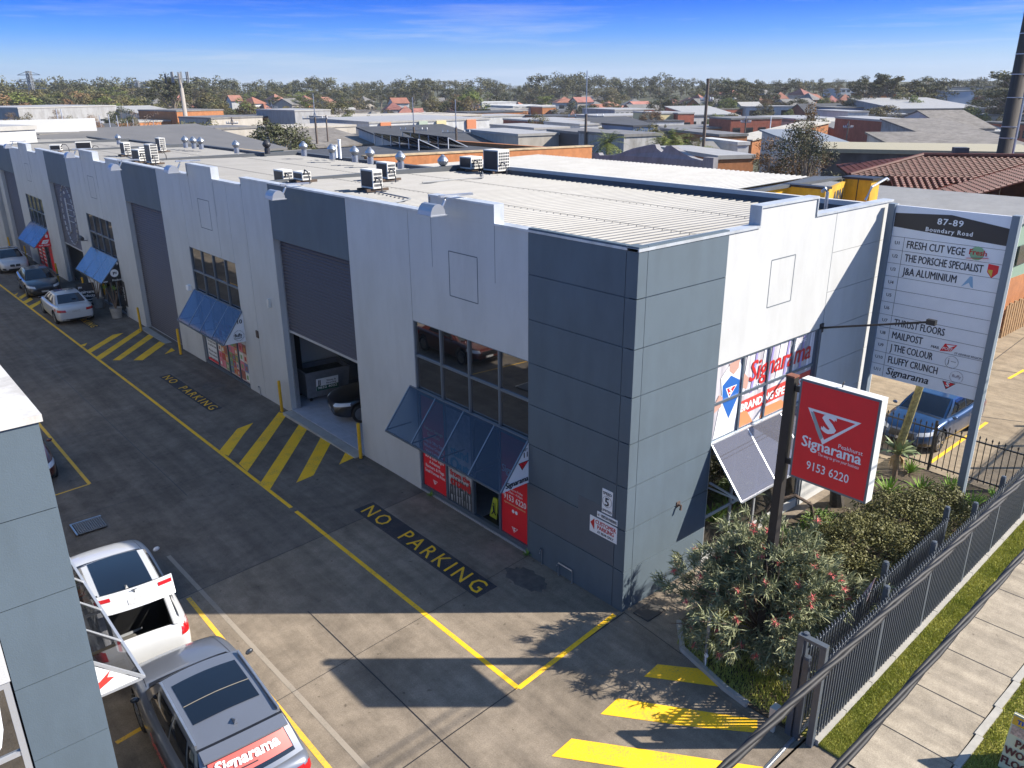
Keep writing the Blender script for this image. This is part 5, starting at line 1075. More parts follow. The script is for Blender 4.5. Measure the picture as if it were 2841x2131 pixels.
q=MB(); x,y0,y1,z=hw*.68-.01,-hl+.13,-hl+1.0,.34
q.add([(-x,y0,z),(x,y0,z),(x,y1,z),(-x,y1,z),(-x,y0,.82),(x,y0,.82),(x,y1,1.1),(-x,y1,1.1)],[(0,1,2,3),(1,5,6,2),(3,2,6,7),(0,3,7,4),(0,4,5,1)]); q.build('boot_lining',mat('boot_carpet',(.03,.03,.03),.95,bump=.3,bscale=120),k,local=True)
q=MB(); q.box(-hw*.8,hw*.8,-hl+1.0,-hl+1.05,.34,1.3); q.build('rear_seat',M_TRIM,k,local=True)
for sg in (1,-1):
    q=MB(); q.prism([(sg*hw*.70,-hl+.14,.4),(sg*hw*.70,-hl+.14,.98),(sg*hw*.70,-hl+1.0,1.35),(sg*hw*.70,-hl+1.0,.4)],(sg*.02,0,0)); q.build('boot_side',M_TRIM,k,local=True)
    c['decal']('tail_light',[(sg*hw*.72,-hl-1,.78),(sg*hw*.97,-hl-1,.8),(sg*hw*.95,-hl-1,.98),(sg*hw*.74,-hl-1,.94)],(0,1,0),M_TAIL,6,4)
    q=MB(); q.bar((sg*hw*.6,-hl+.95,1.1),(sg*hw*.66,hinge_y-.5,zr+.5),.03,.03); q.build('gas_strut',M_TRIM,k,local=True)
    q=MB(); q.bar((sg*hw*.66,-hl+.12,1.0),(sg*c['wr']*.98,hinge_y+.0,zr-.02),.12,.09); q.build('rear_pillar',P_WHITE,k,local=True,bevel=.03)
def W2(k,p): return wm(k)@Vector(p)
b=MB(); p0=W2(k,(-.28,-hl+.5,.5)); b.box(p0.x-.26,p0.x+.26,p0.y-.36,p0.y+.26,.36,.74); bag=b.build('backpack',mat('grey_olive_fabric',(.1,.095,.085),.9,bump=.3,bscale=150),bevel=.08); tag(bag,'grey padded backpack lying in the open boot of the white hatchback','bag')
b=MB(); 
for i in range(4): b.box(p0.x-.2,p0.x+.2,p0.y-.25+i*.1,p0.y-.235+i*.1,.738,.746)
b.build('seam',M_BLK,bag); b=MB(); b.box(p0.x-.18,p0.x+.18,p0.y-.42,p0.y-.3,.42,.6); b.build('pocket',mat('grey_olive_fabric',0),bag,bevel=.03)
b=MB(); p0=W2(k,(.3,-hl+.42,.5)); b.box(p0.x-.24,p0.x+.22,p0.y-.28,p0.y+.2,.36,.68); cs=b.build('equipment_case',mat('grey_case',(.09,.09,.095),.7),bevel=.03); tag(cs,'open grey equipment case with gadgets beside the backpack in the boot','case')
b=MB()
for i in range(5): b.box(p0.x-.2+i*.08,p0.x-.14+i*.08,p0.y-.1+.05*(i%2),p0.y+.06,.68,.71+.02*(i%3))
b.build('gadget',M_TRIM,cs); b=MB(); b.box(p0.x-.2,p0.x-.06,p0.y+.02,p0.y+.14,.68,.74); b.build('gadget',mat('pale_gadget',(.35,.35,.33),.5),cs)
b=MB()
for i in range(3): b.tube([W2(k,(-.5,-hl+.84+i*.03,.6+i*.02)),W2(k,(.1,-hl+.92,.66))],.018,6)
tag(b.build('tripod',M_MIDG),'folded tripod lying across the back of the open boot','tripod')
# grey SUV with red wrap
c=car('parked_car','grey sport utility car with glass roof and red shop sticker across its tailgate','car',(-8.3,2.02,0),(.045,1),4.5,1.9,1.66,P_GREY,'suv',ground=.2,wheel_r=.37,glassroof=(.14,.7),tail='bar',mirror=P_DKBLUE,rim=M_RIM)
k=c['o']; hl,hw=c['hl'],c['hw']
c['sub'](c['rear'],.08,.92,.2,.74,.014,'shop_sticker',mat('coral_vinyl',(.52,.09,.075),.4),k,10,6)
def wrap_text(f,s,u0,u1,v0,v1,m,off,nm='lettering',shear=.05):
    vs,fs,w_=text_geo(s,.03,shear); q=MB(); A=[]
    for x,y in vs:
        u=u0+(u1-u0)*(x/w_); v=v0+(v1-v0)*(y/.7); p=Vector(f(u,v)); e=.01
        du=Vector(f(u+e,v))-Vector(f(u-e,v)); dv=Vector(f(u,v+e))-Vector(f(u,v-e)); nn=du.cross(dv).normalized(); nn=nn if nn.dot(p-Vector((0,0,.9)))>0 else -nn; A.append(p+nn*off)
    q.add(A,fs); return q.build(nm,m,k,local=True)
wrap_text(c['rear'],'Signarama',.14,.82,.38,.62,M_TXTW,.034)
q=MB(); e=Vector(c['rear'](.5,.12)); 
c['sub'](c['rear'],.38,.56,.28,.31,.022,'rear_wiper',M_TRIM,k,3,1)
wrap_text(lambda u,v:(-hw-.012,.5-1.6*u,.62+.3*v),'Signarama',.2,.9,.0,.9,M_REDL,.004)
for sg in (1,-1):
    q=MB(); q.bar((sg*c['wr']*.98,c['B']-.1,c['zr']+.05),(sg*c['wr']*.98,c['C']+.1,c['zr']+.05),.035,.04); q.build('roof_rail',M_STEEL,k,local=True)
    f=c['side'](sg)
c['sub'](c['roof'],.0,1,.97,1.0,.012,'spoiler_gap',M_TRIM,k,10,1)
q=MB(); q.grid(lambda u,v:((2*u-1)*c['wr']*.98,c['C']-.02-.22*v-.03*(1-(2*u-1)**2),c['zr']+.035-.05*v+.018*(1-(2*u-1)**2)),10,3); q.grid(lambda u,v:((2*u-1)*c['wr']*.98,c['C']-.24+.0*v-.03*(1-(2*u-1)**2),c['zr']-.015-.03*v+.018*(1-(2*u-1)**2)),10,1); q.build('roof_spoiler',P_GREY,k,smooth=True,local=True)
c['decal']('roof_seam',[(-.01,0,3),(.01,0,3),(.01,.02,3),(-.01,.02,3)],(0,0,-1),M_TRIM,1,1)
b=MB(); b.grid(lambda u,v:tuple(Vector(c['roof'](.1+.8*u,.455+.008*v))+Vector((0,0,.012))),8,1); b.build('roof_glass_seam',mat('tan_seam',(.3,.26,.2),.6),k,local=True)
# maroon car half hidden by the left building
car('parked_car','dark maroon car in the shade, mostly hidden behind the left warehouse','car',(-8.55,17.4,gz(0,17.4)),(0,-1),4.5,1.8,1.45,P_MAROON,'sedan')
# row along the units
car('parked_car','white coupe with twin kidney grille facing the viewer, farthest along the units','car',(-1.75,54.6,gz(0,54.6)),(-.06,-1),4.6,1.82,1.42,P_WHITE,'sedan',grille='kidney',glassroof=(.15,.5))
car('parked_car','dark graphite sedan facing the viewer between the two white cars','car',(-2.0,45.2,gz(0,45.2)),(-.06,-1),4.75,1.85,1.44,P_DKBLUE,'sedan')
car('parked_car','white sedan parked with its tail to the viewer by the blue awning','car',(-2.32,37.3,gz(0,37.3)),(.02,1),4.7,1.85,1.44,P_WHITE,'sedan',glassroof=(.1,.45),mirror=P_BLACK)
car('parked_car','black sedan inside the half open workshop, nose towards the yard','car',(2.9,13.45,.03),(-.95,.31),4.7,1.85,1.42,P_BLACK,'sedan',wheel_r=.34)
car('parked_car','metallic blue hatchback behind the slim dark fence','car',(15.05,-.25,0),(-1,.02),4.4,1.8,1.46,P_BLUE,'hatch',wheel_r=.33)
# skip bin, boards in the workshop
k=thing('waste_bin','grey wheeled waste skip with a white and green label in the open workshop','bin',(1.6,16.4,.03),R_(-6))
b=MB(); b.add([(-.8,-.45,.16),(.8,-.45,.16),(.8,.45,.16),(-.8,.45,.16),(-.86,-.6,1.15),(.86,-.6,1.15),(.86,.6,1.15),(-.86,.6,1.15)],[(0,3,2,1),(0,1,5,4),(1,2,6,5),(2,3,7,6),(3,0,4,7)]); b.bar((-.88,-.6,1.15),(.88,-.6,1.15),.06,.08); b.bar((-.88,.6,1.15),(.88,.6,1.15),.06,.08); b.bar((-.86,-.6,1.15),(-.86,.6,1.15),.06,.08); b.bar((.86,-.6,1.15),(.86,.6,1.15),.06,.08)
b.build('bin_body',mat('bin_grey',(.15,.165,.19),.5,var=.15,scale=6),k,local=True)
b=MB(); b.box(-.84,.84,-.55,.55,.9,1.0); b.build('rubbish',mat('rubbish_dark',(.04,.05,.05),.9,var=.6,scale=9),k,local=True)
for x in (-.65,.65):
    for y in(-.35,.35): b=MB(); b.lathe([(.08,-.03),(.08,.03)],(x,y,.08),10,'x'); b.build('caster',M_TRIM,k,local=True)
b=MB(); b.box(-.55,.3,-.575,-.555,.5,.98); la=b.build('label_plate',M_WHT,k,local=True); la.rotation_euler=(0,0,0)
la.data.transform(Matrix.Rotation(R_(8.5),4,'X')); la.location=(0,-.09,.08)
b=MB(); b.box(-.551,.301,-.582,-.576,.5,.68); gb=b.build('label_band',mat('label_green',(.02,.1,.06),.5),la,local=True); gb.data.transform(Matrix.Rotation(R_(8.5),4,'X'))
t=MB(); t.text('JJ',(-.5,-.578,.74),(1,0,0),ZU,.19,bold=.02,sx=.8); t.text("Waste &",(-.16,-.578,.83),(1,0,0),ZU,.07,bold=.01); t.text("Recycling",(-.16,-.578,.73),(1,0,0),ZU,.07,bold=.01); o=t.build('lettering',M_TXTK,la,local=True); o.data.transform(Matrix.Rotation(R_(8.5),4,'X'))
t=MB(); t.text('9832 4022',(-.5,-.585,.57),(1,0,0),ZU,.09,bold=.015,fit=.75); o=t.build('lettering',M_TXTW,la,local=True); o.data.transform(Matrix.Rotation(R_(8.5),4,'X'))
k.rotation_euler=(0,0,R_(-84)+R_(78))
for i in range(9):
    b=MB(); x=4.2+i*.14; b.prism([(x,16.9,.05),(x+.5,16.9,.05),(x+.25,17.15,1.6+.2*(i%3)),(x-.2,17.15,1.5+.2*(i%3))],(.03,.0,0)); tag(b.build('leaning_board',[M_WHT,M_MIDG,M_RED][i%3]),'thin sheet offcuts leaning on the workshop wall behind the skip','board','offcut boards leaning in the workshop')
b=MB(); b.box(.5,1.1,16.95,17.15,.03,2.6); tag(b.build('cabinet',M_BLK),'tall black cabinet inside the workshop behind the skip','cabinet')
# salon clutter: A board, bench mat, chair, pots
k=thing('street_board','black sandwich board for haircare products beside the white sedan','sign',(-.9,39.2,gz(0,39.2))); z=gz(0,39.2)
b=MB(); b.prism([(-1.25,39.0,z+.02),(-.4,38.75,z+.02),(-.4,38.95,z+1.25),(-1.25,39.2,z+1.25)],(0,.03,0)); fb=b.build('board',M_BLK,k); b=MB(); b.prism([(-1.25,39.5,z+.02),(-.4,39.25,z+.02),(-.4,39.0,z+1.25),(-1.25,39.25,z+1.25)],(0,.03,0)); b.build('rear_board',M_BLK,k)
xd=Vector((.85,-.25,0)).normalized(); t=MB(); o=Vector((-1.2,38.97,z)); up_=Vector((0,.2,1.23)).normalized()
for s,h,zz in (('JPH',.1,1.0),('Haircare',.16,.72),('Products',.16,.5),('Men & Women',.08,.32),('Open 6 days',.08,.18)): t.text(s,o+up_*zz+Vector((0,-.012,0)),xd,up_,h,bold=.02,fit=min(.75,len(s)*h*.62))
t.build('lettering',M_TXTW,fb)
# ================================================================ PLANTS
def leaf_mat(name,c,c2,rough=.55,trans=.0,rnd=0,scale=2.5):
    m=mat(name,c,rough,var=.001,scale=scale,col2=c2,rnd=rnd,spec=.15); return m
M_GRASS=leaf_mat('lawn_blades',(.26,.29,.045),(.52,.5,.14),scale=1.6); M_NEED=leaf_mat('needle_leaf',(.09,.115,.05),(.36,.36,.21),scale=7); M_TWIG=mat('twig_bark',(.2,.14,.1),.9,var=.3,scale=20)
M_HEDGE=leaf_mat('hedge_leaf',(.05,.055,.02),(.215,.2,.075),.5,scale=4); M_STRAP=leaf_mat('strap_leaf',(.1,.2,.025),(.26,.38,.07),scale=4); M_AGAVE=leaf_mat('agave_leaf',(.13,.18,.09),(.3,.34,.17),scale=5); M_DRY=mat('dry_leaf',(.3,.2,.1),.9,var=.3,scale=8); M_FLOW=mat('flower_red',(.65,.05,.08),.6,var=.3,scale=12,col2=(.85,.22,.2))
rr=random.Random(3)
def grass(name,pts_fn,n,h,label=None):
    mb=MB()
    for i in range(n):
        x,y,z=pts_fn(); a=rr.uniform(0,6.28); hh=h*rr.uniform(.5,1.3); l=.4*hh; w=.007+.006*rr.random(); dx,dy=math.cos(a),math.sin(a)
        b=rr.uniform(0,6.28); tx,ty=math.cos(b)*l,math.sin(b)*l
        mb.add([(x-dx*w,y-dy*w,z),(x+dx*w,y+dy*w,z),(x+tx,y+ty,z+hh)],[(0,1,2)])
    o=mb.build(name,M_GRASS); tag(o,label,'grass',kind='stuff'); return o
def verge():
    x=-.3+14*rr.random()**1.6; y0=-4.5+.036*x-.16; y1=yl(x,-5.34); return x,y0+(y1-y0)*rr.random(),.005
grass('verge_grass',verge,80000,.05,'strip of short sunlit grass between the spiked fence and the footpath')
def strip2():
    x=-.3+8*rr.random()**1.3; return x,yl(x,-6.8)-2.2*rr.random()**1.4,.005
grass('nature_strip_grass',strip2,24000,.055,'rough grass on the road side of the footpath by the sandwich board')
# garden bed
mb=MB(); gp=[(-.05,-1.7),(-.3,-2.7),(-.42,-3.3),(-.38,-4.3),(12.0,-4.05),(12.0,-.3),(8.5,-.3),(2.9,-.35),(2.4,-.9),(.6,-1.1)]
mb.poly([(x,y,.05) for x,y in gp]); n_=len(gp)
for i in range(n_): a=gp[i];b=gp[(i+1)%n_]; mb.poly([(a[0],a[1],-.02),(b[0],b[1],-.02),(b[0],b[1],.05),(a[0],a[1],.05)])
struct('garden_soil',mb,M_SOIL)
mb=MB(); 
for a,b in (((-.05,-1.7),(-.36,-2.95)),((-.36,-2.95),(-.42,-3.5)),((-.05,-1.7),(.6,-1.1))): mb.bar((*a,.04),(*b,.04),.1,.12)
struct('garden_kerb',mb,M_CONC)
def bedgrass():
    while True:
        x=rr.uniform(-.35,1.8);y=rr.uniform(-4.4,-1.5)
        if x>-.05-(-1.7-y)*.25: return x,y,.05
grass('garden_weeds',bedgrass,9000,.09,'weeds and ground cover under the flowering bush')
def blob(mb,c,rad,n,leaf,rng,mi=0,droop=0,flat=1.0):
    for i in range(n):
        d=Vector((rng.gauss(0,1),rng.gauss(0,1),rng.gauss(0,1)*flat)).normalized(); r=rng.uniform(.45,1)**.6
        p=Vector(c)+Vector((d.x*rad[0],d.y*rad[1],d.z*rad[2]))*r
        u=Vector((rng.gauss(0,1),rng.gauss(0,1),rng.gauss(0,.7))).normalized(); v=u.cross(d+Vector((.01,.02,.3))).normalized(); s=leaf*rng.uniform(.6,1.3)
        mb.add([p-u*s*.5,p+v*s*.3,p+u*s*.5,p-v*s*.3],[(0,1,2,3)],mi)
# flowering bush with needle leaves (grevillea like)
k=thing('flowering_bush','big grey green needle leaved bush with pink red flowers at the garden corner','bush',(1.35,-2.6,.05))
g=MB();fl=MB();tw=MB(); B0=Vector((1.5,-2.75,.1)); tips=[]
for i in range(95):
    th=rr.uniform(0,6.28); ph=rr.uniform(.1,1.45); R=1.95*(.8+.3*rr.random())
    e=Vector((1.3+R*math.sin(ph)*math.cos(th)*1.02,-2.55+R*math.sin(ph)*math.sin(th)*.95,.45+2.1*math.cos(ph)**.8*rr.uniform(.8,1.08)))
    m1=B0.lerp(e,.5)+Vector((0,0,.12)); tw.tube([B0,m1,e],[.035,.02,.008],5); 
    for q in range(7): tips.append(B0.lerp(e,rr.uniform(.55,1.04))+Vector((rr.gauss(0,.2),rr.gauss(0,.2),rr.gauss(0,.13))))
for p in tips:
    d0=(p-Vector((1.4,-2.6,.7))).normalized(); nn=rr.randint(34,50)
    for i in range(nn):
        d=(d0*.75+Vector((rr.gauss(0,.6),rr.gauss(0,.6),rr.gauss(0,.5)+.1))).normalized(); l=rr.uniform(.13,.26); s=d.cross(Vector((rr.gauss(0,1),rr.gauss(0,1),1))).normalized()*.009
        o=p+Vector((rr.gauss(0,.05),rr.gauss(0,.05),rr.gauss(0,.05))); q=o+d*l*.55; e=o+d*l-Vector((0,0,l*.12))
        g.add([o-s,o+s,q+s*1.1,q-s*1.1,e],[(0,1,2,3),(3,2,4)])
for p in rr.sample(tips,90):
    c=p+(p-Vector((1.4,-2.6,.6))).normalized()*.14
    for i in range(26):
        d=Vector((rr.gauss(0,1),rr.gauss(0,1),rr.gauss(0,1))).normalized()*.105; s=d.cross(Vector((0,0,1))).normalized()*.008; fl.add([c-s,c+s,c+d],[(0,1,2)])
tw.build('branches',M_TWIG,k); g.build('leaves',M_NEED,k); fl.build('flowers',M_FLOW,k)
# clipped dense hedge shrubs along the street fence
def shrub(label,c,rad,n,leaf,m,rng):
    k=thing('shrub',label,'shrub',(c[0],c[1],.05)); g=MB(); t=MB()
    for i in range(9): a=rng.uniform(0,6.28); t.tube([(c[0],c[1],.05),(c[0]+rad[0]*.5*math.cos(a),c[1]+rad[1]*.5*math.sin(a),c[2]+rad[2]*.3)],[.03,.008],5)
    for j in range(int(n/60)):
        d=Vector((rng.gauss(0,1),rng.gauss(0,1),abs(rng.gauss(0,1))*.9-.15)).normalized(); p=Vector(c)+Vector((d.x*rad[0],d.y*rad[1],d.z*rad[2]))*rng.uniform(.6,1.0)
        blob(g,p,(.22,.22,.17),60,leaf,rng)
    t.build('stems',M_TWIG,k); g.build('leaves',m,k)
shrub('dark bronze hedge shrub directly beside the flowering bush',(3.6,-3.05,.45),(1.25,1.05,.95),14000,.06,M_HEDGE,rr)
shrub('middle bronze hedge shrub right below the red pole sign',(5.4,-2.75,.5),(1.3,1.25,.95),15000,.06,M_HEDGE,rr)
shrub('broad bronze hedge shrub farther along the spiked fence',(7.3,-2.75,.45),(1.4,1.2,.95),15000,.06,M_HEDGE,rr)
shrub('last bronze hedge shrub next to the directory board post',(8.75,-3.0,.4),(.9,.95,.85),7000,.06,M_HEDGE,rr)
shrub('low green shrub between the printed windows and the bronze hedge',(6.0,-1.2,.25),(.7,.45,.5),1800,.07,leaf_mat('green_shrub_leaf',(.06,.11,.02),(.17,.24,.05)),rr)
def rosette(nm,label,c,n,l,w,m,lift=.6,z0=.05,dry=0):
    k=thing(nm,label,'plant',c); g=MB(); d=MB()
    for i in range(n):
        a=i*2.4+rr.uniform(-.2,.2); e=rr.uniform(lift*.6,1.25); dr=Vector((math.cos(a)*math.cos(e),math.sin(a)*math.cos(e),math.sin(e))); s=Vector((-math.sin(a),math.cos(a),0))*w
        o=Vector(c); L=l*rr.uniform(.7,1.1); p1=o+dr*L*.45; p2=o+dr*L*.8-Vector((0,0,L*.06)); p3=o+dr*L-Vector((0,0,L*.22*(1.3-e))); up=Vector((0,0,w*.45))
        g.add([o-s*.5,o-up*.3,o+s*.5,p1-s,p1-up,p1+s,p2-s*.7,p2-up*.5,p2+s*.7,p3],[(0,1,4,3),(1,2,5,4),(3,4,7,6),(4,5,8,7),(6,7,9),(7,8,9)])
    for i in range(dry):
        a=rr.uniform(0,6.28); s=Vector((-math.sin(a),math.cos(a),0))*w*.5; o=Vector(c)-Vector((0,0,.03)); p1=o+Vector((math.cos(a)*.18,math.sin(a)*.18,-.15)); p2=o+Vector((math.cos(a)*.22,math.sin(a)*.22,-.5)); d.add([o-s,o+s,p1+s,p1-s,p2],[(0,1,2,3),(3,2,4)])
    g.build('leaves',m,k,smooth=False)
    if dry: d.build('dead_leaves',M_DRY,k); t=MB(); t.tube([(c[0],c[1],0),(c[0],c[1],c[2])],[.09,.07],8); t.build('stem',M_TWIG,k)
rosette('agave','large pale agave rosette on a shaggy stem behind the pole sign',(10.6,-1.1,.95),30,.62,.06,M_AGAVE,.3,dry=26)
rosette('agave','grey green agave beside the dark glazing of the street wall',(6.6,-1.0,.1),20,.6,.06,M_AGAVE,.7)
for i,(x,y,s,l) in enumerate(((4.6,-.8,.6,'bright strap leaved clump in front of the sign post'),(5.2,-.75,.55,'second bright strap leaved clump beside the glass awning'),(9.6,-1.4,.65,'strap leaved clump under the big agave'),(10.3,-2.0,.6,'strap leaved clump left of the directory post'),(11.0,-2.5,.6,'strap leaved clump at the slim dark fence foot'),(10.4,-3.3,.65,'yellow green strap leaved clump at the directory post foot'),(11.2,-3.6,.6,'strap leaved clump in the fence corner'),(11.4,-1.2,.5,'strap leaved clump behind the agave'),(9.9,-.6,.55,'strap leaved clump by the end of the printed windows'))): rosette('strap_plant',l,(x,y,.06),44,s,.022,M_STRAP,.75)
# arching cactus-like stem and short trunk, mossy leaning trunk by the blue car
k=thing('arching_plant','spiny brown stem bent into an arch beside the street glazing','plant',(5.1,-.55,.05)); b=MB(); pts=[(4.6,-.3,.1),(4.7,-.35,.7),(5.0,-.5,1.15),(5.5,-.8,1.25),(5.9,-1.05,.95),(6.0,-1.15,.35),(6.0,-1.2,.06)]; b.tube(pts,.045,7); b.build('stem',mat('spiny_stem',(.1,.07,.05),.9,var=.5,scale=30),k)
b=MB()
for i in range(160):
    t=rr.random()*5.99; q=int(t); p=Vector(pts[q]).lerp(Vector(pts[q+1]),t-q); d=Vector((rr.gauss(0,1),rr.gauss(0,1),rr.gauss(0,1))).normalized()*.1; s=d.cross(Vector((.2,.3,1))).normalized()*.018; b.add([p-s,p+s,p+d],[(0,1,2)])
b.build('scales',mat('spiny_stem',0),k)
k=thing('palm_stump','leaning mossy trunk standing in front of the blue hatchback','tree',(11.0,-.75,0)); b=MB(); b.tube([(10.6,-1.05,.9),(10.75,-1.15,1.9),(10.9,-1.25,3.0),(11.0,-1.3,3.6)],[.13,.11,.1,.09],9); b.build('trunk',mat('mossy_bark',(.16,.13,.05),.95,var=.4,scale=12,bump=.8,bscale=30,col2=(.28,.24,.09)),k)
k=thing('tree_stump','dark forked stump behind the red sign next to the street glazing','tree',(8.0,-.75,.05)); b=MB(); b.tube([(8.0,-.75,0),(7.85,-.7,.7),(7.75,-.6,1.5),(7.7,-.6,2.0)],[.2,.15,.12,.1],9); b.tube([(7.85,-.7,.7),(7.6,-.9,1.2)],[.12,.07],8); b.build('trunk',mat('dark_bark',(.06,.05,.04),.95,var=.4,scale=14,bump=.6),k)
# potted plants by the salon
def potted(x,y,label,h):
    z=gz(x,y); k=thing('potted_plant',label,'potted plant',(x,y,z),0); b=MB(); b.lathe([(.24,0),(.3,.5),(.32,.55),(.28,.55),(.26,.48)],(x,y,z),14); b.build('pot',mat('stone_pot',(.33,.31,.28),.9,var=.15,scale=6),k)
    b=MB(); g=MB()
    for i in range(4):
        a=i*1.6; e=Vector((x+.35*math.cos(a),y+.35*math.sin(a),z+.5+h*rr.uniform(.7,1.1))); b.tube([(x,y,z+.45),Vector((x,y,z+.45)).lerp(e,.6)+Vector((.04,0,0)),e],[.03,.022,.018],6)
        for j in range(22): 
            aa=rr.uniform(0,6.28); d=Vector((math.cos(aa),math.sin(aa),rr.uniform(-.2,1.1))).normalized()*.3; s=Vector((-math.sin(aa),math.cos(aa),0))*.02; g.add([e-s,e+s,e+d],[(0,1,2)])
    b.build('stems',M_TWIG,k); g.build('leaves',M_STRAP,k)
potted(-.5,34.95,'tall thin dracaena in a pale stone pot nearest the salon door',1.5); potted(-.55,38.0,'dracaena in a dark corner behind the white sedan tail',1.6)
def weeds(y,label): 
    rosette('weed',label,(-.06,y,.02),26,.2,.012,M_STRAP,.6)
weeds(7.15,'weed tuft at the foot of the first red poster'); weeds(3.05,'weed tuft where the slate wall meets the red panel'); 
# ================================================================ NEAR NEIGHBOURS BEHIND THE ROW
def corr(mb,P,U,V,nu,h,m=0):
    """ribbed sheet: origin P, U across ribs, V along ribs, nu ribs"""
    P=Vector(P);U=Vector(U);V=Vector(V);n=U.cross(V).normalized(); n=n if n.z>0 else -n; vs=[]
    for i in range(nu):
        for f,k in ((0,0),(.55,0),(.68,1),(.88,1)): a=P+U*((i+f)/nu)+n*h*k; vs+=[a,a+V]
    a=P+U; vs+=[a,a+V]; mb.add(vs,[(2*i,2*i+2,2*i+3,2*i+1) for i in range(len(vs)//2-1)],m)
M_WROOF=mat('white_metal_roof',(.36,.347,.32),.5,var=.05,scale=.6,dirt=.1); M_GROOF=mat('grey_metal_roof',(.19,.18,.165),.6,var=.1,scale=.4,dirt=.25); M_FIB=mat('fibre_cement_roof',(.19,.172,.152),.9,var=.2,scale=.5,dirt=.3); M_BRK=mat('orange_brick',(.4,.16,.06),.9,var=.16,scale=3,bump=.3,dirt=.12); M_BRKR=mat('red_brick',(.3,.085,.05),.9,var=.2,scale=2,dirt=.2); M_CRM=mat('cream_render',(.5,.465,.4),.85,var=.08,dirt=.2); M_TERR=mat('terracotta_tile',(.1,.026,.017),.6,var=.35,scale=2.5,spec=.3); M_SLAB=mat('tilt_slab_grey',(.38,.37,.35),.9,var=.15,scale=.5,dirt=.35); M_DROOF=mat('dark_membrane_roof',(.05,.053,.06),.85,var=.2,scale=.6); M_YLW=mat('yellow_render',(.6,.34,.015),.7,var=.1,scale=2,dirt=.25); M_GREEN=mat('green_cladding',(.2,.29,.22),.6,var=.08,stretch=(6,6,.2)); M_WIN=mat('far_window',(.02,.025,.03),.12,spec=.8)
# white roofed shed next door, with yellow parapets
k=thing('neighbour_shed','long shed with bright white ribbed roof joined behind the ribbed street unit','shed',(16,9,0))
b=MB(); corr(b,(10.9,8.6,7.05),(0,17.6,0),(11.2,.5,.05),66,.03); b.build('roof',M_WROOF,k)
b=MB(); b.box(10.7,17.5,8.4,8.5,0,7.0); b.box(22.0,22.1,9,26.3,0,7); b.box(10.7,22.0,26.3,26.45,0,7.1); b.build('wall',M_CRM,k)
b=MB(); b.prism([(16.5,8.25,6.95),(22.8,9.3,6.95),(23.6,8.3,6.95)],(0,0,.12)); b.build('flashing',mat('blue_grey_flashing',0),k)  # flat dark triangle for a roof slope; its shade is in the colour
k=thing('yellow_building','yellow painted shop front with dark capped parapet piers behind the street wall','shop',(21,7.5,0))
b=MB(); b.box(16.4,19.2,8.4,8.6,0,6.98); b.box(19.2,19.5,6.75,8.6,0,6.98); b.prism([(19.5,6.9,0),(23.2,7.95,0),(23.2,8.1,0),(19.5,7.05,0)],(0,0,6.93)); b.box(23.2,23.95,6.85,8.05,0,7.03); b.build('wall',M_YLW,k)
b=MB(); b.box(16.4,19.15,8.35,8.65,6.98,7.06); b.box(19.12,19.58,6.68,8.7,6.99,7.08); b.box(23.1,24.05,6.75,8.15,7.03,7.12); b.box(23.19,23.2,7.42,7.46,0,7.03); b.build('cap',M_BLK,k)
xd=Vector((3.7,1.05,0)).normalized(); t=MB(); t.text('ARN',Vector((20.9,7.28,6.15)),xd,ZU,.55,bold=.03,sx=1.1); t.build('lettering',M_DKGREY,k)
k=thing('grey_roof_shed','low wide shed with pale ribbed roof right behind the directory board','shed',(38,11,0))
b=MB(); corr(b,(24.8,2.6,4.7),(9.6,-.3,.85),(0,15.2,0),46,.012); b.build('roof',mat('pale_grey_roof',(.34,.325,.3),.6,var=.08,scale=.4,dirt=.1),k); b=MB(); b.prism([(24.9,3.0,2.4),(34.3,2.7,2.4),(34.3,2.7,5.4),(24.9,3.0,4.6)],(0,.1,0)); b.box(24.9,25,3.1,17.6,0,4.6); b.build('wall',M_GREEN,k)
g=MB(); g.prism([(24.9,2.98,0),(34.3,2.68,0),(34.3,2.68,2.4),(24.9,2.98,2.4)],(0,.12,0)); g.build('brick_wall',M_BRK,k); g=MB(); g.box(30,33,2.74,2.8,3.0,3.9); g.build('window',M_WIN,k)
# tiled house: real overlapping tiles
k=thing('tiled_house','brick house with glossy red brown terracotta tiled hip roof','house',(45,10,0))
def tiles(p0,p1,q0,q1,nr,w):
    """rows from eave p0-p1 up to ridge q0-q1"""
    p0,p1,q0,q1=map(Vector,(p0,p1,q0,q1)); up=((q0+q1)/2-(p0+p1)/2); nn=(p1-p0).cross(up).normalized(); nn=nn if nn.z>0 else -nn
    for r in range(nr):
        a0=p0.lerp(q0,r/nr);a1=p1.lerp(q1,r/nr); c0=p0.lerp(q0,(r+1.12)/nr); du=(a1-a0).normalized(); L=(a1-a0).length; n=max(1,int(L/w)); sl=up/nr*1.12
        for i in range(n):
            o=a0+du*(i*w)+nn*.05; e=o+sl-nn*.045
            b.add([o,o+du*w*.25+nn*.055,o+du*w*.6+nn*.055,o+du*w*.78,o+du*w,e,e+du*w*.25+nn*.05,e+du*w*.6+nn*.05,e+du*w*.78,e+du*w],[(0,1,6,5),(1,2,7,6),(2,3,8,7),(3,4,9,8)])
    b.poly([p0,p1,q1,q0])
b=MB(); r_=Vector((.57,-.82,0)).normalized(); p_=Vector((.82,.57,0)).normalized(); Cr=AT(2560,435,58); Er=Cr+r_*7.1; zz=Vector((0,0,1.6)); Al=Cr-r_*4.6-p_*3.45-zz*.575; V0=Er-r_*8-p_*6-zz; V1=Al+(V0-Er)*0+r_*7.1
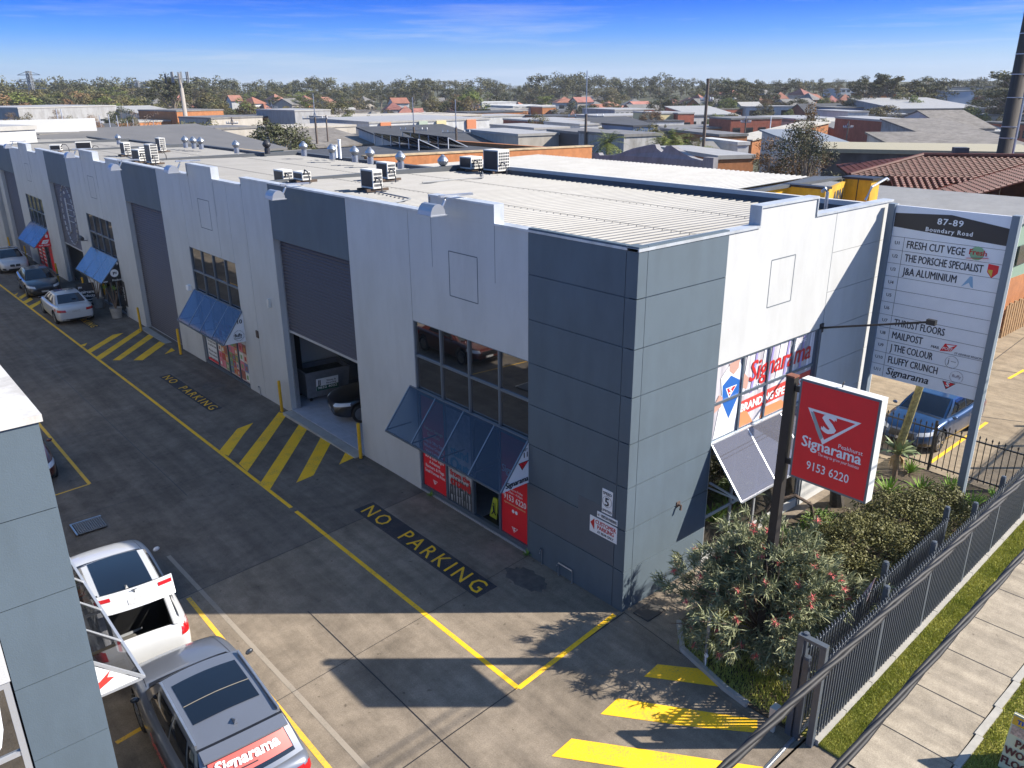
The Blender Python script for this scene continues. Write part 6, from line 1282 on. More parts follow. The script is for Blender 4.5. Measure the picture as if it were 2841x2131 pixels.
tiles(Al,V1,Cr,Er,14,.34); tiles(Al-(Cr-Al)*.0+r_*2.2-p_*2.55-zz*.425,V0,Al+r_*2.2,V1,9,.34); tiles(V0,V0-p_*4.5,Er,Er-p_*4.5,24,.34); tiles(Al+p_*7,Al,Cr+p_*.01,Cr,14,.34)
b.poly([Al+p_*7,Er+r_*9+p_*6-zz,Er+r_*1,Cr]); b.poly([Er,Er-p_*4.5,Er+r_*8-p_*4.5-zz,Er+r_*8+p_*6-zz])
b.build('roof',M_TERR,k); b=MB(); b.tube([Al+Vector((0,0,.1)),Cr+Vector((0,0,.12)),Er+Vector((0,0,.12)),Er-p_*4.5+Vector((0,0,.12))],.13,7); b.build('ridge_tiles',M_TERR,k)
b=MB(); q0=[Al+r_*.6+p_*.5,V0-p_*4+r_*.4,Er+r_*7.5-p_*4-zz,Er+r_*8.5+p_*5.5-zz,Al+r_*.6+p_*6.4]
for i in range(5): u,v=q0[i],q0[(i+1)%5]; b.poly([(u.x,u.y,-1),(v.x,v.y,-1),(v.x,v.y,4.9),(u.x,u.y,4.9)])
b.build('wall',M_BRK,k)
b=MB(); c0=Cr+r_*2.2+p_*.5; b.obox(c0+Vector((0,0,.2)),r_*.4,p_*.4,(0,0,.35)); b.build('vent_box',M_DKGREY,k)
# things round the right edge of the carpark
k=thing('air_conditioner','wall mounted air conditioner beside the right directory post','air conditioner',(28.2,3.0,2.2)); b=MB(); b.box(27.6,28.5,2.5,2.85,2.1,2.9); b.build('casing',M_WHT,k,bevel=.02); b=MB(); b.lathe([(.3,-.01),(.3,.01)],(28.0,2.49,2.5),18,'y'); b.build('fan_guard',M_MIDG,k)
k=thing('picket_screen','brown timber picket screen at the carpark edge','fence',(30,2,0)); b=MB()
for i in range(26): b.box(28.2+i*.3,28.4+i*.3,2.2,2.25,0,1.5+.08*(i%2))
b.bar((28.2,2.27,.4),(36,2.27,.4),.04,.08); b.bar((28.2,2.27,1.2),(36,2.27,1.2),.04,.08); b.build('pickets',mat('brown_timber',(.28,.17,.08),.9,var=.3,scale=7),k)
k=thing('timber_table','small timber slat table left by the carpark wall','table',(27.6,3.6,0)); b=MB()
for i in range(5): b.box(27.2+i*.18,27.36+i*.18,2.8,4.2,.72,.76)
b.build('table_top',mat('grey_timber',(.25,.22,.18),.9,var=.2,scale=9),k)
for x in (27.25,27.95):
    for y in (2.9,4.1): b=MB(); b.box(x,x+.08,y,y+.08,0,.72); b.build('leg',mat('grey_timber',0),k)
mb=MB()
for p,q in (((12.7,-1.27),(17.3,-1.19)),((22.6,-.05),(24.2,-.08)),((17.5,1.6),(22,1.7))): gline(p,q,.11,n=1,lift=.008)
struct('carpark_bay_lines',mb,M_PYEL)
mb=MB(); gline((12.2,.3),(30,1.6),.03,n=1,lift=.007); gline((15.2,4.5),(19,-3.6),.03,n=1,lift=.007); gline((21,6),(25,-3.2),.03,n=1,lift=.007); struct('carpark_joints',mb,M_BLK)
# brick factory and dark roof behind the vents
k=thing('brick_factory','low orange brick factory with a black flat roof behind the turbine vents','factory',(18,30,0))
def wpoly(mb,ps,z0,z1):
    n=len(ps)
    for i in range(n): a=ps[i];c=ps[(i+1)%n]; mb.poly([(a[0],a[1],z0),(c[0],c[1],z0),(c[0],c[1],z1),(a[0],a[1],z1)])
    mb.poly([(p[0],p[1],z1) for p in ps])
A_=[G(x,y,6.3) for x,y in ((1030,440),(1245,418),(1555,412))]
b=MB(); b.prism([(10.6,27.0,-1),(27,27.0,-1),(27,27.0,7.3),(10.6,27.0,7.6)],(0,.4,0)); b.box(10.6,11.0,27.4,44,-1,7.1); b.box(26.6,27,27.4,44,-1,7.1); b.build('wall',M_BRK,k); b=MB(); b.box(11.0,26.6,27.4,44,6.7,6.85); b.build('roof',M_DROOF,k); b=MB(); b.prism([(10.5,26.95,7.6),(27.1,26.95,7.3),(27.1,26.95,7.38),(10.5,26.95,7.68)],(0,.55,0)); b.box(10.5,11.1,27.5,44,7.1,7.2); b.build('coping',mat('rusted_coping',(.4,.3,.18),.8,var=.35,scale=2),k)
b=MB(); 
for x in (14.5,21): b.box(x,x+1.5,26.93,26.99,5.8,6.3)
b.build('window',M_WIN,k)
for p0,p1,n,l in (((1040,398),(1162,418),6,'row of tilted roof panels seen from behind, left on the black roof'),((1118,394),(1244,413),6,'row of tilted roof panels seen from behind, right on the black roof')):
    A=G(*p0,6.85); B_=G(*p1,6.85); k2=thing('solar_array',l,'solar panels',A); d=B_-A; nn=Vector((-d.y,d.x,0)).normalized(); nn=nn if nn.dot(A-CAM)<0 else -nn; up_=Vector((0,0,.75)); back=-nn*1.5
    b=MB(); b.prism([A+up_,B_+up_,B_+back*1.0+Vector((0,0,.1)),A+back*1.0+Vector((0,0,.1))],(0,0,.04)); b.build('panel',M_DKGREY,k2); b=MB()
    for j in range(n): q=A+d*j/(n-1); b.bar(q,q+up_,.06,.06); b.bar(q+up_,q+back+Vector((0,0,.08)),.05,.05)
    b.build('frame',M_FRAMEL,k2)
# curved parapet shop
k=thing('curved_parapet_shop','grey rendered building with swooping curved parapets','building',(45,38,0)); P=[]
SIL=[(1644,425),(1660,424),(1664,431),(1707,430),(1755,412),(1805,401),(1818,401),(1822,412),(1835,422),(1839,419),(1848,405),(1862,404),(1886,420),(1920,438),(1950,446),(1952,436),(1980,438)]
pts=[AT(x,y,64-(x-1640)*.03) for x,y in SIL]; pts=[Vector((pts[0].x,pts[0].y,-1))]+pts+[Vector((pts[-1].x,pts[-1].y,-1))]; d=pts[-1]-pts[0]
nrm=Vector((-d.y,d.x,0)).normalized()*.4; b=MB(); b.prism(pts,nrm); b.build('wall',mat('mauve_grey_render',(.26,.25,.26),.85,var=.08,dirt=.2),k)
b=MB(); nn=-nrm.normalized()*11 if (-nrm).dot(CAM-pts[0])>0 else nrm.normalized()*11; q=[pts[1]+d*.02,pts[-2]-d*.02]; b.poly([(q[0].x,q[0].y,4.9),(q[1].x,q[1].y,4.6),(q[1].x+nn.x,q[1].y+nn.y,4.9),(q[0].x+nn.x,q[0].y+nn.y,5.2)]); b.build('roof',mat('brown_roof',(.12,.1,.085),.6,var=.3,scale=.5),k)
# ================================================================ FAR DISTRICT
def fb(label,cat,x0,x1,yt,dist,depth,wall,roof,kind='flat',yaw=0,nwin=0,rows=1,parapet=.5,win=None,hmin=3.5,bands=None,doors=0):
    """far building: its front spans photo columns x0..x1 with its top at row yt, standing at a distance"""
    a=AT(x0,yt,dist);c=AT(x1,yt,dist); z1=(a.z+c.z)/2; mid=(a+c)/2; d=(c-a); d.z=0; Wd=d.length; ang=math.atan2(d.y,d.x)+R_(yaw+(30 if abs(yaw)<30 else 0)); z0=far_z(mid.x,mid.y)-.5; z1=max(z1,z0+hmin)
    k=thing('far_building' if cat!='house' else 'house',label,cat,(mid.x,mid.y,z0),ang); h=z1-z0
    b=MB()
    if kind=='flat': b.box(-Wd/2,Wd/2,0,depth,0,h-.02); b.build('wall',wall,k,local=True); r=MB(); r.box(-Wd/2-.1,Wd/2+.1,-.12,depth+.1,h-.02,h+.3); r.build('roof',roof,k,local=True)
    elif kind=='slope':
        rise=min(depth*.12,2.2); e=h-rise; b.prism([(-Wd/2,0,0),(-Wd/2,0,e),(-Wd/2,depth,h),(-Wd/2,depth,0)],(Wd,0,0)); b.build('wall',wall,k,local=True); r=MB(); r.prism([(-Wd/2-.3,-.3,e+.02),(-Wd/2-.3,depth+.2,h+.05),(-Wd/2-.3,depth+.2,h+.25),(-Wd/2-.3,-.3,e+.22)],(Wd+.6,0,0)); r.build('roof',roof,k,local=True); h=e
    elif kind=='gable':
        rise=min(depth*.22,3.0); e=h-rise; b.prism([(-Wd/2,0,0),(-Wd/2,0,e),(-Wd/2,depth/2,h),(-Wd/2,depth,e),(-Wd/2,depth,0)],(Wd,0,0)); b.build('wall',wall,k,local=True); r=MB()
        r.prism([(-Wd/2-.3,-.4,e-.08),(-Wd/2-.3,depth/2,h+.05),(-Wd/2-.3,depth/2,h+.25),(-Wd/2-.3,-.4,e+.12)],(Wd+.6,0,0)); r.prism([(-Wd/2-.3,depth+.4,e-.08),(-Wd/2-.3,depth/2,h+.05),(-Wd/2-.3,depth/2,h+.25),(-Wd/2-.3,depth+.4,e+.12)],(Wd+.6,0,0)); r.build('roof',roof,k,local=True); h=e
    else:
        rise=min(depth*.28,3.2); e=h-rise; b.box(-Wd/2,Wd/2,0,depth,0,e); b.build('wall',wall,k,local=True); i=min(Wd/2-.2,depth/2); r=MB(); o=.5
        r.add([(-Wd/2-o,-o,e),(Wd/2+o,-o,e),(Wd/2+o,depth+o,e),(-Wd/2-o,depth+o,e),(-Wd/2+i,depth/2,h),(Wd/2-i,depth/2,h)],[(0,1,5,4),(1,2,5),(2,3,4,5),(3,0,4),(0,3,2,1)]); r.build('roof',roof,k,local=True); h=e
    for rw in range(rows if nwin else 0):
        for i in range(nwin):
            ww=Wd/nwin; zz=h*(rw+.42)/rows if rows>1 else h*.45; hh=min(1.5,h/rows*.4); wi=MB(); wi.box(-Wd/2+ww*(i+.22),-Wd/2+ww*(i+.78),-.06,-.005,zz,zz+hh); wi.build('window',M_WIN,k,local=True)
    if bands:
        bm_=bands[0]
        for t0,t1,m_ in bands: q=MB(); q.box(-Wd/2+Wd*t0,-Wd/2+Wd*t1,-.35,-.01,h*.08,h+.1); q.build('coloured_bay',m_,k,local=True); q=MB(); q.box(-Wd/2+Wd*(t0+.01),-Wd/2+Wd*(t1-.01),-.4,-.36,h*.1,h*.55); q.build('bay_window',M_WIN,k,local=True)
    return k
M_FW=mat('far_white_wall',(.5,.5,.49),.85,var=.06,scale=.2,dirt=.15); M_FB=mat('far_beige_wall',(.42,.385,.33),.9,var=.08,scale=.2,dirt=.15); M_FG=mat('far_grey_wall',(.33,.33,.33),.9,var=.08,scale=.2,dirt=.2); M_FBL=mat('far_blue_wall',(.1,.17,.3),.7,var=.08,scale=.2); M_TER2=mat('far_tile_roof',(.27,.12,.085),.85,var=.25,scale=.4,rnd=.2); M_TER3=mat('far_orange_roof',(.27,.11,.07),.85,var=.2,scale=.4); M_CRMY=mat('far_yellow_bay',(.62,.52,.28),.8); M_ORB=mat('far_orange_bay',(.55,.2,.09),.8); M_GRB=mat('far_green_bay',(.36,.42,.34),.8)
T1=(('long grey roofed green clad shed behind the far roofs','shed',250,830,372,82,16,M_GREEN,mat('dull_grey_roof',(.13,.125,.12),.7,var=.1,scale=.5),'slope',0,0),
('long cream walled roof edge left behind the far air conditioners','building',-60,110,362,75,6,M_FW,M_WROOF,'flat',0,0),
('low brown walled building behind the cream air conditioner','building',95,320,376,92,12,M_FB,M_GROOF,'flat',2,0),
('very long white factory on the left below the pylon','factory',30,345,298,260,30,M_FG,M_WROOF,'flat',0,9),
('white warehouse below the bare tree left of the phone mast','warehouse',405,545,298,255,24,M_FW,M_WROOF,'slope',0,4),
('orange topped brick works right of the phone mast','building',480,630,308,235,20,M_BRK,M_GROOF,'flat',0,5),
('pale low shop row with blue windows behind the dark round tree','shop',575,740,328,190,14,M_FB,M_GROOF,'flat',0,6),
('grey cube warehouse right of the dark round tree','warehouse',810,925,308,215,20,M_FG,M_WROOF,'flat',0,0),
('cream strip building above the green clad shed','building',590,720,358,130,8,M_FB,M_GROOF,'flat',0,0),
('wide white building with orange and green window bays','building',1005,1390,337,150,26,M_FW,M_WROOF,'flat',0,0),
('long pale roof behind the row of coloured bays','building',960,1370,326,180,22,M_FB,M_FB,'flat',0,0),
('dark roofed white wall shed between two timber power poles','shed',1135,1425,366,112,18,M_FW,M_DROOF,'slope',0,0),
('grey slope roofed shed with pale stripes by the first power pole','shed',830,1070,372,118,14,M_FG,M_FIB,'slope',0,0),
('cream concrete shop row left of the timber power poles','shop',770,1005,355,138,10,M_FB,M_FB,'flat',0,0),
('four storey brick and white apartment block with dark stair','apartment block',1415,1550,295,310,22,M_FW,M_FW,'flat',0,6,3),
('brick apartment wing with flat white cap right of the stair tower','apartment block',1502,1546,298,300,20,M_BRK,M_WROOF,'flat',0,0),
('white topped brick apartment wing left of the dark stair','apartment block',1425,1468,308,296,16,M_BRK,M_WROOF,'flat',0,0),
('white rooftop penthouse left of the apartment block','building',1330,1440,285,330,14,M_FW,M_FW,'flat',0,3),
('white ribbed office shed in the middle distance','office',1475,1588,358,135,16,M_FW,M_WROOF,'flat',0,8),
('low red brick shop row with white fascia','shop',1470,1640,336,175,14,M_BRKR,M_WROOF,'flat',0,5),
('orange brick corner building beside the tall power pole','building',1570,1640,342,160,14,M_BRK,M_WROOF,'flat',0,3,2),
('white flat workshop right of the tall power pole','workshop',1605,1665,348,150,14,M_FW,M_WROOF,'flat',0,2),
('two storey grey blue office with white roof','office',1700,1795,306,240,20,M_FG,M_WROOF,'flat',0,6,2),
('wide white warehouse with dark slope roof','warehouse',1710,1880,336,170,20,M_FW,M_DROOF,'slope',0,0),
('blue fronted shop below the white warehouse','shop',1752,1830,352,150,12,M_FBL,M_DROOF,'flat',0,2),
('beige bungalow with grey hip roof among the industrial roofs','house',1575,1640,372,120,14,M_FB,M_GROOF,'hip',0,0),
('wide cream flat roof in front of the red brick shops','building',1430,1560,376,112,16,M_FB,M_WROOF,'flat',0,0),
('dark low garage left of the single palm','garage',1625,1760,374,108,12,M_DKGREY,M_GROOF,'flat',0,0),
('grey concrete wall building behind the single palm','building',1720,1850,378,100,10,M_SLAB,M_GROOF,'flat',6,0),
('pale yellow rendered shop at mid right','shop',1830,1880,316,205,14,M_CRMY,M_WROOF,'flat',0,1),
('red and yellow shop at mid right','shop',1878,1930,316,205,14,M_BRKR,M_WROOF,'flat',0,1),
('brick hall with bright blue white roof on the right','hall',1925,2065,300,230,18,M_BRKR,M_WROOF,'slope',0,0),
('white cottage with orange garden wall among right hand trees','house',2075,2140,286,270,14,M_FW,M_WROOF,'gable',0,2),
('first of the saw edged brick workshops','workshop',2010,2100,352,150,22,M_BRK,M_CRM,'slope',-38,2),
('second of the saw edged brick workshops','workshop',2065,2150,346,165,22,M_BRK,M_CRM,'slope',-38,2),
('third of the saw edged brick workshops','workshop',2110,2190,340,180,22,M_BRK,M_CRM,'slope',-38,2),
('orange fascia workshop behind the feathery big tree','workshop',2200,2350,332,200,20,M_BRK,M_WROOF,'flat',0,2),
('tan brick building with parapet right of the slim street pole','building',1990,2080,378,118,14,M_BRK,M_GROOF,'flat',0,3),
('dark long shed left of the tan brick building','shed',1950,2020,372,124,14,M_DKGREY,M_GROOF,'flat',0,0),
('low white roofed shed with an orange wall beyond the street fence','shed',1985,2100,440,72,12,M_BRK,M_WROOF,'flat',0,0),
('small white block with black sign above the orange walled shed','shop',2045,2080,402,88,8,M_FW,M_FW,'flat',0,0),
('cream gabled garage left of the white block','garage',1985,2045,408,84,10,M_CRM,M_GROOF,'gable',0,0),
('white office strip with square windows at the right','office',2350,2415,312,215,16,M_FW,M_WROOF,'flat',0,4),
('blue grey long shed under the right hand trees','shed',2310,2440,300,260,16,M_FBL,M_GROOF,'flat',0,0),
('large white warehouse on the rise at the right','warehouse',2480,2760,278,250,30,M_FG,M_WROOF,'slope',0,0),
('pale blue grey wall building above the large white warehouse','warehouse',2590,2715,254,300,20,mat('far_pale_blue_wall',(.33,.4,.5),.8),M_FG,'flat',0,0),
('two storey dark red brick office with white windows','office',2440,2555,337,150,16,M_BRKR,M_WROOF,'flat',0,5,2),
('orange brick gabled workshop beside the red brick office','workshop',2555,2660,346,150,18,M_BRK,M_WROOF,'gable',0,2),
('low grey roofed brick shop left of the red brick office','shop',2365,2440,350,165,14,M_BRKR,M_GROOF,'slope',0,2),
('white walled shed with blue grey roof in front of the red office','shed',2330,2510,388,95,18,M_FW,mat('blue_grey_roof',(.2,.22,.25),.6,var=.1),'slope',4,0),
('white gable workshop left of the big timber pole','workshop',2630,2780,314,190,26,M_FW,M_FIB,'gable',0,2),
('wide fibre cement roofed shed beside the big timber pole','shed',2650,2880,356,120,26,M_SLAB,M_FIB,'slope',-4,0),
('lower fibre cement roofed shed behind the tiled house','shed',2600,2880,404,92,20,M_SLAB,M_FIB,'slope',-4,0),
('long dark block wall with cream roof behind the tiled house','shed',2285,2900,428,74,9,mat('dark_block_wall',(.1,.092,.084),.95,var=.3,scale=.7,dirt=.2),mat('cream_metal_roof',(.36,.315,.2),.6,var=.08),'flat',-24,0),
('cream apartment block on the right hand skyline','apartment block',2330,2395,247,420,16,M_FW,M_FG,'flat',0,4,2),
('flat pale building on the skyline behind the tall eucalypts','building',2620,2690,243,420,14,M_FB,M_DKGREY,'flat',0,3),
('grey roofed building on the skyline near the big timber pole','building',2725,2790,242,400,14,M_FB,M_DKGREY,'flat',0,0))
for r in T1:
    l,c_,x0,x1,yt,di,de,wa,ro,ki,yw,nw=r[:12]; rows=r[12] if len(r)>12 else 1
    bands=None
    if 'orange and green window bays' in l: bands=[(.08,.16,M_ORB),(.385,.455,M_GRB),(.53,.61,M_CRMY),(.79,.87,M_ORB)]
    fb(l,c_,x0,x1,yt,di,de,wa,ro,ki,yw,nw,rows,bands=bands)
# houses on the far slope among the trees
HC=[M_TER2,M_TER3,M_TER2,M_GROOF]; HW_=[M_FW,M_FB,M_BRK,M_CRM]; hn=['white','beige','brick','cream']; rn=['brown tiled','orange tiled','dark tiled','grey']
HS=[(640,672,263,360),(700,740,266,350),(758,792,258,390),(800,850,272,330),(850,880,262,380),(735,760,285,300),(905,935,268,360),(1020,1075,306,250),(1070,1120,282,320),(1090,1135,270,360),(1105,1150,292,300),(1010,1040,264,390),(1150,1175,300,290),(1160,1215,312,255),(1240,1290,300,300),(1210,1235,270,380),(1310,1350,306,280),(1545,1600,266,400),(1600,1650,268,390),(1640,1690,278,360),(1680,1730,276,370),(1655,1700,288,330),(1720,1760,290,330),(1740,1800,272,390),(1760,1820,280,360),(1800,1830,296,320),(1580,1625,302,290),(1620,1680,264,430),(1905,1960,268,380),(2000,2040,254,430),(2110,2150,262,400),(2150,2210,258,410),(2170,2200,272,370),(2255,2290,266,390),(480,520,262,420),(420,455,268,400),(540,570,290,310),(1865,1900,270,390),(1440,1470,280,400),(2240,2270,290,330),(2020,2060,262,420),(1275,1310,282,350)]
for i,(x0,x1,yt,di) in enumerate(HS):
    j=i%4; pos='left of phone mast' if x0<500 else 'left of power poles' if x0<1080 else 'by apartment block' if x0<1420 else 'behind tallest pole' if x0<1700 else 'right of tallest pole' if x0<1960 else 'on right slope'
    fb('%s house with %s roof among far trees %s'%(hn[(i//2)%4],rn[j],pos),'house',x0,x1,yt+3,di,9,HW_[(i//2)%4],HC[j],'hip' if i%3 else 'gable',rr.uniform(-25,25),2,1,hmin=3)['group']='houses among the far trees'
# ---------------------------------------------------------------- trees
def tree_meshes(kind,seed):
    rg=random.Random(seed); cr=MB(); tk=MB()
    if kind=='gum':   # tall open eucalypt: clumps on spread limbs
        H=14; tk.tube([(0,0,-1),(.2,.1,4),(.1,0,8)],[.38,.3,.2],7)
        for i in range(15):
            a=rg.uniform(0,6.28); r=rg.uniform(.8,4.3); z=rg.uniform(7,13.2)-r*.3; e=(r*math.cos(a),r*math.sin(a),z); tk.tube([(.15,.05,rg.uniform(3.5,6.5)),(e[0]*.5,e[1]*.5,z-1.6),e],[.16,.1,.05],5)
            for q in range(2): blob(cr,(e[0]+rg.gauss(0,.6),e[1]+rg.gauss(0,.6),z+.2+rg.gauss(0,.4)),(rg.uniform(.9,1.5),rg.uniform(.9,1.5),rg.uniform(.5,.85)),95,.42,rg)
    elif kind=='round':
        H=9; tk.tube([(0,0,-1),(0,0,3.5)],[.35,.25],7)
        for i in range(26):
            d=Vector((rg.gauss(0,1),rg.gauss(0,1),rg.gauss(0,.8))).normalized(); p=(d.x*3.1,d.y*3.1,5.3+d.z*3.2); tk.tube([(0,0,3),p],[.1,.03],4); blob(cr,p,(rg.uniform(1,1.5),)*2+(rg.uniform(.8,1.2),),100,.42,rg)
    elif kind=='dense':
        H=9; tk.tube([(0,0,-1),(0,0,3.5)],[.35,.25],7)
        for i in range(44):
            d=Vector((rg.gauss(0,1),rg.gauss(0,1),rg.gauss(0,.8))).normalized(); q=rg.uniform(.75,1.05); p=(d.x*3.2*q,d.y*3.2*q,5.0+d.z*3.5*q); tk.tube([(0,0,3),p],[.1,.03],4); blob(cr,p,(rg.uniform(.8,1.3),)*2+(rg.uniform(.7,1.0),),190,.26,rg)
    elif kind=='column':
        H=6; tk.tube([(0,0,-.5),(0,0,4)],[.15,.05],6); 
        for i in range(16): z=.6+i*.36; blob(cr,(rg.gauss(0,.1),rg.gauss(0,.1),z),(.85*(1-abs(z-2.2)/5.5),)*2+(.5,),70,.28,rg)
    elif kind=='feather':  # loose, twiggy
        H=11; tk.tube([(0,0,-1),(.3,.2,3.5),(.1,.5,6)],[.28,.2,.12],7)
        for i in range(24):
            a=rg.uniform(0,6.28); r=rg.uniform(.5,2.9); z=rg.uniform(3.2,10.6)-r*.2; e=(r*math.cos(a),r*math.sin(a),z); tk.tube([(.2,.2,rg.uniform(1.5,4.5)),(e[0]*.45,e[1]*.45,z*.75),e],[.09,.06,.02],5); [blob(cr,(e[0]+rg.gauss(0,.45),e[1]+rg.gauss(0,.45),e[2]+rg.gauss(0,.4)),(.8,.8,.7),150,.15,rg) for _ in range(3)]
    elif kind=='bare':
        H=7; tk.tube([(0,0,-1),(0,0,2.5)],[.25,.18],6)
        for i in range(40): a=rg.uniform(0,6.28); r=rg.uniform(1,3.2); z=rg.uniform(3,7)-r*.3; tk.tube([(0,0,2.2),(r*.5*math.cos(a),r*.5*math.sin(a),z*.7+.6),(r*math.cos(a),r*math.sin(a),z)],[.07,.04,.015],4); blob(cr,(r*math.cos(a),r*math.sin(a),z),(.6,.6,.5),22,.2,rg)
    ob_=[]
    for mb_,nm in ((tk,'trunk'),(cr,'crown')):
        me=bpy.data.meshes.new(nm); me.from_pydata([tuple(v) for v in mb_.v],[],mb_.f); me.update(); ob_.append(me)
    return ob_
TM={}
for kd,ns in (('gum',5),('round',4),('column',1),('feather',2),('bare',2),('dense',3)): TM[kd]=[tree_meshes(kd,11*i+len(kd)) for i in range(ns)]
M_BARK=mat('tree_bark',(.22,.18,.14),.9,var=.2,scale=2)
LM={'olive':leaf_mat('olive_foliage',(.062,.06,.022),(.19,.165,.07),.6,rnd=.3,scale=.8),'dark':leaf_mat('dark_foliage',(.03,.038,.018),(.11,.11,.05),.6,rnd=.3,scale=.8),'bright':leaf_mat('bright_foliage',(.06,.085,.018),(.2,.22,.06),.6,rnd=.25,scale=.8),'rust':leaf_mat('rusty_foliage',(.12,.07,.03),(.26,.17,.085),.7,rnd=.2,scale=.8),'golden':leaf_mat('golden_foliage',(.2,.15,.02),(.4,.29,.05),.6,scale=.8),'sage':leaf_mat('sage_foliage',(.045,.048,.026),(.13,.125,.065),.6,scale=.9),'mauve':leaf_mat('bare_twig_haze',(.16,.12,.09),(.27,.21,.17),.9,rnd=.2)}
for a in TM.values():
    for tk,cr in a: tk.materials.append(M_BARK); cr.materials.append(None)
KD={'gum':'tall gum tree','round':'round crowned tree','dense':'dense crowned tree','column':'pointed conifer','feather':'feathery tree','bare':'twiggy bare tree'}
CN={'sage':'grey green','olive':'olive green','dark':'dark green','bright':'light green','rust':'rusty brown','golden':'golden yellow','mauve':'grey brown'}
def tree(kind,col,px,ptop,dist,label=None,group='trees in the far district',var=None,wid=1.0,hcap=None):
    p=AT(px,ptop,dist); z0=far_z(p.x,p.y)-.2; h=p.z-z0; base={'gum':13.6,'round':9.4,'dense':9.4,'column':6.6,'feather':11.2,'bare':7.3}[kind]; s=h/base
    v=(var if var is not None else rr.randrange(len(TM[kind])))%len(TM[kind]); tk,cr=TM[kind][v]
    k=thing('tree',label or '',('tree'),(p.x,p.y,z0),rr.uniform(0,6.28),group); k.scale=(s*wid,s*wid,s)
    for me,nm,m in ((tk,'trunk',M_BARK),(cr,'crown',LM[col])):
        o=bpy.data.objects.new(nm,me); COL.objects.link(o); o.parent=k
        if nm=='crown': o.material_slots[0].link='OBJECT'; o.material_slots[0].material=m
    if not label:
        pos='left of phone mast' if px<480 else 'right of phone mast' if px<1050 else 'behind timber power poles' if px<1400 else 'near apartment block' if px<1620 else 'right of tallest pole' if px<1940 else 'behind slim street pole' if px<2300 else 'near massive timber pole'
        row='on the skyline' if ptop<236 else 'on the middle slope' if ptop<275 else 'among the industrial roofs'
        k['label']='%s %s %s %s'%(CN[col],KD[kind],row,pos)
    return k
# individually placed
tree('dense','dark',760,320,112,'big dark dense tree standing right behind the green clad shed',None,0,1.3)
tree('feather','sage',2255,305,62,'tall feathery grey green tree at mid right','trees beside the dark block wall',0,1.0)
tree('feather','rust',2130,382,64,'shorter rusty brown tree left of the feathery tree','trees beside the dark block wall',1,1.25)
tree('feather','rust',2245,288,66,'rust topped slender tree rising above the feathery tree','trees beside the dark block wall',1,.6)
tree('dense','olive',545,318,140,'olive tree right below the phone mast',None,1,1.2)
tree('bare','mauve',385,295,185,'bare mauve tree above the cream air conditioner',None,0)
tree('dense','dark',330,288,215,'dark tree left of the bare mauve tree',None,2)
tree('column','dark',1822,342,148,'left one of a pair of pointed conifers','pair of conifers',0); tree('column','dark',1848,343,150,'right one of a pair of pointed conifers','pair of conifers',0)
for x,c in ((150,'rust'),(60,'olive'),(25,'rust'),(205,'olive'),(240,'rust')): tree('dense' if c=='olive' else 'feather',c,x,310+rr.uniform(-8,8),170+rr.uniform(-20,25),None)
# skyline and slope, swept along the photo columns
prof=[(-40,232),(60,232),(160,230),(235,230),(330,226),(420,232),(450,216),(520,222),(600,222),(660,238),(720,240),(790,236),(850,228),(895,226),(940,242),(1010,234),(1080,232),(1130,222),(1180,222),(1240,230),(1290,232),(1340,228),(1380,232),(1440,234),(1500,222),(1560,218),(1620,214),(1680,222),(1740,226),(1800,222),(1850,220),(1900,232),(1960,234)]
def top(x):
    for (a,b),(c,d) in zip(prof,prof[1:]):
        if a<=x<=c: return b+(d-b)*(x-a)/(c-a)
    return 232
cs=['olive','dark','olive','dark','olive','bright']
WOOD=MB(); WR=random.Random(5)
def wood_tree(px,ptop,dist):
    p=AT(px,ptop,dist); z0=far_z(p.x,p.y); h=p.z-z0; r=h*WR.uniform(.36,.56); tall=WR.random()<.6
    for i in range(19):
        a=WR.uniform(0,6.28); q=WR.uniform(.1,1)*r; zc=z0+h*(WR.uniform(.5,.95) if tall else WR.uniform(.25,.92)); blob(WOOD,(p.x+q*math.cos(a),p.y+q*math.sin(a),zc-q*.25),(r*.34,r*.34,r*.26),46,.85*h/13,WR)
    WOOD.bar((p.x,p.y,z0-1),(p.x,p.y,z0+h*.7),.4,.4)
x=-60
while x<1990:
    wood_tree(x,top(x)-4+(rr.uniform(-9,10) if rr.random()<.7 else rr.uniform(-18,-6)),rr.uniform(480,640)); x+=rr.uniform(11,19)
x=1950
while x<2900: wood_tree(x,WR.uniform(212,236),WR.uniform(430,560)); x+=WR.uniform(10,17)
o=WOOD.build('far_woods',leaf_mat('wood_foliage',(.03,.04,.017),(.15,.14,.06),.6,scale=.11)); tag(o,'continuous belt of trees along the skyline','woods',kind='stuff')
x=-60
while x<1990:
    tree('round' if rr.random()<.55 else 'gum',rr.choice(cs),x,top(x)+rr.uniform(9,26),rr.uniform(420,520),wid=rr.uniform(1.2,1.7)); x+=rr.uniform(20,30)
x=-60
while x<1330:
    if not(1040<x<1200): tree('round' if rr.random()<.7 else 'gum',rr.choice(cs+['rust']),x,top(x)+rr.uniform(28,48) if x>480 else rr.uniform(250,272),rr.uniform(300,400),wid=rr.uniform(1.1,1.5))
    x+=rr.uniform(30,52) if x>430 else rr.uniform(22,34)
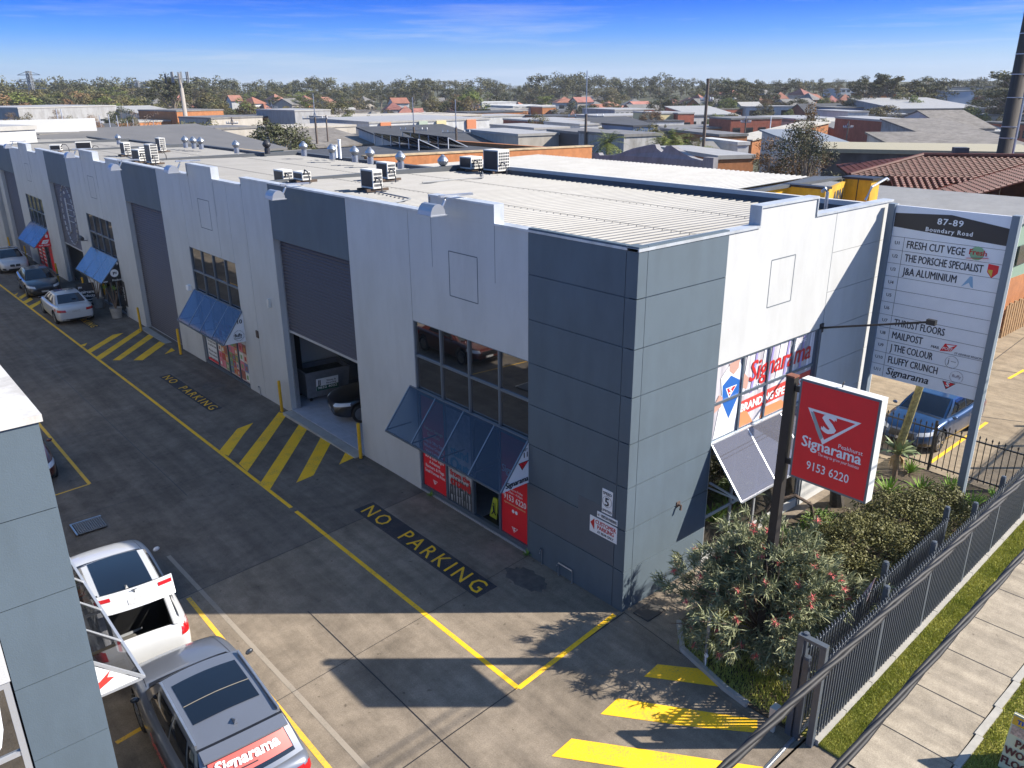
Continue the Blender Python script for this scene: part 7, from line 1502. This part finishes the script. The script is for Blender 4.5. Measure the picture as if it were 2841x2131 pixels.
for x,t,c,d,kd in ((470,212,'dark',300,'gum'),(690,280,'olive',255,'round'),(600,276,'dark',270,'round'),(620,284,'olive',262,'gum'),(840,262,'bright',330,'gum'),(895,268,'olive',330,'round'),(935,282,'olive',240,'round'),(1085,312,'golden',262,'round'),(800,292,'golden',300,'round'),(1200,270,'olive',300,'gum'),(1250,264,'dark',310,'round'),(1310,252,'bright',300,'round'),(1290,262,'olive',290,'gum'),(1360,300,'dark',280,'round'),(1180,222,'dark',420,'gum'),(1510,262,'bright',320,'gum'),(1600,278,'dark',280,'round'),(1640,288,'dark',262,'round'),(1700,268,'olive',300,'gum'),(1830,262,'dark',300,'round'),(1880,262,'dark',290,'round'),(1550,300,'olive',270,'round'),(1370,262,'dark',350,'gum'),(980,262,'olive',360,'round'),(1020,292,'mauve',270,'bare'),(985,300,'mauve',262,'bare')): tree(kd,c,x,t,d,wid=1.25)
# right hand side
for x,t,c,d,kd,w in ((2030,218,'dark',330,'gum',1.4),(2080,226,'olive',320,'gum',1.2),(2050,240,'dark',300,'round',1.2),(1995,262,'dark',290,'round',1),(1950,262,'bright',300,'round',1),(1930,244,'olive',380,'gum',1),(1975,250,'olive',360,'round',1),(2120,254,'dark',330,'round',1),(2180,226,'dark',400,'gum',1.3),(2230,224,'olive',400,'gum',1.2),(2280,232,'dark',400,'gum',1.2),(2325,232,'olive',400,'gum',.9),(2160,280,'olive',280,'round',1.3),(2215,272,'dark',280,'round',1.2),(2190,300,'bright',260,'round',.7),(2110,306,'dark',250,'round',1.3),(2290,276,'olive',290,'round',1),(2000,318,'bright',210,'round',.9),(2040,312,'olive',205,'round',1),(1985,314,'bright',205,'round',.7),(2410,212,'dark',300,'gum',1.1),(2445,202,'dark',290,'gum',1.15),(2480,208,'olive',290,'gum',1.1),(2520,216,'olive',300,'gum',1),(2590,204,'dark',300,'gum',1.25),(2610,214,'dark',300,'round',1.0),(2560,240,'olive',290,'round',1),(2500,252,'olive',270,'round',1.1),(2540,262,'bright',265,'round',.7),(2430,262,'dark',270,'round',1),(2455,290,'olive',220,'round',1.2),(2520,312,'dark',225,'round',1),(2570,314,'dark',225,'round',1),(2620,306,'dark',225,'round',1.1),(2690,296,'bright',225,'round',1.3),(2710,230,'dark',330,'gum',.8),(2760,238,'olive',280,'round',1.2),(2800,225,'dark',240,'gum',1.0),(2840,190,'dark',230,'gum',1.3),(2870,205,'dark',240,'gum',1.2),(2775,262,'dark',260,'round',1.3),(2830,270,'dark',240,'round',1.3),(2640,250,'olive',330,'round',1)):
    tree(kd,c,x,t,d,None,wid=w*1.35)

FR=random.Random(21); NFILL=0
def filler(px,di):
    global NFILL
    z=FR.choice([3.2,3.8,4.5,5.2,4.2]); q=AT(px,240,di); wd=FR.uniform(9,26); dpx=wd/di*FPX/2; g0=far_z(q.x,q.y); zt=g0+z
    yt=PH/2-FPX*0; 
    # photo row of a roof at that height and distance
    d=(Vector((q.x,q.y,zt))-CAM); yt=PH/2-FPX*(d.dot(CU)/d.dot(CF))
    wa=FR.choice([M_FW,M_FB,M_BRK,M_BRKR,M_BRK,M_FB,M_BRKR,M_FW]); ro=FR.choice([M_WROOF,M_GROOF,M_WROOF,M_FIB,M_GROOF,M_DROOF]); ki=FR.choice(['flat','flat','flat','slope','gable'])
    wn={'far_white_wall':'white','far_beige_wall':'beige','far_grey_wall':'grey','orange_brick':'orange brick','red_brick':'red brick'}[wa.name]; rn_={'white_metal_roof':'white','grey_metal_roof':'pale grey','fibre_cement_roof':'dull brown grey','dark_membrane_roof':'black'}[ro.name]
    pos='left of phone mast' if px<480 else 'right of phone mast' if px<1050 else 'behind timber power poles' if px<1400 else 'near apartment block' if px<1620 else 'right of tallest pole' if px<1940 else 'behind slim street pole' if px<2300 else 'near massive timber pole'
    fb('%s walled shed with %s %s roof %s'%(wn,rn_,{'flat':'flat','slope':'single pitch','gable':'gabled'}[ki],pos),'shed',px-dpx,px+dpx,yt,di,FR.uniform(9,18),wa,ro,ki,FR.choice([-12,-5,0,0,5,10]),FR.choice([2,3,4,5]))['group']='low sheds of the packed district'
for di,st in ((96,0),(128,130),(160,60),(195,150),(230,70),(265,120),(298,60)):
    x=-60+st
    while x<2900:
        if not(di<120 and x<620) and not(1000<x<1400 and di<170) and not(x>1900 and di<180) and not(1400<x<1660 and di<120): filler(x+FR.uniform(-30,30),di+FR.uniform(-8,8))
        x+=FR.uniform(120,200)*(1.5 if di<120 else 1.15)
for i in range(46):
    di=FR.uniform(105,300); px_=FR.uniform(-40,2880)
    if (di<150 and (px_<640 or 1000<px_<1400)) or (px_>1900 and di<170): di=FR.uniform(200,300)
    q=AT(px_,240,di); h=FR.uniform(4.5,8); d=(Vector((q.x,q.y,far_z(q.x,q.y)+h))-CAM); tree(FR.choice(['dense','round','dense']),FR.choice(['olive','dark','bright','olive','rust']),px_,PH/2-FPX*(d.dot(CU)/d.dot(CF)),di)
x=1950
while x<2900:
    tree('round' if FR.random()<.6 else 'gum',FR.choice(['olive','dark','bright','olive']),x,FR.uniform(248,272),FR.uniform(330,420),wid=FR.uniform(1.2,1.7)); x+=FR.uniform(30,48)
for i,(x,yt) in enumerate(((1960,262),(2010,252),(2075,266),(2125,270),(2170,256),(2225,264),(2268,258),(2310,270),(2345,262),(2400,270),(2135,246),(2240,246),(2050,246))):
    fb('%s house with %s roof among far trees on right slope'%(hn[i%4],rn[(i+1)%4]),'house',x-14,x+14+i%3*5,yt,350+20*(i%3),9,HW_[i%4],HC[(i+1)%4],'hip',FR.uniform(-25,25),2,1,hmin=3)['group']='houses among the far trees'
# palms
def palm(px,ptop,dist,label,n=26,l=3.0):
    p=AT(px,ptop,dist); z0=far_z(p.x,p.y); zt=p.z-l*.45; k=thing('palm_tree',label,'palm',(p.x,p.y,z0),0,'palms among the roofs'); b=MB(); b.tube([(p.x,p.y,z0),(p.x+.1,p.y,(z0+zt)/2),(p.x,p.y,zt)],[.24,.18,.2],8); b.build('trunk',M_BARK,k); g=MB()
    for i in range(n):
        a=rr.uniform(0,6.28); e=rr.uniform(-.5,1.3); d=Vector((math.cos(a)*math.cos(e),math.sin(a)*math.cos(e),math.sin(e))); s=Vector((-math.sin(a),math.cos(a),0)); prev=None
        for j in range(9):
            t=j/8; c=Vector((p.x,p.y,zt))+d*l*t-Vector((0,0,l*.5*t*t))
            if j: 
                for sg in(-1,1):
                    for q in range(2):
                        o=prev.lerp(c,q*.5); w_=s*sg*(.5*math.sin(math.pi*min(1,t*.9+.08)))-Vector((0,0,.2)); g.add([o,o.lerp(c,.35),o+w_+d*.16],[(0,1,2)])
            prev=c
    g.build('fronds',LM['bright'],k)
palm(1688,362,88,'bright single palm in front of the grey concrete wall',44,2.6); palm(1868,352,92,'largest palm of the clump above the curved parapet',44,3.4); palm(1900,372,88,'palm at the right of the clump above the curved parapet',40,3.2); palm(1835,378,90,'low palm at the left of the clump above the curved parapet',34,2.6); palm(1930,388,84,'palm beside the slim street pole',36,3.0)
# ---------------------------------------------------------------- poles, masts, pylons
M_TPOLE=mat('timber_pole',(.13,.1,.08),.9,var=.25,scale=3,stretch=(4,4,.3))
def pole(px,ytop,dist,r,label,arm=None,mast=0,lean=0,m=None):
    p=AT(px,ytop,dist); z0=far_z(p.x,p.y); k=thing('power_pole',label,'pole',(p.x,p.y,z0)); b=MB(); b.tube([(p.x,p.y,z0-1),(p.x,p.y,p.z-mast)],[r*1.15,r*.8],9); b.build('pole',m or M_TPOLE,k)
    d=Vector((CR.x,CR.y,0)).normalized()
    if mast: b=MB(); b.tube([(p.x,p.y,p.z-mast),(p.x,p.y,p.z)],r*.35,6); b.build('top_mast',M_STEEL,k)
    for (dz,L) in (arm or []):
        b=MB(); c=Vector((p.x,p.y,p.z-dz)); b.bar(c-d*L/2,c+d*L/2,.14,.16); b.build('cross_arm',mat('grey_timber_arm',(.4,.36,.32),.9),k); b=MB()
        for t in (-.48,-.3,.3,.48): q=c+d*L*t; b.lathe([(.06,0),(.07,.12),(.03,.24)],q+Vector((0,0,.08)),6)
        b.build('insulator',M_WHT,k); b=MB(); b.bar(c-d*.3,c+Vector((0,0,.9)),.06,.06); b.bar(c+d*.3,c+Vector((0,0,.9)),.06,.06); b.build('brace',M_STEEL,k)
    return k
pole(1629,196,105,.2,'tall timber power pole with a wide white cross arm in the middle',[(5.3,4.4)],5.0); pole(1144,270,110,.18,'left one of two matching timber power poles',[(4.0,3.6)],3.6); pole(1263,276,108,.18,'right one of two matching timber power poles',[(4.0,3.6)],3.4)
pole(868,260,118,.17,'timber power pole with cross arm beside the dark round tree',[(3.2,3.4)],3.0); pole(904,320,120,.12,'thin dark pole just right of the first power pole'); pole(1965,218,85,.17,'slim leaning street pole near the clump of palms',[(2.0,1.2)],0); pole(752,282,240,.15,'small pole with cross arm left of the round dark tree',[(1.6,3)],1)
pole(642,325,150,.13,'thin pole with short arm above the grey shed roof',[(1,2.0)]); pole(2070,330,140,.13,'slender pole by the saw edged workshops',[(.5,1.6)]); pole(2355,336,150,.13,'slender pole by the red brick office',[(1,1.6)]); pole(2140,322,170,.1,'white thin pole left of the pointed green trees',None,0,0,M_WHT); pole(1085,350,125,.1,'short pole beside the coloured bays')
for i,(x,y) in enumerate(((155,302),(168,303),(275,320),(300,318),(323,320),(352,335),(368,330),(425,335),(440,345))): pole(x,y,150+i*6,.09,'one of the pale thin yard poles standing left of the phone mast',None,0,0,M_FRAMEL)['group']='thin yard poles'
# big near pole at the right edge
p=AT(2785,428,64); z0=0; k=thing('power_pole','massive dark timber power pole at the right edge with a steel conduit','pole',(p.x,p.y,z0)); b=MB(); b.tube([(p.x,p.y,z0),(p.x,p.y,22)],[.47,.42],16); b.build('pole',mat('dark_timber_pole',(.05,.042,.036),.85,var=.35,scale=2,stretch=(5,5,.4)),k,smooth=True)
b=MB(); d=Vector((CR.x,CR.y,0)); q=Vector((p.x,p.y,0))+d*.42-Vector((CF.x,CF.y,0))*.25; b.tube([q+Vector((0,0,1)),q+Vector((0,0,13)),q+Vector((.1,.0,13.5)),q+Vector((0,0,14)),q+Vector((0,0,22))],.1,8); b.build('conduit',M_STEEL,k); b=MB()
for z in (4.6,6,7.5,8.2,10,11.4,12.6,13.8,15): b.lathe([(.475,0),(.475,.05)],(p.x,p.y,z),16)
b.build('strap',M_STEEL,k)
# phone mast
p=AT(497,198,215); z0=far_z(p.x,p.y); k=thing('phone_mast','pale concrete phone mast with antenna panels','mast',(p.x,p.y,z0)); b=MB(); b.tube([(p.x,p.y,z0),(p.x,p.y,p.z-.5)],[.6,.36],12); b.build('column',mat('mast_concrete',(.3,.27,.24),.8),k,smooth=True)
d=Vector((CR.x,CR.y,0)); e=Vector((-d.y,d.x,0)); c=Vector((p.x,p.y,p.z-1.6)); b=MB()
for a in range(6): dr=d*math.cos(a*1.047)+e*math.sin(a*1.047); b.bar(c,c+dr*1.9,.1,.1)
b.bar(c+d*-1.9,c-d*3.4,.1,.1); b.build('head_frame',M_DKGREY,k); 
for a in range(6):
    dr=d*math.cos(a*1.047)+e*math.sin(a*1.047); b=MB(); q=c+dr*1.95; b.obox(q+Vector((0,0,.3)),dr*.12,dr.cross(Vector((0,0,1)))*.2,(0,0,1.2)); b.build('antenna',M_MIDG,k)
b=MB(); q=c-d*3.4; b.obox(q,d*.15,e*.15,(0,0,1.1)); b.build('antenna',M_DKGREY,k)
# lattice pylons
def pylon(px,ytop,dist,label):
    p=AT(px,ytop,dist); z0=far_z(p.x,p.y); H=p.z-z0; k=thing('transmission_pylon',label,'pylon',(p.x,p.y,z0)); b=MB(); d=Vector((CR.x,CR.y,0)).normalized(); e=Vector((-d.y,d.x,0)); O=Vector((p.x,p.y,z0)); wd=lambda t:(3.6*(1-t/.62)+.8) if t<.62 else .8
    lv=[0,.16,.3,.42,.53,.62,.72,.82,.92,1.0]; C4=lambda t:[O+Vector((0,0,H*t))+d*sx*wd(t)+e*sy*wd(t) for sx,sy in((-1,-1),(1,-1),(1,1),(-1,1))]
    for a,c in zip(lv,lv[1:]):
        A=C4(a);B=C4(c)
        for i in range(4): j=(i+1)%4; b.bar(A[i],B[i],.28,.28); b.bar(A[i],B[j],.16,.16); b.bar(A[j],B[i],.16,.16); b.bar(B[i],B[j],.16,.16)
    b.build('lattice_tower',mat('pylon_steel',(.3,.31,.31),.5,metal=.5),k); b=MB()
    for t,L in ((.66,6.5),(.8,6),(.93,5)):
        c=O+Vector((0,0,H*t)); b.bar(c-d*L,c+d*L,.25,.25); b.bar(c-d*L,c+Vector((0,0,1.6)),.15,.15); b.bar(c+d*L,c+Vector((0,0,1.6)),.15,.15)
    b.build('cross_arm',mat('pylon_steel',0),k)
pylon(78,198,430,'tall lattice transmission pylon at the far left'); pylon(380,226,520,'smaller pale lattice tower among the far trees')
# wires between the poles
b=MB()
def wire(a,c,sag=.6,r=.012):
    pts=[Vector(a).lerp(Vector(c),i/14)-Vector((0,0,sag*4*(i/14)*(1-i/14))) for i in range(15)]; b.tube(pts,r,4)
W_=[AT(868,282,118),AT(1144,292,110),AT(1263,298,108),AT(1629,250,105),AT(1965,240,85),AT(2785,150,64)]
for i in range(4):
    for q in (-1.5,1.5): o=Vector((CR.x,CR.y,0))*q*.6; wire(W_[i]+o,W_[i+1]+o,.9)
tag(b.build('power_lines',M_DKGREY),'thin overhead power lines strung from pole to pole','wire')
# parked cars far off, tiny
CP=[P_WHITE,P_GREY,P_WHITE,P_BLUE,P_MAROON]
def tiny_car(px,py,dist,m,label,rz):
    p=AT(px,py,dist); z=far_z(p.x,p.y); k=thing('parked_car',label,'car',(p.x,p.y,z+.02),rz,'cars parked far off among the sheds'); b=MB(); pr=[(-2.2,.3),(-2.25,.75),(-1.9,.95),(-1.2,1.0),(-.7,1.42),(.6,1.45),(1.2,1.0),(2.1,.85),(2.25,.6),(2.2,.3)]; b.prism([(-.87,y,z_) for y,z_ in pr],(1.74,0,0)); b.build('body',m,k,local=True,bevel=.08); b=MB(); b.prism([(-.885,-1.1,1.0),(-.885,-.68,1.36),(-.885,.55,1.38),(-.885,1.05,1.0)],(1.77,0,0)); b.build('windows',M_CARG,k,local=True)
    b=MB(); 
    for y in(-1.35,1.35): b.lathe([(.33,-.92),(.33,.92)],(0,y,.33),12,'x')
    b.build('wheels',M_TYRE,k,local=True)
for i,(x,y,d,m) in enumerate(((2535,408,140,P_WHITE),(2560,404,142,P_GREY),(2585,402,144,P_WHITE),(2610,398,146,P_WHITE),(2632,396,148,P_WHITE),(250,340,175,P_WHITE),(235,346,172,P_WHITE),(215,342,178,P_GREY),(2175,384,150,P_WHITE),(2195,380,152,P_WHITE))): tiny_car(x,y,d,m,('white' if m is P_WHITE else 'grey')+' car parked far off '+('below the red brick office' if x>2500 else 'in the yard left of the phone mast' if x<300 else 'behind the feathery tree'),rr.uniform(0,3))
for i,(x,y,l) in enumerate(((545,352,'light blue'),(125,355,'pale blue'))): 
    p=AT(x,y,150); z=far_z(p.x,p.y); b=MB(); b.lathe([(1.6,0),(1.6,2.6),(1.2,2.9),(.3,3.0)],(p.x,p.y,z),16)
    for q in range(8): b.lathe([(1.62,0),(1.62,.06)],(p.x,p.y,z+.3*q+.2),16)
    tag(b.build('water_tank',mat('light_blue_tank',(.35,.5,.65),.5),smooth=False),'ribbed %s water tank standing in the yard %s'%(l,'by the phone mast' if i==0 else 'at the far left'),'tank')

# ---------------------------------------------------------------- the hazy air of the district
hzb=MB(); hzb.box(-1640,1640,-1640,1640,-6,48); hz_o=hzb.build('haze',None); hz_o['kind']='stuff'
hm=bpy.data.materials.new('pale_air'); hm.use_nodes=True; t=hm.node_tree; t.nodes.remove(t.nodes['Principled BSDF']); pv=t.nodes.new('ShaderNodeVolumePrincipled'); pv.inputs['Color'].default_value=(.93,.95,1,1); pv.inputs['Density'].default_value=.00017; pv.inputs['Anisotropy'].default_value=.2; t.links.new(pv.outputs[0],t.nodes['Material Output'].inputs['Volume'])
hz_o.data.materials.clear(); hz_o.data.materials.append(hm)
